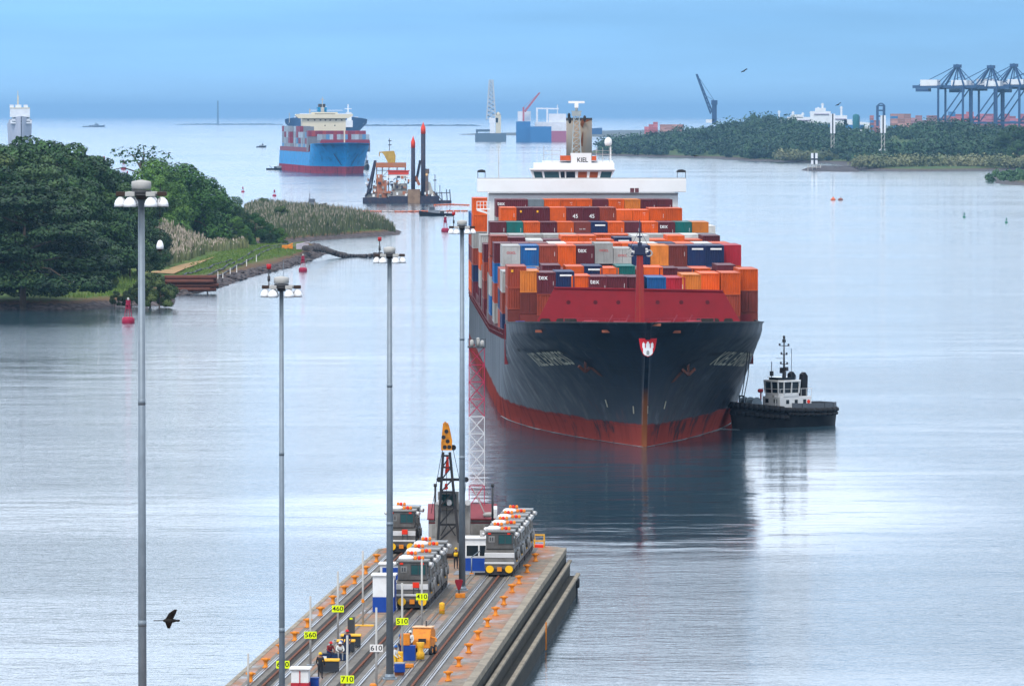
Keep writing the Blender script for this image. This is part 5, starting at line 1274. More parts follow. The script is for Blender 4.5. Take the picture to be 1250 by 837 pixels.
mb = MB(); mb.bx(bx_(647), bx_(751), ubr - .9, ubr + 6.2, bz_(207.5), bz_(206)); mb.bx(bx_(663), bx_(749), ubr + 1.5, ubr + 6, bz_(206), bz_(196.5)); mb.bx(bx_(652), bx_(750), ubr + .4, ubr + 6, bz_(206), bz_(199)); mb.build('roof', shipw, wh)
lettering('KIEL', 1.0, lambda x, y: (bx_(711) + x * .9, ubr + .38, bz_(195.5) + y), ink, wh, 'name_board'); mb = MB(); mb.bx(bx_(697), bx_(722), ubr + .42, ubr + 3, bz_(199), bz_(187)); mb.build('name_panel', shipw, wh)
mb = MB(); mb.bx(bx_(684), bx_(696.5), ubr + .3, ubr + 2, bz_(196), bz_(190)); mb.bx(bx_(722.5), bx_(728), ubr + .3, ubr + 2, bz_(196), bz_(190.5)); mb.build('locker', M('locker_orange', (.55, .10, .03), .6, amt=.4), wh)
mb = MB()
for px in (664, 674, 684, 728, 736, 744): mb.bar((bx_(px), ubr + 1, bz_(198)), (bx_(px), ubr + 1, bz_(180 if px != 664 else 178)), .07)
for py in (184, 189): mb.bar((bx_(664), ubr + 1, bz_(py)), (bx_(684), ubr + 1, bz_(py)), .05); mb.bar((bx_(728), ubr + 1, bz_(py)), (bx_(748), ubr + 1, bz_(py)), .05)
build_each(mb, 'roof_railing', lamp_grey, wh)
mb = MB(); mb.bar((bx_(746), ubr + 2, bz_(197)), (bx_(746), ubr + 2, bz_(179)), .18); mb.lathe([(.45, bz_(178)), (.58, bz_(175)), (.55, bz_(171)), (.30, bz_(168.5)), (.05, bz_(167.5))], c=(bx_(743), ubr + 2, 0), n=14); mb.build('radome', white, wh)
for a, b in ((582.5, 593), (826, 837.5)):
    mb = MB(); mb.prism([(bx_(a), bz_(210.5)), (bx_(b), bz_(210.5)), (bx_(b) - .1, bz_(208)), (bx_(b) - .5, bz_(207)), (bx_(a) + .5, bz_(207)), (bx_(a) + .1, bz_(208))], ubr - .5, ubr + 1.6); mb.build('wing_canopy', black, wing)
    mb = MB(); mb.bar((bx_(a) + .1, ubr, bz_(218)), (bx_(a) + .1, ubr, bz_(210)), .08); mb.bar((bx_(b) - .1, ubr, bz_(218)), (bx_(b) - .1, ubr, bz_(210)), .08); mb.build('canopy_post', dark, wing)
mb = MB(); mb.tube((bx_(609), ubr + 1, bz_(218)), (bx_(609), ubr + 1, bz_(176)), .07, .03, n=6); mb.tube((bx_(827), ubr + 1, bz_(243)), (bx_(827), ubr + 1, bz_(236)), .05, n=6); mb.build('antenna', lamp_grey, wing)
mb = MB(); x0, x1 = bx_(581), bx_(597); mb.bx(x0, x1, ubr - 8, ubr - 2, bz_(255), bz_(254.3))
for px in (581, 585, 589, 593, 597): mb.bar((bx_(px), ubr - 8, bz_(255)), (bx_(px), ubr - 8, bz_(245)), .09)
for py in (245, 249.5): mb.bar((x0, ubr - 8, bz_(py)), (x1, ubr - 8, bz_(py)), .08)
mb.bar((x0, ubr - 8, bz_(255)), (x1, ubr - 8, bz_(260)), .3); mb.build('side_gallery', white, bh)
uf = ubr + 12; sf = F / (Yb + 12); cf = CX + sf * (SX + AXS * uf); fx = lambda px: (px - cf) / sf; fz = lambda py: EYE - (py - YH) / sf
fn = M('funnel_grey', (.235, .215, .185), .6, dirt=(.33, .17, .06), amt=.65, scale=.35, stretch=(1, 1, .35)); mb = MB(); c0 = (fx(692) + fx(723.5)) / 2; rw = (fx(723.5) - fx(692)) / 2
prof = [(c0 + rw * math.cos(t) * (1 if abs(math.cos(t)) < .9 else 1), uf + 3.2 + 3.2 * math.sin(t)) for t in np.linspace(0, 2 * math.pi, 25)[:-1]]
mb.smooth = True; mb.prism(prof, bz_(200), fz(146), 'xy'); fo = mb.build('funnel', fn, ship)
mb = MB(); mb.prism([(c0 + (x - c0) * 1.02, uf + 3.2 + (y - uf - 3.2) * 1.02) for x, y in prof], fz(147), fz(144), 'xy'); mb.build('funnel_band', dark, fo)
mb = MB(); mb.prism([(fx(710), fz(146)), (fx(708.5), fz(152)), (fx(711), fz(156)), (fx(713), fz(150)), (fx(718), fz(148)), (fx(721), fz(146))], uf - .08, uf - .03); mb.prism([(fx(709.5), fz(178)), (fx(709), fz(172)), (fx(711), fz(162)), (fx(712), fz(160)), (fx(711.5), fz(172)), (fx(711), fz(179))], uf - .06, uf - .02); mb.build('rust_patch', rustm, fo)
mb = MB(); lattice(mb, (fx(702.5), uf - 4, fz(196)), (fx(702.5), uf - 4, fz(140)), 1.5, .8, 8, .09); mb.tube((fx(702.5), uf - 4, fz(140)), (fx(702.5), uf - 4, fz(126)), .25, .18, n=8); mb.bar((fx(696), uf - 4, fz(136)), (fx(709), uf - 4, fz(136)), .14); mb.box((fx(702.5), uf - 4, fz(139)), (1.4, 1, .7)); rm = mb.build('radar_mast', M('mast_grey', (.30, .34, .35), .6, amt=.3), ship)
mb = MB(); mb.box((fx(702.5), uf - 4, fz(125)), (2.5, .4, .34)); mb.box((fx(702.5), uf - 4, fz(129)), (.6, .5, .7)); mb.build('radar_scanner', white, rm)
for px, py in ((693.5, 142), (694.5, 147), (712.5, 145)): MB().lathe([(.12, -.5), (.22, -.2), (.22, .3), (.1, .5)], c=(fx(px), uf - 4, fz(py)), n=8).build('signal_lamp', black, rm)
# side walkway: dark red railing between plating and stacks
z0 = lambda c: ztop(c)
for q in (-1, 1):
    mb = MB()
    pts = [FB + 2 + k * 6 for k in range(44)]
    for a, b in zip(pts[:-1], pts[1:]):
        za, zb_ = ztop(a), ztop(b)
        for h in (.55, 1.15): mb.bar((q * 15.6, a, za + h), (q * 15.6, b, zb_ + h), .10)
        mb.bar((q * 15.6, a, za), (q * 15.6, a, za + 1.15), .12)
        mb.bar((q * 15.1, a, za + .9), (q * 15.1, b, zb_ + .9), .12, 1.7)
    mb.build('side_walkway', M('walkway_red', (.11, .018, .022), .65, amt=.5), ship)
tw = MB(); tw.tube((0, 0, 0), (0, 0, 1), .1)

# ------------------------------------------------------------------ containers on deck
CWD, CLN, CHT, PIT = 2.34, 12.0, 2.66, 2.42
CM = {}
def cont_mat(n, col, dirt=None, amt=.35): CM[n] = M('container_' + n, col, .5, dirt=dirt or tuple(c * .42 + e for c, e in zip(col, (.03, .012, .008))), amt=.6, scale=.9, stretch=(1, .4, .5), rnd=.20, spec=.2)
for n, c in (('orange', (.64, .10, .012)), ('maroon', (.115, .020, .030)), ('rust', (.30, .055, .030)), ('grey', (.36, .36, .345)), ('navy', (.014, .030, .095)), ('blue', (.010, .105, .30)), ('teal', (.004, .115, .105)), ('red', (.40, .018, .035)), ('brown', (.17, .035, .028)), ('amber', (.62, .19, .03)), ('white', (.66, .66, .64)), ('slate', (.14, .17, .19))): cont_mat(n, c)
ADJ = {'orange': 'bright orange', 'maroon': 'dark maroon', 'rust': 'rust red', 'grey': 'pale grey', 'navy': 'navy blue', 'blue': 'mid blue', 'teal': 'teal green', 'red': 'red', 'brown': 'brown red', 'amber': 'amber orange', 'white': 'white', 'slate': 'slate grey'}
CODE = dict(o='orange', m='maroon', r='rust', g='grey', n='navy', b='blue', t='teal', R='red', w='brown', a='amber', W='white', s='slate')
def cont_mesh(L, doors):
    mb = MB(); w, h = CWD / 2, CHT
    for x in (-w + .06, w - .06):
        for y in (.06, L - .06): mb.box((x, y, h / 2), (.12, .12, h))
    for y in (.06, L - .06): mb.box((0, y, .08), (CWD - .24, .12, .16)); mb.box((0, y, h - .06), (CWD - .24, .12, .12))
    for x in (-w + .04, w - .04): mb.box((x, L / 2, .08), (.08, L - .24, .16)); mb.box((x, L / 2, h - .05), (.08, L - .24, .10))
    mb.bx(-w + .08, w - .08, .1, L - .1, h - .09, h - .03); mb.bx(-w + .1, w - .1, .1, L - .1, .1, .16)
    def corr(p0, p1, n, nrm, d):                                     # corrugated sheet between two points
        p0, p1, nrm = Vector(p0), Vector(p1), Vector(nrm); P = []
        for k in range(n):
            for f, o in ((0, 0), (.3, 0), (.5, -d), (.8, -d)): 
                q = p0.lerp(p1, (k + f) / n) + nrm * o; P.append([(q.x, q.y, .15), (q.x, q.y, h - .1)])
        q = p1; P.append([(q.x, q.y, .15), (q.x, q.y, h - .1)]); mb.grid(P)
    if doors:
        mb.bx(-w + .12, -.02, .04, .09, .16, h - .12); mb.bx(.02, w - .12, .04, .09, .16, h - .12)
        for x in (-.85, -.35, .35, .85): mb.tube((x, .02, .18), (x, .02, h - .14), .03, n=5)
        for z in (.7, 1.2): mb.box((-.6, .03, z), (.5, .03, .05)); mb.box((.6, .03, z), (.5, .03, .05))
    else: corr((-w + .12, .05, 0), (w - .12, .05, 0), 7, (0, -1, 0), .08)
    corr((-w + .03, L - .12, 0), (-w + .03, .12, 0), int(L / .62), (-1, 0, 0), .07); corr((w - .03, .12, 0), (w - .03, L - .12, 0), int(L / .62), (1, 0, 0), .07)
    corr((w - .12, L - .05, 0), (-w + .12, L - .05, 0), 7, (0, 1, 0), .05)
    return mb.mesh('container', CM['orange'], recalc=False)
CME = {(L, d): cont_mesh(L, d) for L in (CLN, 5.95) for d in (0, 1)}
SM = Matrix.Translation((SX, SHIP_Y, 0)) @ Matrix.Rotation(SA, 4, 'Z')
SQ = SM.to_quaternion().to_euler()
log_w = M('logo_white', (.75, .75, .74), .5); log_r = M('logo_red', (.55, .05, .05), .5); log_y = M('logo_yellow', (.85, .42, .02), .5)
used_labels = {}
def container(col, x, u, z, label, L=CLN, doors=0, logo=None):
    o = bpy.data.objects.new('shipping_container', CME[(L, doors)]); COL.objects.link(o)
    o.location = SM @ Vector((x, u, z)); o.rotation_euler = SQ
    o.material_slots[0].link = 'OBJECT'; o.material_slots[0].material = CM[col]
    tag(o, label, 'container', 'containers stacked on the big ship')
    yf = -.012
    if logo == 'tex': lettering('tex', .85, lambda a, b: (a - .42, yf, CHT - .62 + b), log_w, o, 'logo'); lettering('mmmm', .16, lambda a, b: (.86 + b, yf, CHT * .5 + a), log_w, o, 'code_column')
    elif logo == 'bar': MB().bx(-.62, .86, yf - .005, yf, CHT - .56, CHT - .34).build('name_bar', log_w, o)
    elif logo == 'redmark': lettering('OOCL', .42, lambda a, b: (a, yf, CHT - .95 + b), log_r, o, 'logo')
    elif logo == 'hand': lettering('mmm', .17, lambda a, b: (a + .45, yf, CHT - .45 + b), log_w, o, 'code_row'); lettering('mm', .14, lambda a, b: (a + .5, yf, CHT - .75 + b), log_w, o, 'code_row')
    elif logo == 'dot': MB().bx(-.72, -.46, yf - .005, yf, CHT - .72, CHT - .42).build('sticker', log_y, o)
    elif logo == '45': lettering('45', .80, lambda a, b: (a + .1, yf, CHT * .52 + b), log_w, o, 'digits')
    elif logo == 'col': lettering('mmmm', .18, lambda a, b: (.84 + b, yf, CHT * .58 + a), log_w, o, 'code_column')
    elif logo == 'txt': lettering('CAI  TEX', .22, lambda a, b: (a, yf - .03, CHT * .62 + b), log_w, o, 'door_text'); lettering('mm  mm', .2, lambda a, b: (a, yf - .03, CHT * .35 + b), log_w, o, 'door_text')
    return o
inner = MB()                                             # the containers hidden inside the stacks, one mass
def inner_box(x, u, z, L=CLN): inner.bx(x - CWD / 2, x + CWD / 2, u + .03, u + L - .03, z + .02, z + CHT - .05)
rc = random.Random(4)
SIDE = 'romnrogwrmobrggorm'
# bay: aft distance of its front, first level, row of top colours from the left, tiers per row, left start (px), logos
def ubay(Y): return Y - SHIP_Y
def row_x(px, Y): s = F / Y; return (px - CX) / s - (SX + AXS * (Y - SHIP_Y))
BAYS = [
 # Y,   z0,   top row,          tiers(list or int), left px, name
 (812, 11.3, 'gbromggnawnnR', 4, 624, 'third row from bow', {0: 'redmark', 1: 'bar', 4: 'tex', 5: 'redmark', 6: 'redmark', 7: 'bar', 11: 'bar', 2: 'col', 9: 'col'}),
 (827, 11.3, 'mmwWooooWnoWo', 4, 614, 'fourth row from bow', {}),
 (850, 11.6, 'rmWmooonWooom', 4, 609, 'fifth row from bow', {}),
 (866, 11.7, 'gggggmoogggWs', 4, 610, 'sixth row from bow', {0: 'redmark', 1: 'redmark', 2: 'redmark', 3: 'redmark'}),
 (893, 10.3, 'mtomownomomta', 5, 608, 'seventh row from bow', {0: 'col', 1: 'col', 3: 'col', 5: 'txt', 8: 'col', 10: 'tex', 11: 'col'}),
 (908, 9.5, 'ommommrooooWW', 6, 620.5, 'eighth row from bow', {1: 'dot', 2: 'dot', 4: '45', 5: '45'}),
 (936, 10.3, 'mmsooomoamm', 6, 615, 'last row before bridge', {0: 'tex', 6: 'col', 9: 'col'}),
]
cnt = {}
for bi, (Y, z0, top, nt_, pxl, nm, logos) in enumerate(BAYS):
    u = ubay(Y); x0 = row_x(pxl, Y); prev = {}
    for i, ch in enumerate(top):
        x = x0 + i * PIT; n = nt_; uu = u
        if Y == 812 and i == 5: n = nt_
        if Y == 812 and i == 6: n = nt_
        if Y == 812 and i == 12: uu = u + 3
        if Y == 827: uu = u + (0 if i % 3 else .6)
        if Y == 908 and i in (8, 9): pass
        if Y == 908 and i > 10: n = nt_ - 1
        if Y == 850 and i in (0, 1, 2): n = nt_
        c = CODE[ch]; zt = z0 + (n - 1) * CHT; dz = 0
        if Y == 812 and i == 5: dz = .30
        if Y == 812 and i == 6: dz = -.35
        if Y == 850: dz = rc.choice((0, -.3, .25))
        if Y == 908 and i in (7, 8, 9, 10): dz = -.35 if i < 9 else -.1
        cnt[(nm, c)] = cnt.get((nm, c), 0) + 1
        lab = '%s container, %s of that colour from left, topmost in %s' % (ADJ[c], ORD[cnt[(nm, c)] - 1], nm)
        container(c, x, uu, zt + dz, lab, doors=1 if ch in 'tgW' or (i + bi) % 4 == 0 or logos.get(i) == 'txt' else 0, logo=logos.get(i, {'m': 'col', 'w': 'col', 'r': 'col', 'n': 'bar', 'o': (None, 'hand', 'col')[(i + bi) % 3], 'g': 'redmark', 't': 'col'}.get(ch)))
        for k in range(n - 1):
            zz = z0 + k * CHT
            if i == 0:
                c2 = CODE[SIDE[(bi * 5 + k * 3 + rc.randrange(3)) % len(SIDE)]]
                container(c2, x, uu, zz, '%s container on left flank of %s, %s level up' % (ADJ[c2], nm, ORD[k]), doors=0)
            elif i == len(top) - 1 or (k == n - 2 and Y in (812, 893, 908)):
                c2 = CODE[rc.choice('omrnwogmr')]; side = 'right flank' if i == len(top) - 1 else 'second level'
                container(c2, x, uu, zz, '%s container, %s level, %s column from left, %s' % (ADJ[c2], ORD[k], ORD[i], nm), doors=i % 2)
            else: inner_box(x, uu, zz)
    # left-hand flank out to the ship's side where the front row starts inboard
    xl = x0 - PIT
    while xl - CWD / 2 > -15.7:
        for k in range(nt_ - 1 - (1 if bi > 3 else 0)):
            c2 = CODE[SIDE[(bi * 7 + k * 5 + 3) % len(SIDE)]]
            container(c2, xl, u, z0 + k * CHT, '%s container outboard left of %s, %s level, %s column out' % (ADJ[c2], nm, ORD[k], ORD[int(round((x0 - xl) / PIT)) - 1]))
        xl -= PIT
    xr = x0 + len(top) * PIT
    while xr + CWD / 2 < 15.75:
        for k in range(nt_ - 2):
            inner_box(xr, u, z0 + k * CHT)
        xr += PIT
# second, low row and the foremost row (placed stack by stack)
Y2, Y1_ = 784, 768
nm2, nm1 = 'low second row from bow', 'front row behind breakwater'
low = [(673, 'm', 323.5), (702, 'o', 325), (724, 'n', 324.5), (744, 'o', 327), (764, 't', 324.5), (798, 'o', 326), (816, 'm', 327), (836, 'm', 328), (856, 'o', 327.5), (887, 'm', 323.5)]
for i, (px, ch, py) in enumerate(low):
    x = row_x(px, Y2); zt = EYE - (py - YH) / (F / Y2); n = 2; c = CODE[ch]; cnt[(nm2, c)] = cnt.get((nm2, c), 0) + 1
    container(c, x, ubay(Y2), zt - CHT, '%s container, %s of that colour from left, topmost in %s' % (ADJ[c], ORD[cnt[(nm2, c)] - 1], nm2), doors=i % 2, logo={2: 'bar', 0: 'col'}.get(i))
    for k in range(1, 4):
        if zt - (k + 1) * CHT > 10.6: inner_box(x, ubay(Y2), zt - (k + 1) * CHT)
for xx in (-14.4, -11.9):
    for k in range(3):
        for L_, u_ in ((CLN, ubay(Y2)), (CLN, ubay(797.5))):
            c2 = CODE[SIDE[(int(u_) + k * 5 + int(xx)) % len(SIDE)]]
            container(c2, xx, u_, 11.3 + k * CHT, '%s container low at left behind front row, %s level, %s column, %s stack' % (ADJ[c2], ORD[k], 'outer' if xx < -13 else 'inner', 'front' if u_ < 60 else 'rear'))
for xx in np.arange(-9.5, 15, 2.42):
    for k in range(3): inner_box(xx, ubay(797.5), 11.3 + k * CHT)
front = [(631, 'r', 325, 2, 'dot'), (646.5, 'a', 330.5, 2, None), (667, 'm', 332.5, 2, 'tex'), (689.5, 'n', 331.5, 1, 'bar'), (709, 'o', 336.5, 1, None), (730, 'm', 337.5, 1, 'tex'), (754, 'm', 337.5, 1, 'col'), (775, 'm', 337.8, 1, None), (801.5, 'b', 338.5, 1, None), (825, 'R', 338.8, 1, 'col'), (844.5, 'a', 335, 1, None), (867, 'o', 333.5, 1, None), (892.5, 'o', 333, 2, None), (914, 'o', 328.5, 2, None)]
for i, (px, ch, py, n, lg) in enumerate(front):
    yo = {0: 2.5, 13: 2.0, 12: -2.0, 5: -.5, 6: -.5, 1: 1.0}.get(i, 0); Yf = Y1_ + yo
    x = row_x(px, Yf); zt = EYE - (py - YH) / (F / Yf); c = CODE[ch]; cnt[(nm1, c)] = cnt.get((nm1, c), 0) + 1
    container(c, x, ubay(Yf), zt - CHT, '%s container, %s of that colour from left, topmost in %s' % (ADJ[c], ORD[cnt[(nm1, c)] - 1], nm1), doors=0, logo=lg)
    if n > 1:
        c2 = CODE[{0: 'r', 1: 'w', 2: 'r', 12: 'r', 13: 'w'}[i]]
        container(c2, x, ubay(Yf), zt - 2 * CHT, '%s container beneath the %s stack from left in %s' % (ADJ[c2], ORD[i], nm1), doors=i % 2)
    else: inner_box(x, ubay(Yf) + .3, zt - 2 * CHT)
    inner_box(x, ubay(Yf), zt - 3 * CHT) if zt - 3 * CHT > 11 else None
x = row_x(905, Y1_ + 3); container('grey', x, ubay(Y1_ + 3.5), EYE - (358 - YH) / 9.85 - CHT, 'pale grey narrow fronted container low at the right end of the foremost row', doors=0)
# stacks behind the bridge, seen at the left edge
for j, Y in enumerate((990, 1004, 1019)):
    for k in range(6 if j == 0 else 5):
        for q in (0, 1):
            c2 = CODE['omrbmo'[k - 1] if j else 'mnrgoo'[k]] if q == 0 else CODE['mrwmom'[k]]
            container(c2, -14.45 + q * PIT, ubay(Y), 9.8 + k * CHT, '%s container aft of bridge at far left, %s stack, %s level, %s column' % (ADJ[c2], ORD[j], ORD[k], 'outer' if q == 0 else 'inner'))
    for i in range(2, 12):
        for k in range(4): inner_box(-14.45 + i * PIT, ubay(Y), 9.8 + k * CHT)
o = inner.build('stowed_containers', CM['brown']); o.matrix_world = SM
tag(o, 'brown and dark containers stowed out of sight inside the deck stacks', 'containers', kind='stuff')
# hatch coamings that carry the stacks
mb = MB()
for Y, z0 in [(b[0], b[1]) for b in BAYS] + [(784, 11.3), (797.5, 11.3), (990, 9.8), (1004, 9.8), (1019, 9.8)]: mb.bx(-14.6, 14.6, ubay(Y) + .1, ubay(Y) + CLN - .1, 8, z0)
mb.bx(-13.8, 15.0, ubay(770), ubay(782), 12.5, 14.3)
mb.build('hatch_coaming', deckm, ship)
for Y in (795.8 + 14.3, 848.2, 890.6, 934.5): MB().bx(-15.3, 15.3, ubay(Y) - .15, ubay(Y) + .3, 9, 16.5).build('lashing_bridge', M('lashing_grey', (.22, .22, .22), .6, amt=.4), ship)
# ------------------------------------------------------------------ assisting tug
def boat_hull(L, W, zdeck, zbow, nose=.34, stern=.9, zl=-.6, n=22, low=.80):
    """local: bow at -y (y=0), stern at y=L; rounded plan; returns rim points and grids"""
    def half(t): return W / 2 * (min(1, (t / nose)) ** .55 if t < nose else (1 if t < .8 else 1 - (1 - stern) * ((t - .8) / .2) ** 2))
    def zr(t): return zdeck + (zbow - zdeck) * max(0, 1 - t / .75) ** 1.8
    G = []; rim = []
    for q in (-1, 1):
        P = []
        for i in range(n + 1):
            t = (i / n) ** 1.4; w = half(max(t, .0005)); z = zr(t)
            P.append([(q * w * low, L * t * .98 + .02 * L, zl), (q * w * (.93 if low > .7 else .75), L * t, (.4 if low > .7 else .7) * z), (q * w, L * t, z)])
        G.append(P); rim.append([Vector(r[-1]) for r in P])
    return G, rim, half, zr
tugb = M('tug_black', (.007, .008, .011), .5, dirt=(.03, .03, .034), amt=.5); rubber = M('rubber', (.010, .010, .012), .7, dirt=(.035, .035, .037), amt=.5)
tugw = M('tug_white', (.66, .67, .68), .5, dirt=(.38, .36, .34), amt=.35); deckg = M('tug_deck', (.09, .12, .14), .7, amt=.5)
th = R(52)
bow_p = Vector((27.3, 774, .9)); TL, TW = 16.0, 5.8
tug = thing('tugboat', 'black hulled tug with a white wheelhouse pushing at the side of the container ship', 'tugboat', bow_p, -th)
G, rim, half, zr = boat_hull(TL, TW, 1.25, 2.15, zl=-1.7, stern=.55, low=.72)
mb = MB(); mb.smooth = True
for P in G: mb.grid(P)
mb.grid([[a, b] for a, b in zip(G[0][-1], G[1][-1])]); mb.build('hull', tugb, tug)
mb = MB(); mb.grid([[(a.x, a.y, a.z - .35), (0, a.y, a.z - .30), (b.x, b.y, b.z - .35)] for a, b in zip(*rim)]); mb.build('deck', deckg, tug)
mb = MB()
for r_ in rim:
    for a, b in zip(r_[:-1], r_[1:]): mb.tube(a - Vector((0, 0, .12)), b - Vector((0, 0, .12)), .30 if a.y > 6 else .42, n=8)
    for a, b in zip(r_[:12], r_[1:13]): mb.tube(Vector((a.x * .94, a.y * .98 + .25, a.z - 1.1)), Vector((b.x * .94, b.y * .98 + .25, b.z - 1.1)), .32, n=8)
    for a, b in zip(r_[12:-1], r_[13:]): mb.tube(a - Vector((0, 0, .62)), b - Vector((0, 0, .62)), .20, n=8)
a, b = rim[0][-1], rim[1][-1]; mb.tube(a - Vector((0, 0, .12)), b - Vector((0, 0, .12)), .3, n=8); mb.tube(a - Vector((0, 0, .62)), b - Vector((0, 0, .62)), .2, n=8)
mb.build('fender', rubber, tug)
mb = MB()
for r_ in rim:
    for i, (a, b) in enumerate(zip(r_[13:-1], r_[14:])): mb.quad(a + Vector((-.2 * (1 if a.x > 0 else -1), 0, 0)), b + Vector((-.2 * (1 if b.x > 0 else -1), 0, 0)), b + Vector((-.3 * (1 if b.x > 0 else -1), 0, .75)), a + Vector((-.3 * (1 if a.x > 0 else -1), 0, .75)))
a, b = rim[0][-1], rim[1][-1]; mb.quad(a, b, b + Vector((-.2, -.1, .75)), a + Vector((.2, -.1, .75)))
o = mb.build('bulwark', M('bulwark_grey', (.07, .08, .095), .5, amt=.4), tug); sd = o.modifiers.new('thick', 'SOLIDIFY'); sd.thickness = .12
mb = MB(); mb.bx(-1.7, 1.7, 5.2, 10.4, 1.2, 2.9); dh = mb.build('deckhouse', tugw, tug, bevel=.06)
mb = MB(); 
for y in (6.2, 7.6, 9.0):
    mb.bx(1.69, 1.72, y, y + .5, 2.0, 2.5); mb.bx(-1.72, -1.69, y, y + .5, 2.0, 2.5)
for x in (-.8, .8): mb.bx(x - .3, x + .3, 5.17, 5.2, 2.1, 2.6)
build_each(mb, 'porthole', glass, dh)
mb = MB()
for x in (-1.35, 1.3): mb.lathe([(.22, -.06), (.27, 0), (.22, .06)], c=(x * 1.3, 9.9, 2.2), n=12, axis='x')
build_each(mb, 'lifebuoy', signal, dh)
oct8 = lambda w, d, c, cy: [(-w + c, cy - d), (w - c, cy - d), (w, cy - d + c), (w, cy + d - c), (w - c, cy + d), (-w + c, cy + d), (-w, cy + d - c), (-w, cy - d + c)]
mb = MB(); mb.prism(oct8(1.75, 1.7, .5, 7.0), 2.9, 3.35, 'xy'); mb.prism(oct8(1.95, 1.9, .55, 7.0), 4.72, 4.95, 'xy'); wh = mb.build('wheelhouse', tugw, tug, bevel=.03)
mb = MB(); mb.prism(oct8(1.72, 1.67, .5, 7.0), 3.35, 4.72, 'xy'); mb.build('window_band', glass, wh)
mb = MB()
for a, b in oct8(1.76, 1.71, .5, 7.0) + [(0, 5.32), (1.75, 7.0), (-1.75, 7.0)]: mb.bar((a, b, 3.3), (a * 1.06, 7 + (b - 7) * 1.06, 4.75), .13)
build_each(mb, 'window_post', tugw, wh)
mb = MB(); mb.prism(oct8(1.35, 1.4, .45, 7.0), 4.95, 5.22, 'xy'); mb.prism(oct8(1.5, 1.55, .5, 7), 5.22, 5.30, 'xy'); mb.build('skylight', glass, wh)
mb = MB(); mb.tube((0, 7.3, 5.3), (0, 7.3, 10.2), .15, .07, n=8)
for z, w in ((9.2, .85), (8.1, .5), (6.9, .6)): mb.bar((-w, 7.3, z), (w, 7.3, z), .08); mb.box((w, 7.3, z + .12), (.16, .16, .3)); mb.box((-w, 7.3, z + .12), (.16, .16, .3))
mb.box((0, 7.3, 9.8), (.35, .3, .4)); mb.box((0, 7.3, 10.25), (.22, .2, .4)); mb.bar((-.3, 7.3, 5.3), (0, 7.3, 6.9), .08); mb.bar((.3, 7.3, 5.3), (0, 7.3, 6.9), .08); mb.bar((-1.2, 7.0, 7.6), (-.1, 7.2, 7.6), .05)
mb.box((.4, 7.3, 6.3), (.45, .4, .5)); mb.box((-.4, 7.3, 6.1), (.4, .4, .7)); mb.build('mast', dark, tug)
mb = MB(); mb.tube((1.2, 7.5, 5.3), (1.2, 7.5, 8.9), .035, n=5); mb.tube((-1.1, 6.2, 5.3), (-1.1, 6.2, 7.2), .05, n=6); mb.box((-1.1, 6.2, 5.7), (.35, .35, .6)); mb.box((1.1, 6.4, 5.7), (.35, .35, .7)); mb.build('antenna', dark, tug)
for x in (-1.15, 1.15):
    mb = MB(); mb.prism([(8.9, 2.9), (9.9, 2.9), (10.0, 5.4), (9.55, 5.9), (9.1, 5.6)], x - .33, x + .33, 'yz'); mb.build('funnel', tugb, tug, bevel=.05); MB().bx(x - .34, x + .34, 8.95, 9.98, 4.4, 4.7).build('funnel_band', tugw, tug)
mb = MB(); mb.tube((-1.1, 3.1, 2.1), (1.1, 3.1, 2.1), .62, n=16)
for x in (-1.2, 0, 1.2): mb.tube((x - .06, 3.1, 2.1), (x + .06, 3.1, 2.1), .85, n=16)
mb.bx(-1.4, 1.4, 2.4, 3.8, 1.4, 1.8); mb.build('winch', M('winch_grey', (.16, .20, .23), .55, amt=.5), tug)
mb = MB(); mb.bar((-.5, 1.7, 1.9), (-.4, 1.7, 3.2), .16); mb.bar((.5, 1.7, 1.9), (.4, 1.7, 3.2), .16); mb.bar((-.5, 1.7, 3.1), (.5, 1.7, 3.1), .18); mb.build('tow_staple', M('winch_grey', (.16, .2, .23)), tug)
mb = MB(); mb.bar((-1.3, 4.6, 1.6), (-1.3, 4.6, 3.5), .14); mb.lathe([(.1, -.35), (.25, -.2), (.25, .3), (.12, .4)], c=(-1.3, 4.5, 3.6), n=10, axis='y'); mb.build('fire_monitor', red, tug)
mb = MB(); mb.bar((1.4, 4.7, 1.6), (1.4, 4.7, 3.0), .14); mb.box((1.4, 4.6, 3.0), (.4, .5, .3)); mb.build('searchlight', lamp_grey, tug)
mb = MB(); mb.bx(-.9, .9, 10.4, 11.4, 1.1, 2.0); mb.bar((-.6, 12, 1), (-.6, 12, 2.2), .15); mb.bar((.6, 12, 1), (.6, 12, 2.2), .15); mb.bar((-.7, 12, 2.1), (.7, 12, 2.1), .15); mb.build('aft_gear', lamp_grey, tug)
mb = MB(); r_ = rim[0]
mb.path([(x, y, 2.95 + .9) for x, y in ((-1.7, 5.2), (1.7, 5.2), (1.7, 10.4), (-1.7, 10.4), (-1.7, 5.2))], .03)
for x in (-1.7, 1.7):
    for y in np.linspace(5.2, 10.4, 7): mb.bar((x, y, 2.9), (x, y, 3.85), .04)
mb.build('railing', tugw, tug)
for ch in tug.children:
    if ch.name.split('.')[0] in ('deckhouse', 'wheelhouse', 'mast', 'antenna', 'funnel', 'railing', 'fire_monitor', 'searchlight'): ch.location.y += 1.3
u, z = u_for(1, 912, 429); A = SM @ on_hull(1, u, z, .1); bpy.context.view_layer.update(); B = Matrix.Translation(bow_p) @ Matrix.Rotation(-th, 4, 'Z') @ Vector((0, 1.7, 3.1))
mb = MB(); mid = A.lerp(B, .5) - Vector((0, 0, .35))
mb.path([A, mid, B], .06); mb.path([A + Vector((.25, 0, 0)), mid + Vector((.4, 0, .1)), B + Vector((.3, .2, 0))], .055)
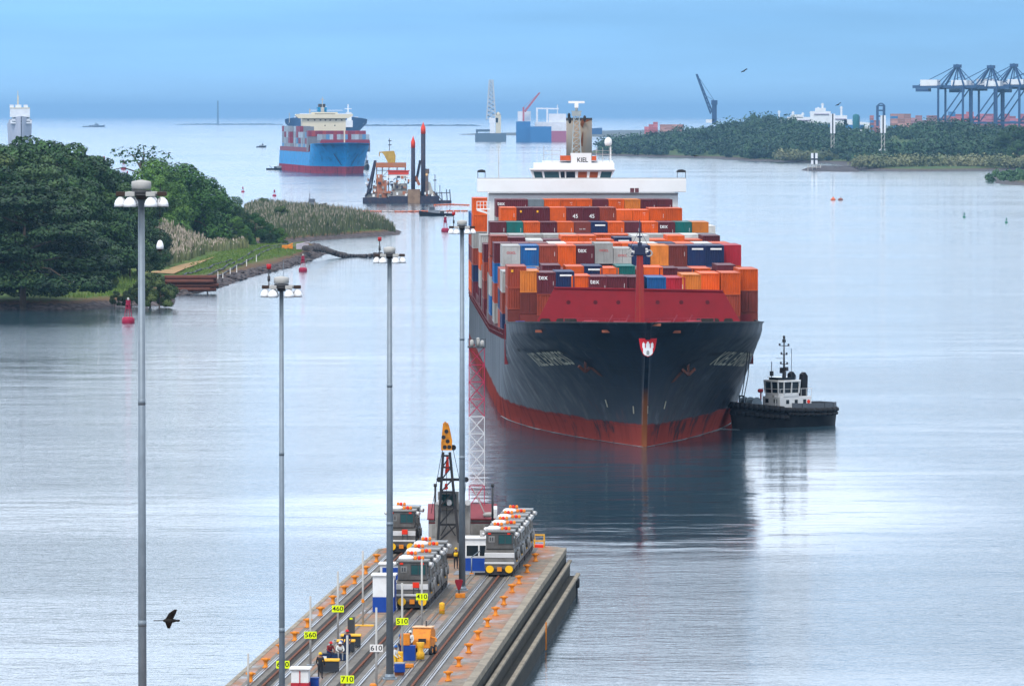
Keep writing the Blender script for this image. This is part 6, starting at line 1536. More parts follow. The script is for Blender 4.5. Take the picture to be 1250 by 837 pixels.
tag(mb.build('towline', M('rope', (.10, .09, .085), .9)), 'pair of mooring ropes running from the tug bow up to the ship', 'rope')
mb = MB(); P = []
for k in range(14):
    a = k / 13 * 3.0; P.append([(math.cos(a + 2.1) * 1.2, -.6 + math.sin(a + 2.1) * 1.6, .015), (math.cos(a + 2.1) * 2.8, -.9 + math.sin(a + 2.1) * 2.7, .016)])
o = mb.grid(P).build('foam', MC['foam']); o.location = (bow_p.x, bow_p.y, 0); tag(o, kind='structure')

# ------------------------------------------------------------------ small working boats
def workboat(label, px, py, L, rz, h=1.0, red_stack=False):
    e = thing('workboat', label, 'workboat', at(px, py), rz); G, rim, hf, zr_ = boat_hull(L, L * .30, .9 * h, 2.0 * h)
    mb = MB(); mb.smooth = True
    for P in G: mb.grid(P)
    mb.grid([[a, b] for a, b in zip(G[0][-1], G[1][-1])]); mb.grid([[(a.x, a.y, a.z - .1), (b.x, b.y, b.z - .1)] for a, b in zip(*rim)]); mb.build('hull', tugb, e)
    MB().bx(-L * .10, L * .10, L * .28, L * .58, .8 * h, 2.2 * h).build('deckhouse', M('boat_grey', (.22, .24, .27), .6, amt=.4), e)
    MB().bx(-L * .075, L * .075, L * .30, L * .44, 2.2 * h, 3.5 * h).build('wheelhouse', M('boat_dark', (.09, .10, .12), .5, amt=.4), e)
    mb = MB(); mb.bar((0, L * .42, 3.4 * h), (0, L * .42, 5.4 * h), .2 * h); mb.bar((-.8, L * .42, 4.6 * h), (.8, L * .42, 4.6 * h), .14 * h); mb.build('mast', dark, e)
    mb = MB(); mb.bx(-L * .06, L * .06, L * .62, L * .72, .8 * h, 1.9 * h); mb.bar((L * .05, L * .8, .8), (-L * .02, L * .9, 2.4 * h), .18 * h); mb.build('winch', dark, e)
    return e
workboat('low dark workboat lying in front of the dredger', 511.5, 263.5, 13.5, R(-78), 1.0)
workboat('dark workboat beside the orange pontoons behind the reeds', 399, 254.5, 17, R(84), 1.15)
workboat('small dark tug at the left quarter of the pale blue ship', 358, 207.5, 19, R(80), 1.3)
workboat('dark launch at the right side of the pale blue ship', 449, 207, 13, R(10), 1.9)
workboat('tiny dark launch far out left of the pale blue ship', 325, 180, 12, R(75), 1.2)
workboat('tiny workboat on the far water above the left wood', 128, 155.2, 70, R(80), 3.0)

# pontoons and floating pipeline
op = M('float_orange', (.62, .13, .04), .6, dirt=(.35, .3, .28), amt=.5, scale=.3)
mb = MB()
for i in range(16):
    px = 366 + i * 3.5 + rng.uniform(-.6, .6); p = at(px, 257.5 - (i % 3) * .9); mb.tube((p.x - .55, p.y - 2.4, .55), (p.x + .55, p.y + 2.4, .55), .62, n=9)
tag(mb.build('orange_pontoons', op), 'raft of orange floats moored behind the reed bank', 'pontoon')
def boom(name, pts, label):
    e = thing(name, label, 'floating pipe', at(*pts[0]))
    o = at(*pts[0]); mb = MB(); md = MB(); tot = []
    for a, b in zip(pts[:-1], pts[1:]):
        A, B = at(*a), at(*b); n = max(2, int((B - A).length / 3.2))
        for k in range(n):
            p, q = A.lerp(B, k / n) - o, A.lerp(B, (k + .86) / n) - o
            (mb if (k // 2) % 4 != 3 else md).tube(p + Vector((0, 0, .22)), q + Vector((0, 0, .22)), .33, n=7)
    mb.build('float_segment', op, e); md.build('pipe_segment', M('pipe_pale', (.5, .42, .40), .6, amt=.4), e)
boom('floating_pipeline', [(352, 258.5), (420, 258.2), (490, 259), (545, 258.2), (572, 258)], 'red and white floating pipeline running from the reeds to the ship')
boom('floating_pipeline', [(530, 251), (552, 250.2), (573, 251)], 'short red floating pipeline right of the dredger')

# ------------------------------------------------------------------ dredger
Yd = at(497, 248).y; sd_ = F / Yd
de = thing('dredger', 'rusty cutter dredger barge with two tall dark spuds tipped orange', 'dredger', at(497, 248), 0)
dx = lambda px: (px - 497) / sd_; dz = lambda py: EYE - (py - YH) / sd_
dgry = M('dredger_grey', (.30, .29, .27), .6, dirt=(.20, .10, .05), amt=.7, scale=.5); dor = M('dredger_orange', (.42, .13, .05), .65, dirt=(.25, .2, .17), amt=.6, scale=.5); dyel = M('dredger_yellow', (.48, .30, .06), .6, amt=.5); dblk = M('dredger_navy', (.022, .026, .05), .55, dirt=(.10, .06, .05), amt=.5)
mb = MB(); mb.bx(dx(443), dx(475), -4, 8, -.8, dz(241)); mb.bx(dx(475), dx(536), -5, 9, -.8, dz(239)); mb.bx(dx(530), dx(551), -3, 6, -.8, dz(244.5)); mb.build('pontoon', dblk, de, bevel=.15)
mb = MB(); mb.bx(dx(473), dx(500), -4.4, 6, dz(240), dz(233)); mb.bx(dx(446), dx(474), -3, 5, dz(241), dz(236)); mb.bx(dx(478), dx(497), -3.5, 5, dz(233), dz(224)); mb.bx(dx(455), dx(472), -2, 4, dz(236), dz(226)); mb.build('engine_house', dgry, de, bevel=.1)
mb = MB(); mb.bx(dx(498), dx(513), -5.3, 3, dz(248), dz(231)); mb.build('spud_keeper', M('keeper_rust', (.26, .17, .11), .7, dirt=(.12, .06, .03), amt=.7, scale=.5), de)
mb = MB(); mb.bx(dx(460), dx(467), -3.2, 2, dz(242), dz(213)); mb.bx(dx(464), dx(472), -3.6, 1, dz(243), dz(220)); mb.bar((dx(459), -2, dz(201.5)), (dx(496), -2, dz(201.5)), 2.4, 2.2); mb.bar((dx(507), -2, dz(215)), (dx(512), -2, dz(226)), 1.2); mb.build('gantry_frame', dor, de)
mb = MB()
for px in (459, 466, 474, 484, 494): mb.bar((dx(px), -1.5, dz(240)), (dx(px + 1), -1.5, dz(200)), .5)
for py in (208, 216, 225): mb.bar((dx(459), -1.7, dz(py)), (dx(496), -1.7, dz(py)), .35)
mb.bar((dx(459), -1.8, dz(225)), (dx(474), -1.8, dz(208)), .3); mb.bar((dx(474), -1.8, dz(225)), (dx(494), -1.8, dz(208)), .3); mb.build('scaffold', dgry, de)
mb = MB(); mb.bx(dx(474), dx(499), -3.5, 3, dz(213), dz(209)); mb.bx(dx(473), dx(500), -3.8, 3.2, dz(209), dz(208)); mb.build('canopy_red', M('canopy_red', (.62, .06, .035), .5, amt=.2), de)
MB().bx(dx(475), dx(498), -3.3, 3, dz(217), dz(213)).build('control_room', white, de)
mb = MB(); mb.prism([(dx(466), dz(185)), (dx(481), dz(184)), (dx(483), dz(190)), (dx(482.5), dz(199.5)), (dx(474), dz(199.5)), (dx(470), dz(191))], -3, 2); mb.bar((dx(463), -1, dz(186)), (dx(468), -1, dz(186)), .5); mb.bar((dx(463.5), -1, dz(186)), (dx(463), -1, dz(191)), .4); mb.build('hopper', dyel, de)
mb = MB(); mb.bar((dx(475.5), -1, dz(184)), (dx(475.5), -1, dz(169)), .28)
for py in (172, 177): mb.bar((dx(474), -1, dz(py)), (dx(478), -1, dz(py)), .4)
mb.bar((dx(531), 0, dz(240)), (dx(531), 0, dz(213)), .3); mb.bar((dx(529), 0, dz(220)), (dx(533), 0, dz(220)), .4); mb.bar((dx(537), 0, dz(240)), (dx(537), 0, dz(226)), .3); mb.build('mast', dark, de)
for px, pt, pb, w in ((504.5, 166, 240, 5.0), (516.8, 149, 243, 5.6)):
    ph = pt + 14.5; mb = MB(); mb.tube((dx(px), -3.8, dz(252)), (dx(px), -3.8, dz(ph)), w / 2 / sd_, n=14); sp_ = mb.build('spud', dblk, de)
    mb = MB(); mb.lathe([(w / 2 / sd_ * 1.05, dz(ph)), (w / 2 / sd_ * 1.05, dz(pt + 7)), (.25, dz(pt + 2)), (.08, dz(pt))], c=(dx(px), -3.8, 0), n=14); mb.build('spud_tip', M('tip_orange', (.75, .055, .02), .5, amt=.1), sp_)
mb = MB(); mb.bar((dx(458), -2, dz(196)), (dx(449), -4.5, dz(235)), 1.0); mb.bar((dx(459), -1, dz(196)), (dx(452), -3.5, dz(237)), .7); mb.bar((dx(513), 1, dz(196)), (dx(508), 0, dz(222)), 1.1); mb.bar((dx(446), -3, dz(240)), (dx(454), -3, dz(229)), .8); mb.build('ladder_boom', dblk, de)
mb = MB(); mb.bx(dx(514), dx(523), -4.2, 0, dz(243), dz(208)); mb.bx(dx(519), dx(524), -3, 1, dz(212), dz(206)); mb.build('spud_carriage', M('carriage', (.12, .10, .10), .7, dirt=(.25, .15, .1), amt=.6), de)
MB().lathe([(.5, 0), (.55, .3)], c=(dx(521), -4.5, dz(213)), n=10, axis='y').build('work_lamp', M('lamp_warm', (.9, .55, .25), .4), de)
mb = MB(); mb.prism([(dx(521), dz(246)), (dx(521), dz(222)), (dx(525), dz(222)), (dx(533), dz(246))], -3.5, 0); mb.build('chute', M('chute', (.42, .40, .36), .6, amt=.5), de)
mb = MB()
for px in (528, 534, 540, 546, 550): mb.bar((dx(px), -2, dz(245)), (dx(px - 1), -2, dz(234 if px < 545 else 231)), .4)
mb.bar((dx(527), -2, dz(236)), (dx(550), -2, dz(235)), .35); mb.bar((dx(530), -2, dz(234)), (dx(540), -2, dz(245)), .45); mb.bar((dx(524), -2, dz(228)), (dx(534), -2, dz(240)), .6); mb.build('stern_frame', dark, de)
mb = MB(); r3 = random.Random(3)
for _ in range(150):
    px = r3.uniform(447, 534); py = r3.uniform(215, 240) if px < 500 else r3.uniform(234, 242); mb.box((dx(px), r3.uniform(-4.6, -2.5), dz(py)), (r3.uniform(.4, 1.5), .8, r3.uniform(.4, 1.6)), m=r3.randrange(4))
mb.build('deck_gear', [dgry, dor, dblk, white], de)['kind'] = 'stuff'

# ------------------------------------------------------------------ the pale blue container ship
Yp = 3900.0; ps = F / Yp
P0 = at(422, 212); Yp = P0.y; ps = F / Yp
px_ = lambda p: (p - 422) / ps
pz_ = lambda p: EYE - (p - YH) / ps
SB = 24.0
blu = thing('blue_container_ship', 'pale blue hulled container ship with a cream bridge approaching far behind', 'container ship', P0, R(7.0))
bst, bhb = hull_fun(18.8, pz_(174), 12, 80, 45, 2.0, 2.6)
zb = pz_(174)
def zt2(c): return (zb - 1.0 * min(1, c / 40)) if c < 62 else pz_(184) - 1.0
cols2 = [0, 1, 3, 6, 10, 16, 24, 34, 46, 61.5, 62, 80, 110, 160, 220, 275, 300]
sides2 = build_hull(bst, bhb, cols2, zt2, -1.5, 14)
hm2 = bpy.data.materials.new('blue_hull_paint'); hm2.use_nodes = True
hull_nodes(hm2, (.004, .26, .62), (.010, .32, .68), (.34, .05, .08), 4.6, (.10, .10, .12), streak=.25, rough=.45)
mb = MB(); mb.smooth = True
for P in sides2: mb.grid(P)
mb.grid([[a, b] for a, b in zip(sides2[0][0], sides2[1][0])]); mb.build('hull', hm2, blu)
mb = MB(); P = []
for c in cols2:
    z = zt2(c) - 1; P.append([(-bhb(c, z), c + (bst(z) if c < 60 else 0) * max(0, 1 - c / 60), z), (bhb(c, z), c + (bst(z) if c < 60 else 0) * max(0, 1 - c / 60), z)])
mb.grid(P).build('deck', deckm, blu)
f2 = lambda p, u: (p - (422 + (-math.tan(R(7.0)) * u) * F / (Yp + u) + (P0.x * F / (Yp + u) - P0.x * ps))) / (F / (Yp + u))
g2 = lambda p, u: EYE - (p - YH) / (F / (Yp + u))
mar2 = M('bulwark_maroon', (.22, .03, .06), .6, amt=.3)
mb = MB(); mb.prism([(f2(390, 30), g2(176, 30)), (f2(392, 30), g2(170.5, 30)), (f2(451, 30), g2(170.5, 30)), (f2(452, 30), g2(178, 30))], 30, 30.5); mb.build('breakwater', mar2, blu)
mb = MB()
for q in (-1,): mb.bar((q * 18.7, 63, zt2(70) + 1.2), (q * 18.7, 290, zt2(70) + 1.2), .4, 3.0)
mb.build('side_walkway', mar2, blu)
for q, a, b in ((-1, (407, 188), (416, 202)), (1, (436, 188), (428, 200))):
    mb = MB(); A = (f2(a[0], 4), g2(a[1], 4)); 
    P = []
    for k in range(7):
        t = k / 6; z = g2(a[1] + (b[1] - a[1]) * t, 12); xx = abs(f2(a[0] + (b[0] - a[0]) * t, 12)); lo, hi = bst(z), 60
        for _ in range(40):
            m_ = (lo + hi) / 2
            if bhb(m_, z) < xx: lo = m_
            else: hi = m_
        P.append([(q * (bhb(lo, z) + .12), lo - 1.2, z), (q * (bhb(lo + 1.2, z) + .12), lo + .2, z + .3)])
    mb.grid(P).build('anchor_recess', M('recess_navy', (.02, .06, .16), .6), blu)
creamm = M('bridge_cream', (.66, .60, .46), .55, dirt=(.5, .45, .36), amt=.25, scale=.1)
ub2 = 200; mb = MB(); mb.bx(f2(369, ub2), f2(422, ub2), ub2, ub2 + 12, 6, g2(141, ub2)); mb.prism([(f2(360, ub2), g2(141, ub2)), (f2(364, ub2), g2(144.5, ub2)), (f2(425, ub2), g2(144.5, ub2)), (f2(431, ub2), g2(141, ub2)), (f2(430, ub2), g2(139.5, ub2)), (f2(361, ub2), g2(139.5, ub2))], ub2 - 2, ub2 + 4); mb.bx(f2(381, ub2), f2(412, ub2), ub2 - 1, ub2 + 8, g2(140, ub2), g2(137, ub2)); bb = mb.build('bridge_house', creamm, blu)
mb = MB(); mb.bx(f2(384, ub2), f2(409, ub2), ub2 - 1.2, ub2 - 1.02, g2(140.6, ub2), g2(138.9, ub2)); 
for p in (375, 383, 390, 396, 402, 409, 416): mb.bx(f2(p, ub2), f2(p + 2, ub2), ub2 - .2, ub2 - .02, g2(147.4, ub2), g2(146, ub2))
for p in (396, 408): mb.bx(f2(p, ub2), f2(p + 1.2, ub2), ub2 - .2, ub2 - .02, g2(154, ub2), g2(152.6, ub2))
build_each(mb, 'window', glass, bb)
mb = MB(); mb.bx(f2(390, ub2), f2(401, ub2), ub2 + 14, ub2 + 22, g2(140, ub2), g2(131, ub2)); fb = mb.build('funnel', M('funnel_blue', (.01, .22, .45), .5), blu); mb = MB(); mb.bx(f2(391.5, ub2), f2(399.5, ub2), ub2 + 14, ub2 + 22, g2(131, ub2), g2(127, ub2)); mb.build('funnel_top', dark, fb)
mb = MB(); mb.bar((f2(395.5, ub2), ub2 + 13, g2(137, ub2)), (f2(395.5, ub2), ub2 + 13, g2(118.5, ub2)), .5); mb.bar((f2(393, ub2), ub2 + 13, g2(121.5, ub2)), (f2(398, ub2), ub2 + 13, g2(121.5, ub2)), .4); mb.bar((f2(395.5, ub2), ub2 + 12, g2(137, ub2)), (f2(395.5, ub2), ub2 + 12, g2(131, ub2)), 2.2); mb.bar((f2(378, ub2), ub2, g2(139, ub2)), (f2(378, ub2), ub2, g2(133, ub2)), .9); mb.bar((f2(357.5, ub2), ub2 + 30, g2(150, ub2)), (f2(357.5, ub2), ub2 + 30, g2(138, ub2)), .4); mb.build('mast', lamp_grey, blu)
mb = MB(); mb.bar((f2(420.5, 14), 14, zb - 1), (f2(420.5, 14), 14, g2(149, 14)), .8); mb.build('foremast', creamm, blu)
# its containers: the ones whose faces show, each by itself
c2m = {}
for n, c in (('pale', (.34, .42, .50)), ('plum', (.24, .04, .08)), ('sky', (.10, .26, .46)), ('grey', (.26, .30, .36)), ('wine', (.30, .05, .06))): c2m[n] = M('far_container_' + n, c, .6, amt=.3, scale=.3, rnd=.15)
CW2, CH2 = 36.6 / 15, 4.0
fm_ = MB(); fm_.bx(-CW2 / 2 + .04, CW2 / 2 - .04, 0, 12.5, .05, CH2 - .06); 
for k in range(5): x = -CW2 / 2 + .25 + k * (CW2 - .5) / 4; fm_.bx(x - .06, x + .06, -.05, .02, .15, CH2 - .15)
fme = fm_.mesh('container', c2m['pale'])
BM = Matrix.Translation(P0) @ Matrix.Rotation(R(7.0), 4, 'Z'); BE = BM.to_quaternion().to_euler()
def far_cont(col, x, u, z, label):
    o = bpy.data.objects.new('shipping_container', fme); COL.objects.link(o); o.location = BM @ Vector((x, u, z)); o.rotation_euler = BE
    o.material_slots[0].link = 'OBJECT'; o.material_slots[0].material = c2m[col]; tag(o, label, 'container', 'containers on the pale blue ship')
FN = {'pale': 'pale blue-grey', 'plum': 'plum red', 'sky': 'light blue', 'grey': 'grey', 'wine': 'wine red'}
rr = random.Random(9); hid = MB()
for rI, (u, py, x0p, x1p, cols_, nm) in enumerate(((48, 164, 389, 452, ('pale', 'pale', 'grey', 'pale', 'sky'), 'front row'), (66, 159.5, 376, 449, ('plum', 'plum', 'wine'), 'second row'))):
    xa, xb = f2(x0p, u), f2(x1p, u); n = int((xb - xa) / CW2); zt = g2(py, u)
    for i in range(n):
        c = cols_[(i * 7 + rI) % len(cols_)] if not (rI == 0 and i in (4, 8)) else 'plum'
        far_cont(c, xa + (i + .5) * CW2, u, zt - CH2, '%s container, %s from left in %s of far pale blue ship' % (FN[c], ORD[i], nm))
    hid.bx(xa, xb, u + .2, u + 12, zt2(70), zt - CH2)
for j, (u, lv) in enumerate(((84, 5), (100, 5), (118, 6), (136, 6), (154, 6), (172, 6))):
    z0 = zt2(100) + 1.0; zt = g2(159.5 - j * 2.4, u)
    n = min(6, max(3, int((zt - z0) / CH2)))
    for k in range(n):
        c = rr.choice(['pale', 'grey', 'sky', 'pale', 'plum', 'grey', 'pale'])
        far_cont(c, -17.2, u, z0 + k * CH2, '%s container on left side of far blue ship, %s stack, %s level' % (FN[c], ORD[j], ORD[k]))
    for i in range(1, 15): 
        hid.bx(-18.4 + i * CW2, -16.0 + i * CW2, u + .1, u + 12.3, z0, z0 + (n if i < 4 else max(2, n - 2)) * CH2 - .3 * (i % 2))
for j, u in enumerate((216, 232, 250, 268)):
    for k in range(4): 
        c = rr.choice(['pale', 'grey', 'sky', 'plum']); far_cont(c, -17.2, u, zt2(100) + 1 + k * CH2, '%s container behind bridge of far blue ship, %s stack, %s level' % (FN[c], ORD[j], ORD[k]))
    hid.bx(-16, 17, u, u + 12, zt2(100), zt2(100) + 4 * CH2)
o = hid.build('stowed_containers', M('stowed_grey', (.18, .20, .24), .6, amt=.4)); o.matrix_world = BM; tag(o, 'grey containers stowed inside the stacks of the far pale blue ship', 'containers', kind='stuff')

# ------------------------------------------------------------------ more ships at anchor
def far_ship(name, label, p, rz, L, W, hz_, hullc, house, househ, housex, low=.8):
    e = thing(name, label, 'ship', p, rz)
    G, rim, hf, zr_ = boat_hull(L, W, hz_, hz_ * 1.25, nose=.22, stern=.95, zl=-1.5, low=low)
    mb = MB(); mb.smooth = True
    for P in G: mb.grid(P)
    mb.grid([[a, b] for a, b in zip(G[0][-1], G[1][-1])]); mb.grid([[(a.x, a.y, a.z - .3), (b.x, b.y, b.z - .3)] for a, b in zip(*rim)]); mb.build('hull', hullc, e)
    y = L * housex; b = MB(); h = hz_
    for k in range(3):
        w = W * (.92 - .14 * k); d = L * (.13 - .02 * k); b.bx(-w / 2, w / 2, y - d / 2, y + d / 2, h, h + househ / 3); h += househ / 3
    sh = b.build('superstructure', house, e)
    b = MB()
    for k in range(3):
        w = W * (.92 - .14 * k); d = L * (.13 - .02 * k); z = hz_ + househ / 3 * (k + .55); b.bx(-w * .42, w * .42, y - d / 2 - .15, y - d / 2 - .02, z, z + househ * .08)
    b.build('window_row', glass, sh)
    b = MB(); b.bar((0, y, h), (0, y, h + househ * .7), househ * .06); b.bar((-W * .2, y, h + househ * .3), (W * .2, y, h + househ * .3), househ * .04); b.build('mast', house, e)
    return e
cream = M('far_cream', (.62, .56, .42), .6, amt=.3); fwhite = M('far_white', (.72, .74, .78), .6, amt=.25, scale=.2); fnavy = M('far_navy', (.03, .09, .22), .6, amt=.3); fblue = M('far_blue', (.03, .16, .38), .6, amt=.3)
# white ship above the left wood
Yq = 6200; pq = atY(26, 188.0, Yq); e = far_ship('anchored_ship', 'white ship with a cream mast showing above the trees at the far left', (pq.x, Yq, 0), R(6), 120, 23, 30, M('far_lilac', (.42, .44, .52), .6, amt=.3), fwhite, 10, .12)
q_ = lambda px, py: (atY(px, py, Yq + 14).x - pq.x, atY(px, py, Yq + 14).z)
mb = MB(); a, z1 = q_(14, 137); b, z2 = q_(38, 132); mb.bx(a, b, 6, 20, z1 - 5, z2)
for px, w in ((16, 2), (24, 3), (33, 2)): x, z = q_(px, 128); mb.bx(x - w, x + w, 8, 14, z2, z)
mb.build('upper_deckhouse', fwhite, e)
mb = MB(); mb.bx(a, b, 5.8, 6, z2 - .6, z2 + .5); x, z = q_(23.5, 117); mb.bar((x, 9, z2), (x, 9, z), 1.6); mb.bar((x, 9, z), (x, 9, z + 5), .6); mb.build('cream_mast', cream, e)
# hull behind the blue ship
Yq = 5400; pq = atY(398, 193, Yq); e = far_ship('anchored_ship', 'blue grey ship lying right behind the pale blue container ship', (pq.x, Yq, 0), R(1.7), 200, 72, 31, M('far_steel_blue', (.10, .22, .42), .6), fwhite, 9, .3, low=.45)
x = (427 - 400) / F * Yq; mb = MB(); mb.bx(x - 5, x + 4, 10, 40, 28, 34); mb.bx(x - 2, x + 3, 14, 24, 34, 41); mb.bar((x, 20, 40), (x, 20, 48), 1.0); mb.bar((x - 3, 20, 44), (x + 3, 20, 44), .6); mb.build('deckhouse', fwhite, e)
# ships and barges near the middle
Yq = 9000
def box_px(mb, x0, x1, y0, y1, Yv, d, o, m=None): 
    a, b = atY(x0, y1, Yv), atY(x1, y0, Yv); mb.bx(a.x - o.x, b.x - o.x, Yv - o.y, Yv - o.y + d, a.z, b.z, m)
o_ = atY(603, 164.5, Yq); o_.z = 0; e = thing('drilling_rig', 'pale drilling rig with a tall lattice derrick and a cream tower on the horizon', 'drilling rig', o_)
mb = MB(); a = atY(599.5, 146, Yq + 10) - o_; b = atY(599.5, 98, Yq + 10) - o_; lattice(mb, a, b, 13, 5, 9, 1.3); mb.build('derrick', M('derrick_grey', (.42, .46, .50), .6), e)
mb = MB(); box_px(mb, 605, 611.5, 141, 165, Yq, 20, o_); a = atY(608, 141, Yq) - o_; mb.lathe([(4, a.z), (3, a.z + 3), (.5, a.z + 5)], c=(a.x, 10, 0), n=10); mb.build('tower', cream, e)
mb = MB(); box_px(mb, 597, 608, 144, 150, Yq, 20, o_); box_px(mb, 598, 604, 150, 166, Yq, 20, o_); mb.build('deck_house', fwhite, e)
mb = MB(); a = atY(580, 170, Yq) - o_; b = atY(618, 164, Yq) - o_; mb.bx(a.x, b.x, -10, 60, -1, b.z + 1.5); box_px(mb, 581, 603, 158, 161, Yq + 40, 20, o_); mb.bx(atY(581, 0, Yq).x - o_.x, atY(583, 0, Yq).x - o_.x, 40, 55, 0, atY(0, 160, Yq + 40).z); mb.bx(atY(600, 0, Yq).x - o_.x, atY(603, 0, Yq).x - o_.x, 40, 55, 0, atY(0, 160, Yq + 40).z); mb.build('barge', M('far_barge', (.10, .15, .20), .7), e)
o_ = atY(638, 160, Yq); o_.z = 0; e = thing('crane_barge', 'blue barge with a white deckhouse and a raised reddish crane jib', 'crane barge', o_)
mb = MB(); a = atY(630, 159, Yq) - o_; b = atY(647.5, 148.5, Yq) - o_; mb.bx(a.x, b.x, 0, 60, -1, b.z); mb.build('hull', fblue, e)
mb = MB(); box_px(mb, 632, 648, 136, 148, Yq + 10, 30, o_); mb.build('deckhouse', fwhite, e)
mb = MB(); a = atY(639, 148, Yq) - o_; b = atY(639, 131, Yq) - o_; mb.bar(a, b, 2.6); c = atY(640, 137, Yq) - o_; d = atY(658.5, 113.5, Yq) - o_; lattice(mb, c, d, 2.4, 1.4, 7, .8); mb.bar(b, d, .35); mb.build('jib', M('jib_red', (.45, .10, .12), .6), e)
o_ = atY(672, 165, Yq); o_.z = 0; e = thing('gantry_ship', 'white ship with twin goal post gantries and blue and pink cargo on the horizon', 'ship', o_)
mb = MB(); a = atY(647, 166, Yq) - o_; b = atY(673, 154.5, Yq) - o_; mb.bx(a.x, b.x, -20, 20, -1, b.z); mb.build('blue_cargo', fblue, e); mb = MB(); a = atY(673, 166, Yq) - o_; b = atY(692, 160, Yq) - o_; mb.bx(a.x, b.x, -20, 20, -1, b.z); mb.build('pink_cargo', M('far_pink', (.38, .10, .16), .6), e)
mb = MB(); a = atY(653, 155, Yq + 40) - o_; b = atY(692, 149, Yq + 40) - o_; mb.bx(a.x, b.x, 40, 80, -1, b.z); box_px(mb, 670, 691, 139, 150, Yq + 42, 30, o_); mb.build('hull', fwhite, e)
mb = MB()
for px in (655.5, 668): mb.bar(atY(px, 150, Yq + 45) - o_, atY(px, 132.5, Yq + 45) - o_, 2.6)
mb.bar(atY(654.5, 132.5, Yq + 45) - o_, atY(682, 133, Yq + 45) - o_, 2.0); mb.bar(atY(680.5, 139, Yq + 45) - o_, atY(680.5, 128, Yq + 45) - o_, 1.2); mb.build('gantry', fwhite, e)
far_ship('anchored_ship', 'dark blue cargo ship showing right of the funnel on the horizon', at(735, 166), R(60), 90, 20, 12, fnavy, fwhite, 14, .8)
# port behind the right hand hills
Yq = 6900
for k, (x0, x1, y0, y1, col, lab) in enumerate(((787, 803, 149, 160, (.40, .12, .14), 'red stack of port containers right of the funnel'), (806, 834, 152, 160, (.34, .18, .16), 'low brown container stack on the far quay'), (1063, 1074, 141, 156, (.30, .12, .12), 'container stack beneath the dark straddle gantry'), (1088, 1112, 139, 152, (.36, .19, .17), 'brownish container stack left of the quay cranes'), (1159, 1196, 136.5, 146, (.42, .13, .15), 'reddish container stack beneath the quay cranes'), (1112, 1160, 141, 150, (.30, .16, .18), 'long low container stack left below the quay cranes'), (1196, 1262, 139, 148, (.34, .12, .16), 'long low container stack right below the quay cranes'))):
    o_ = atY((x0 + x1) / 2, y1, Yq); z = EYE - (y1 + 14 - YH) / F * Yq; o_.z = 3; 
    zt = atY(0, y0, Yq).z - 3; w = (x1 - x0) / F * Yq; n = max(3, int(w / 6)); r4 = random.Random(k)
    ms = [M('port_%d_%d' % (k, j), tuple(min(.7, c * f) for c in col), .7, amt=.2) for j, f in enumerate((.75, 1.0, 1.35))] + [fblue]
    mb = MB()
    for i in range(n):
        hh = zt - r4.choice((0, 0, 2.6, 5.2)); lv = max(1, int(hh / 2.6))
        for j in range(lv): mb.box((-w / 2 + (i + .5) * w / n, 12, (j + .5) * hh / lv), (w / n * .97, 24, hh / lv * .96), m=r4.choice((0, 1, 1, 2, 3 if i % 5 == 0 else 1)))
    e = mb.build('container_stack', ms); e.location = o_; tag(e, lab, 'container stack', 'container stacks of the far port')
stb = M('crane_blue', (.03, .075, .17), .6, amt=.2)
def sts(px, pt, label):
    """quay crane seen from the side: boom to the left, machinery house, A-frame with stays, four legs"""
    Yv = 6500; s = F / Yv; o_ = atY(px, 150, Yv); o_.z = 3; e = thing('quay_crane', label, 'quay crane', o_, R(-24), 'blue quay cranes of the far port')
    X = lambda d: d / s
    Z = lambda y: EYE - (y - YH) / s - 3
    mb = MB()
    for x in (-20, 12):
        for y in (0, 22): mb.bar((X(x), y, 0), (X(x), y, Z(pt + 28)), 1.8)
    for y in (0, 22): mb.bar((X(-20), y, Z(150)), (X(12), y, Z(150)), 2.2); mb.bar((X(-18), y, Z(148)), (X(11), y, Z(pt + 30)), 1.1)
    for x in (-20, 12): mb.bar((X(x), 0, Z(pt + 29)), (X(x), 22, Z(pt + 29)), 2.2); mb.bar((X(x), 0, Z(146)), (X(x), 22, Z(146)), 1.8)
    mb.build('leg_frame', stb, e)
    mb = MB()
    for y in (7, 15): mb.bar((X(-56), y, Z(pt + 27)), (X(26), y, Z(pt + 27)), 2.0, 3.0)
    for x in range(-56, 27, 8): mb.bar((X(x), 7, Z(pt + 27)), (X(x), 15, Z(pt + 27)), .8)
    mb.bx(X(-52), X(-36), 6, 16, Z(pt + 33), Z(pt + 29)); mb.build('boom', stb, e)
    mb = MB()
    for y in (4, 18): mb.bar((X(-19), y, Z(pt + 27)), (X(0), 11, Z(pt)), 1.6); mb.bar((X(12), y, Z(pt + 27)), (X(0), 11, Z(pt)), 1.4); mb.bar((X(-3), y, Z(pt + 27)), (X(1), 11, Z(pt)), 1.0)
    mb.bx(X(-4), X(4.5), 8, 14, Z(pt + 4), Z(pt)); mb.build('a_frame', stb, e)
    mb = MB(); mb.bar((X(0), 11, Z(pt + 1)), (X(-50), 11, Z(pt + 25)), .7); mb.bar((X(0), 11, Z(pt + 1)), (X(-28), 11, Z(pt + 25)), .7); mb.bar((X(0), 11, Z(pt + 1)), (X(24), 11, Z(pt + 25)), .7); mb.bar((X(-22), 11, Z(pt + 26)), (X(12), 11, Z(pt + 12)), .5); mb.build('stay', stb, e)
    mb = MB(); mb.bx(X(-46), X(-24), 6, 16, Z(pt + 26), Z(pt + 18.5)); mb.build('machinery_house', fwhite, e); MB().bx(X(-6), X(14), 6, 16, Z(pt + 26), Z(pt + 19)).build('trolley_house', fwhite, e)
    return e
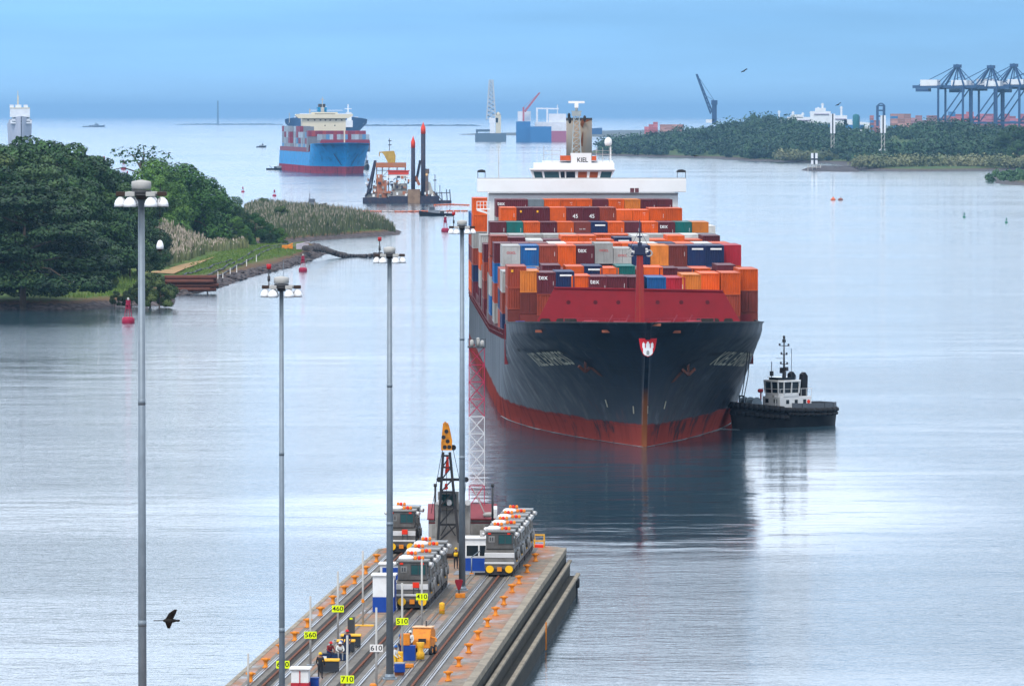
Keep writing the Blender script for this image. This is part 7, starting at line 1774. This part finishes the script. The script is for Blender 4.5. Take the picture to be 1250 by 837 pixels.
for i, (px, pt) in enumerate(((1164, 79), (1205, 80), (1233, 78), (1263, 80))): sts(px, pt, 'tall blue quay crane with a white machinery house, %s of the row from the left' % ORD[i])
Yq = 6600; o_ = atY(873, 150, Yq); o_.z = 3; e = thing('harbour_crane', 'slim dark blue harbour crane with a raised lattice jib over the wooded hill', 'harbour crane', o_)
q3 = lambda px, py, dy=0: atY(px, py, Yq) - o_ + Vector((0, dy, 0))
mb = MB(); mb.bar(q3(872, 152), q3(872, 124), 5.0); mb.bar(q3(872, 128), q3(872, 122.5), 6.5); mb.build('tower', stb, e); mb = MB(); lattice(mb, q3(869, 139), q3(850.5, 91), 3.0, 1.2, 9, .8); mb.bar(q3(872, 123), q3(850.5, 91), .4); mb.bar(q3(872, 123), q3(860, 116), .4); mb.build('jib', stb, e); mb = MB(); mb.bx(q3(862, 0).x, q3(871, 0).x, -2, 4, q3(0, 150).z, q3(0, 146).z); mb.build('engine_house', fwhite, e)
o_ = atY(1075, 154, Yq); o_.z = 3; e = thing('straddle_gantry', 'dark gantry crane frame above the port stacks left of the tall white marker', 'gantry crane', o_)
q3 = lambda px, py, dy=0: atY(px, py, Yq) - o_ + Vector((0, dy, 0)); mb = MB()
for px in (1071.5, 1079.5): 
    for dy in (0, 12): mb.bar(q3(px, 154, dy), q3(px, 129, dy), 2.0)
for py in (129, 135, 142): mb.bar(q3(1071, py), q3(1080, py), 1.6)
mb.bar(q3(1071, 129), q3(1074, 126.5), 1.2); mb.bar(q3(1080, 129), q3(1077, 126.5), 1.2); mb.bar(q3(1074, 126.5), q3(1077, 126.5), 1.2); mb.build('frame', stb, e)
Yq = 6700; o_ = atY(1000, 150, Yq); o_.z = 0; e = thing('white_ship', 'big white ship with many masts berthed behind the right hand hills', 'ship', o_)
q4 = lambda px, py: atY(px, py, Yq) - o_; mb = MB()
mb.prism([(q4(940, 0).x, q4(0, 146).z), (q4(948, 0).x, 0), (q4(1060, 0).x, 0), (q4(1062, 0).x, q4(0, 150).z), (q4(1040, 0).x, q4(0, 148).z)], 0, 26); mb.build('hull', fwhite, e)
mb = MB()
for x0, x1, y0, y1 in ((962, 1016, 143, 150), (992, 1014, 136, 143), (996, 1008, 132, 136), (1018, 1034, 141, 154), (1030, 1040, 146, 156), (966, 980, 140, 144)): box_px(mb, x0, x1, y0, y1, Yq - 2, 20, o_)
mb.build('superstructure', fwhite, e); mb = MB()
for x0, x1, y in ((964, 990, 146.5), (994, 1012, 139), (1019, 1033, 145)): box_px(mb, x0, x1, y, y + 1, Yq - 3, 1, o_)
mb.build('window_row', M('far_window', (.25, .20, .30), .5), e); mb = MB()
for px, y0, y1, w in ((951, 148, 135, 1.4), (968, 144, 136, 2.0), (980, 144, 137.5, 1.6), (990, 143, 136, 1.8), (1004, 134, 126, 2.0), (999, 134, 131, 1.6), (1027, 143, 130, 2.0)): mb.bar(q4(px, y0), q4(px, y1), w); mb.bar(q4(px - 2, y1 + 2), q4(px + 2, y1 + 2), .8)
mb.build('mast', fwhite, e); mb = MB(); box_px(mb, 1000, 1018, 152, 156, Yq - 30, 10, o_, 0); box_px(mb, 1032, 1055, 152.5, 158, Yq - 30, 10, o_, 0); mb.build('blue_cargo', fblue, e)
o_ = atY(1045, 150, 6600); o_.z = 3; e = thing('storage_tank', 'round dark teal tank among the port behind the hills', 'tank', o_); mb = MB(); a = atY(1045, 142, 6600).z - 3; mb.lathe([(3.6, 0), (3.6, a), (3.0, a + 1.6), (.3, a + 2.4)], n=16); mb.build('shell', M('tank_teal', (.02, .14, .17), .6), e); MB().bar((3.7, 0, 0), (3.7, 0, a), .4).build('ladder', dark, e)

# ------------------------------------------------------------------ marker boards and buoys
def range_mark(label, px, ybot, ytop, w, Yv, slit=True, cross=False, zg=3):
    o_ = atY(px, ybot, Yv); z0 = zg; e = thing('range_marker', label, 'range marker', (o_.x, Yv, z0), 0, 'white range markers on the right shore'); s = F / Yv
    zb = atY(px, ybot, Yv).z - z0; zt = atY(px, ytop, Yv).z - z0; W = w / s
    mb = MB()
    for x in (-W * .3, W * .3): mb.bar((x, 1.2, 0), (x, 1.2, zt), .5)
    k = 0; z = 0
    while z < zb: mb.bar((-W * .3, 1.2, z), (W * .3, 1.2, min(zb, z + 4)), .3); z += 4
    mb.build('support', lamp_grey, e)
    MB().bx(-W / 2, W / 2, -.15, .15, zb, zt).build('board', fwhite, e)
    MB().bx(-W * .13, W * .13, -.22, -.16, zb, zt).build('stripe', black, e)
    if cross: MB().bx(-W / 2, W / 2, -.29, -.23, zb + (zt - zb) * .38, zb + (zt - zb) * .52).build('cross_bar', black, e)
    return e
range_mark('upper white board with a dark stripe on a lattice in the wooded hill', 1016.5, 163, 139, 6, 5050, zg=12)
range_mark('tall white striped marker board high above the wood right of the others', 1078, 162.5, 141, 6.5, 4700, zg=2)
range_mark('lower white striped board just above the far right reeds', 1077, 193.5, 182, 8, 4540, zg=2)
Yj = at(994, 208.8).y; e = range_mark('white board with a black cross on the platform at the rocky point', 994, 200.5, 187, 8, Yj, cross=True, zg=1.2)
mb = MB(); mb.bx(-4.6, 4.6, -3, 3, 1.2, 1.6)
for x in (-4.4, -1.5, 1.5, 4.4): mb.bar((x, -2.8, -2), (x, -2.8, 3.2), .3); mb.bar((x, 2.8, -2), (x, 2.8, 3.2), .3)
mb.bar((-4.4, -2.8, 3.1), (4.4, -2.8, 3.1), .2); mb.build('platform', lamp_grey, e)
mb = MB(); r5 = random.Random(2)
for _ in range(30):
    p = at(r5.uniform(1018, 1046), 208); mb.lathe([(.3, 0), (1.2, .5), (1.0, 1.3), (.3, 1.8)], c=(p.x, p.y + r5.uniform(-4, 8), .8), n=6, smooth=False)
tag(mb.build('boulders', MC['jetty_rock']), 'dark boulders heaped on the rocky point', 'rocks', kind='stuff')
bred = M('buoy_red', (.34, .015, .055), .5, dirt=(.14, .01, .03), amt=.4); bgrn = M('buoy_green', (.005, .16, .10), .5, amt=.3)
def buoy(label, px, py, ytop, col, tower=True, w=1.0, cage=True):
    p = at(px, py); H = atY(px, ytop, p.y).z; e = thing('buoy', label, 'buoy', p, .4, 'channel buoys'); r_ = .24 * H * w
    mb = MB(); mb.lathe([(r_ * .8, -.4), (r_, 0), (r_, H * .16), (r_ * .85, H * .22), (r_ * .4, H * .24)], n=16); mb.build('float', col, e)
    mb = MB(); k = 4
    for i in range(4):
        a = i * math.pi / 2; mb.bar((r_ * .6 * math.cos(a), r_ * .6 * math.sin(a), H * .22), (r_ * .34 * math.cos(a), r_ * .34 * math.sin(a), H * .72), max(.07, H * .022))
    mb.lathe([(r_ * .42, H * .70), (r_ * .42, H * .73)], n=12); mb.build('lattice', col, e)
    mb = MB(); mb.bx(-r_ * .36, r_ * .36, -.06 * r_, .06 * r_, H * .55, H * .90); mb.bx(-.06 * r_, .06 * r_, -r_ * .36, r_ * .36, H * .55, H * .90); mb.build('daymark', col, e)
    mb = MB(); mb.lathe([(r_ * .16, H * .88), (r_ * .20, H * .92), (r_ * .18, H * .98), (.02, H)], n=10); mb.build('lantern', lamp_grey if H > 3 else col, e)
    return e
buoy('large red buoy with a round cage in front of the left bank', 156.5, 394, 363, bred, w=1.05)
buoy('purple red lattice buoy off the grassy bank', 369.8, 331.5, 310, bred)
buoy('small red buoy far left beyond the green trees', 296.5, 234.5, 227.5, bred, w=1.2)
buoy('small red buoy beyond the lone tree on the reeds', 335, 239.5, 231, bred, w=1.2)
buoy('red buoy with a square daymark at the left edge of the container ship', 543.5, 283, 263, bred)
buoy('red buoy seen just above the dark trees on the left wood', 127, 199, 190, bred, w=1.3)
buoy('red buoy right of the left wood, the higher of two above the nearest lamp', 151, 207, 195, bred, w=1.2)
buoy('dark red buoy directly above the nearest lamp post', 155.5, 216, 208, bred, w=1.2)
buoy('green buoy in the open water at right, the left one of two', 1177, 265.5, 259, bgrn, w=1.2)
buoy('green buoy in the open water at right, the right one of two', 1228.5, 272, 265.5, bgrn, w=1.2)
for px, py, col, lab in ((1017, 244.5, op, 'small orange conical float on the open water at right'), (1026, 244.5, M('float_brown', (.25, .10, .07), .6), 'small brown float just right of an orange one')):
    p = at(px, py); e = thing('float', lab, 'float', p); mb = MB(); mb.lathe([(.8, -.2), (1.25, .1), (1.1, .6), (.5, 1.0), (.25, 1.5 if col is op else 1.1)], n=12); mb.build('body', col, e); MB().bar((0, 0, 1), (0, 0, 1.9), .15).build('staff', dark, e)
e = thing('channel_tower', 'thin grey lattice tower standing on the far breakwater', 'tower', at(266, 152.2)); p = at(266, 152.2); mb = MB(); H = atY(266, 124, p.y).z; lattice(mb, (0, 0, 0), (0, 0, H), 6, 3.4, 12, 1.4); mb.build('frame', M('far_tower', (.10, .16, .25), .7), e); MB().bx(-3, 3, -3, 3, H, H + 3).build('head', M('far_tower', (.1, .16, .25)), e)

# ------------------------------------------------------------------ things on the left bank
e = thing('pipe_stack', 'pile of rusty steel pipes stacked on the grassy bank', 'pipe pile', (lambda p: Vector((p.x, p.y, hl(p.x, p.y) + .5)))(at(233, 350, 1.6)), R(2)); 
pr_ = M('pipe_rust', (.13, .045, .030), .75, dirt=(.05, .022, .018), amt=.6, scale=.6)
for lay, (n, z) in enumerate(((4, .45), (3, 1.32), (4, 2.2), (3, 3.05))):
    for i in range(n):
        L0 = 11.0 + random.uniform(-.8, .5) - (1.2 if lay == 0 and i == 0 else 0); x0 = -5.6 + random.uniform(-.2, .4)
        mb = MB(); mb.tube((x0, i * .98 + (lay % 2) * .5, z), (x0 + L0, i * .98 + (lay % 2) * .5, z), .45, n=12, cap=False); mb.tube((x0, i * .98 + (lay % 2) * .5, z), (x0 + L0, i * .98 + (lay % 2) * .5, z), .40, n=12, cap=False)
        mb.tube((x0 + .2, i * .98 + (lay % 2) * .5, z), (x0 + L0 - .2, i * .98 + (lay % 2) * .5, z), .39, n=12, m=1); mb.build('pipe', [pr_, black], e)
mb = MB()
for x in (-3.8, 0, 3.6): mb.bx(x - .15, x + .15, -.4, 3.6, -.6, .02)
mb.build('bearer', dark, e)
ends = [((252, 333), (321, 301)), ((263, 332.5), (334, 301)), ((222, 334), (284, 315)), ((321, 301), (352, 297)), ((334, 301), (380, 298))]
for i, (a, b) in enumerate(ends):
    A, B = at(*a, 2.6), at(*b, 2.6); A.z = max(hl(A.x, A.y), .4) + .9; B.z = max(hl(B.x, B.y), .4) + .9; mb = MB(); P = []
    for k in range(13):
        q = A.lerp(B, k / 12); q.z = max(hl(q.x, q.y), .15) + .35; P.append(q - A)
    mb.path(P, .20, 8); o = mb.build('pipeline', dark); o.location = A; tag(o, 'thin dark pipeline laid over the grassy bank, %s from the near end' % ORD[i], 'pipeline', 'pipelines over the grassy bank')
for i, (px, py) in enumerate(((255, 340), (266, 336), (272, 334), (281, 331), (289, 328), (301, 322), (313, 318))):
    p = at(px, py, 2.0); p.z = hl(p.x, p.y); e = thing('marker_stake', 'white wooden stake on the grassy bank, %s from the pipe pile' % ORD[i], 'stake', p, 0, 'white stakes on the bank'); MB().bx(-.09, .09, -.09, .09, -.3, 1.7).build('stake', white, e); MB().bx(-.10, .10, -.10, .10, 1.3, 1.5).build('band', lamp_grey, e)
for px, py, lab in ((90, 355, 'white stake among the grass below the left wood'), (120, 356, 'second white stake below the left wood, right of another')):
    p = at(px, py, 2.0); p.z = hl(p.x, p.y); e = thing('marker_stake', lab, 'stake', p); MB().bx(-.15, .15, -.15, .15, -.3, 2.0).build('stake', white, e); MB().bx(-.17, .17, -.17, .17, 1.5, 1.7).build('band', lamp_grey, e)
# ribbed floating hose that leaves the bank
e = thing('floating_hose', 'dark ribbed floating hose curving from the bank into the channel', 'hose', at(380, 303))
o_ = at(380, 303); pts = [(372, 303, 2.6), (380, 302.8, 3.3), (388, 303.4, 3.0), (397, 305, 2.5), (406, 308, 1.6), (414, 310.5, 1.0), (424, 312.3, .45), (436, 312.8, .2), (446, 312.6, .45), (458, 311.6, .7), (470, 311, .8)]
W3 = [at(a, b, z) - o_ for a, b, z in pts]; mb = MB(); mb.path(W3, .38, 8); mb.build('hose', rubber, e); kb = 0
for a, b in zip(W3[:-1], W3[1:]):
    n = max(2, int((b - a).length / 1.9))
    for k in range(n):
        p = a.lerp(b, k / n); d = (b - a).normalized(); MB().tube(p - d * .45, p + d * .45, .80 if p.z > .6 else .6, n=12).build('float_collar', M('collar', (.055, .05, .052), .7, dirt=(.22, .19, .18), amt=.5, scale=1), e)
e = thing('shore_gear', 'orange and pale machinery at the head of the ribbed hose', 'machinery', at(362, 305, 1.8)); mb = MB(); mb.box((-2.5, 0, .8), (3.0, 1.6, 1.0)); mb.bar((-4, 0, .5), (-1, 0, 1.8), .3); mb.build('pump', orange_p, e, bevel=.1); mb = MB(); mb.box((1.6, 0, .9), (3.4, 1.8, 1.5)); mb.bar((0, 0, 1.5), (3.6, 0, 2.2), .25); mb.build('cover', M('cover_lilac', (.42, .38, .44), .7, amt=.4), e, bevel=.1)
# rocks along the grassy bank
mb = MB(); r6 = random.Random(8)
edge = [at(*p) for p in left_px[5:18]] 
for a, b in zip(edge[:-1], edge[1:]):
    for _ in range(int((b - a).length * 1.1)):
        p = a.lerp(b, r6.random()) + Vector((r6.uniform(-2.6, .6), r6.uniform(-1, 3), 0)); s = r6.uniform(.35, 1.1); z = hl(p.x, p.y) - .2
        if z < -.6: continue
        pr2 = [(s * .5, 0), (s * r6.uniform(.8, 1.1), s * .3), (s * r6.uniform(.6, .9), s * .65), (s * .2, s * .85)]; mb.lathe(pr2, c=(p.x, p.y, z), n=6, smooth=False)
tag(mb.build('shore_rocks', M('shore_rock', (.060, .050, .052), .85, dirt=(.17, .15, .15), amt=.7, scale=.8)), 'dark wet rocks along the edge of the grassy bank', 'rocks', kind='stuff')
# digger arm on the far shore
p = at(1136, 198); p.y += 60; e = thing('excavator', 'small orange excavator resting among the far right reeds', 'excavator', (p.x, p.y, 3)); mb = MB(); mb.bar((-7, 0, 5.5), (0, 0, 7), 1.2); mb.bar((0, 0, 7), (6, 0, 3), 1.2); mb.build('arm', orange_p, e); MB().bx(4, 10, -2, 2, 0, 4).build('cab', orange_p, e); MB().bx(3.5, 10.5, -2.6, 2.6, -1.5, 0).build('track', black, e)

# ------------------------------------------------------------------ birds
bird_m = M('bird_feathers', (.014, .012, .010), .8, dirt=(.05, .035, .02), amt=.4, scale=8)
def bird(label, px, py, Yv, sc, pose):
    p = atY(px, py, Yv); e = MB(); e.smooth = True
    e.lathe([(.01, -.30), (.05, -.26), (.075, -.18), (.11, -.02), (.10, .12), (.05, .24), (.02, .27)], n=10, axis='x')
    e.lathe([(.02, -.42), (.045, -.38), (.05, -.32), (.03, -.24)], n=8, axis='x') if pose == 0 else None
    for q in (-1, 1):
        if pose == 0:     # flapping: one wing up and one down, head to the left... as seen from the side
            tip = Vector((-.28, .10 * q + .25 * q, .46)) if q > 0 else Vector((.05, -.55, -.34))
        else: tip = Vector((.10, 0, 0)) + Vector((q * .62, .05, .16 if q > 0 else .02)) if pose == 2 else Vector((.15, q * .7, .16))
        root = Vector((0, .04 * q, .03)); ch = Vector((.32, 0, 0)) if pose != 2 else Vector((0, .28, -.10)); mid = root.lerp(tip, .5) + Vector((0, 0, .05))
        for dz in (0,):
            A = [root - ch * .35, root + ch * .55]; B = [mid - ch * .35, mid + ch * .50]; C = [tip - ch * .12, tip + ch * .22]
            th_ = Vector((0, 0, .02)); k = len(e.v)
            for P in (A, B, C):
                for v in P: e.v += [tuple(v + th_), tuple(v - th_)]
            for i in range(2):
                a = k + i * 4; e.face((a, a + 4, a + 6, a + 2)); e.face((a + 1, a + 3, a + 7, a + 5)); e.face((a, a + 1, a + 5, a + 4)); e.face((a + 2, a + 6, a + 7, a + 3))
            e.face((k + 8, k + 9, k + 11, k + 10))
    e.prism([(.20, -.04), (.20, .04), (.62, .11), (.66, 0), (.62, -.11)], -.012, .012, 'xy')
    o = e.build('bird', bird_m); o.location = p; o.scale = (sc,) * 3; tag(o, label, 'bird'); return o
b_ = bird('dark bird flapping low over the water beside the nearest lamp post', 207, 757, 250, 1.0, 0); b_.rotation_euler = (0, 0, R(180))
b_ = bird('small dark bird gliding in the sky left of the quay cranes', 908, 87, 900, .85, 2); b_.rotation_euler = (R(-10), R(-25), 0)
b_ = bird('tiny dark bird over the white ship behind the hill', 1023, 128, 1100, .95, 2); b_.rotation_euler = (0, R(-25), 0)
b_ = bird('tiny dark bird low over the water right of the bridge', 848, 190.5, 1000, .8, 2); b_.rotation_euler = (0, R(15), 0)
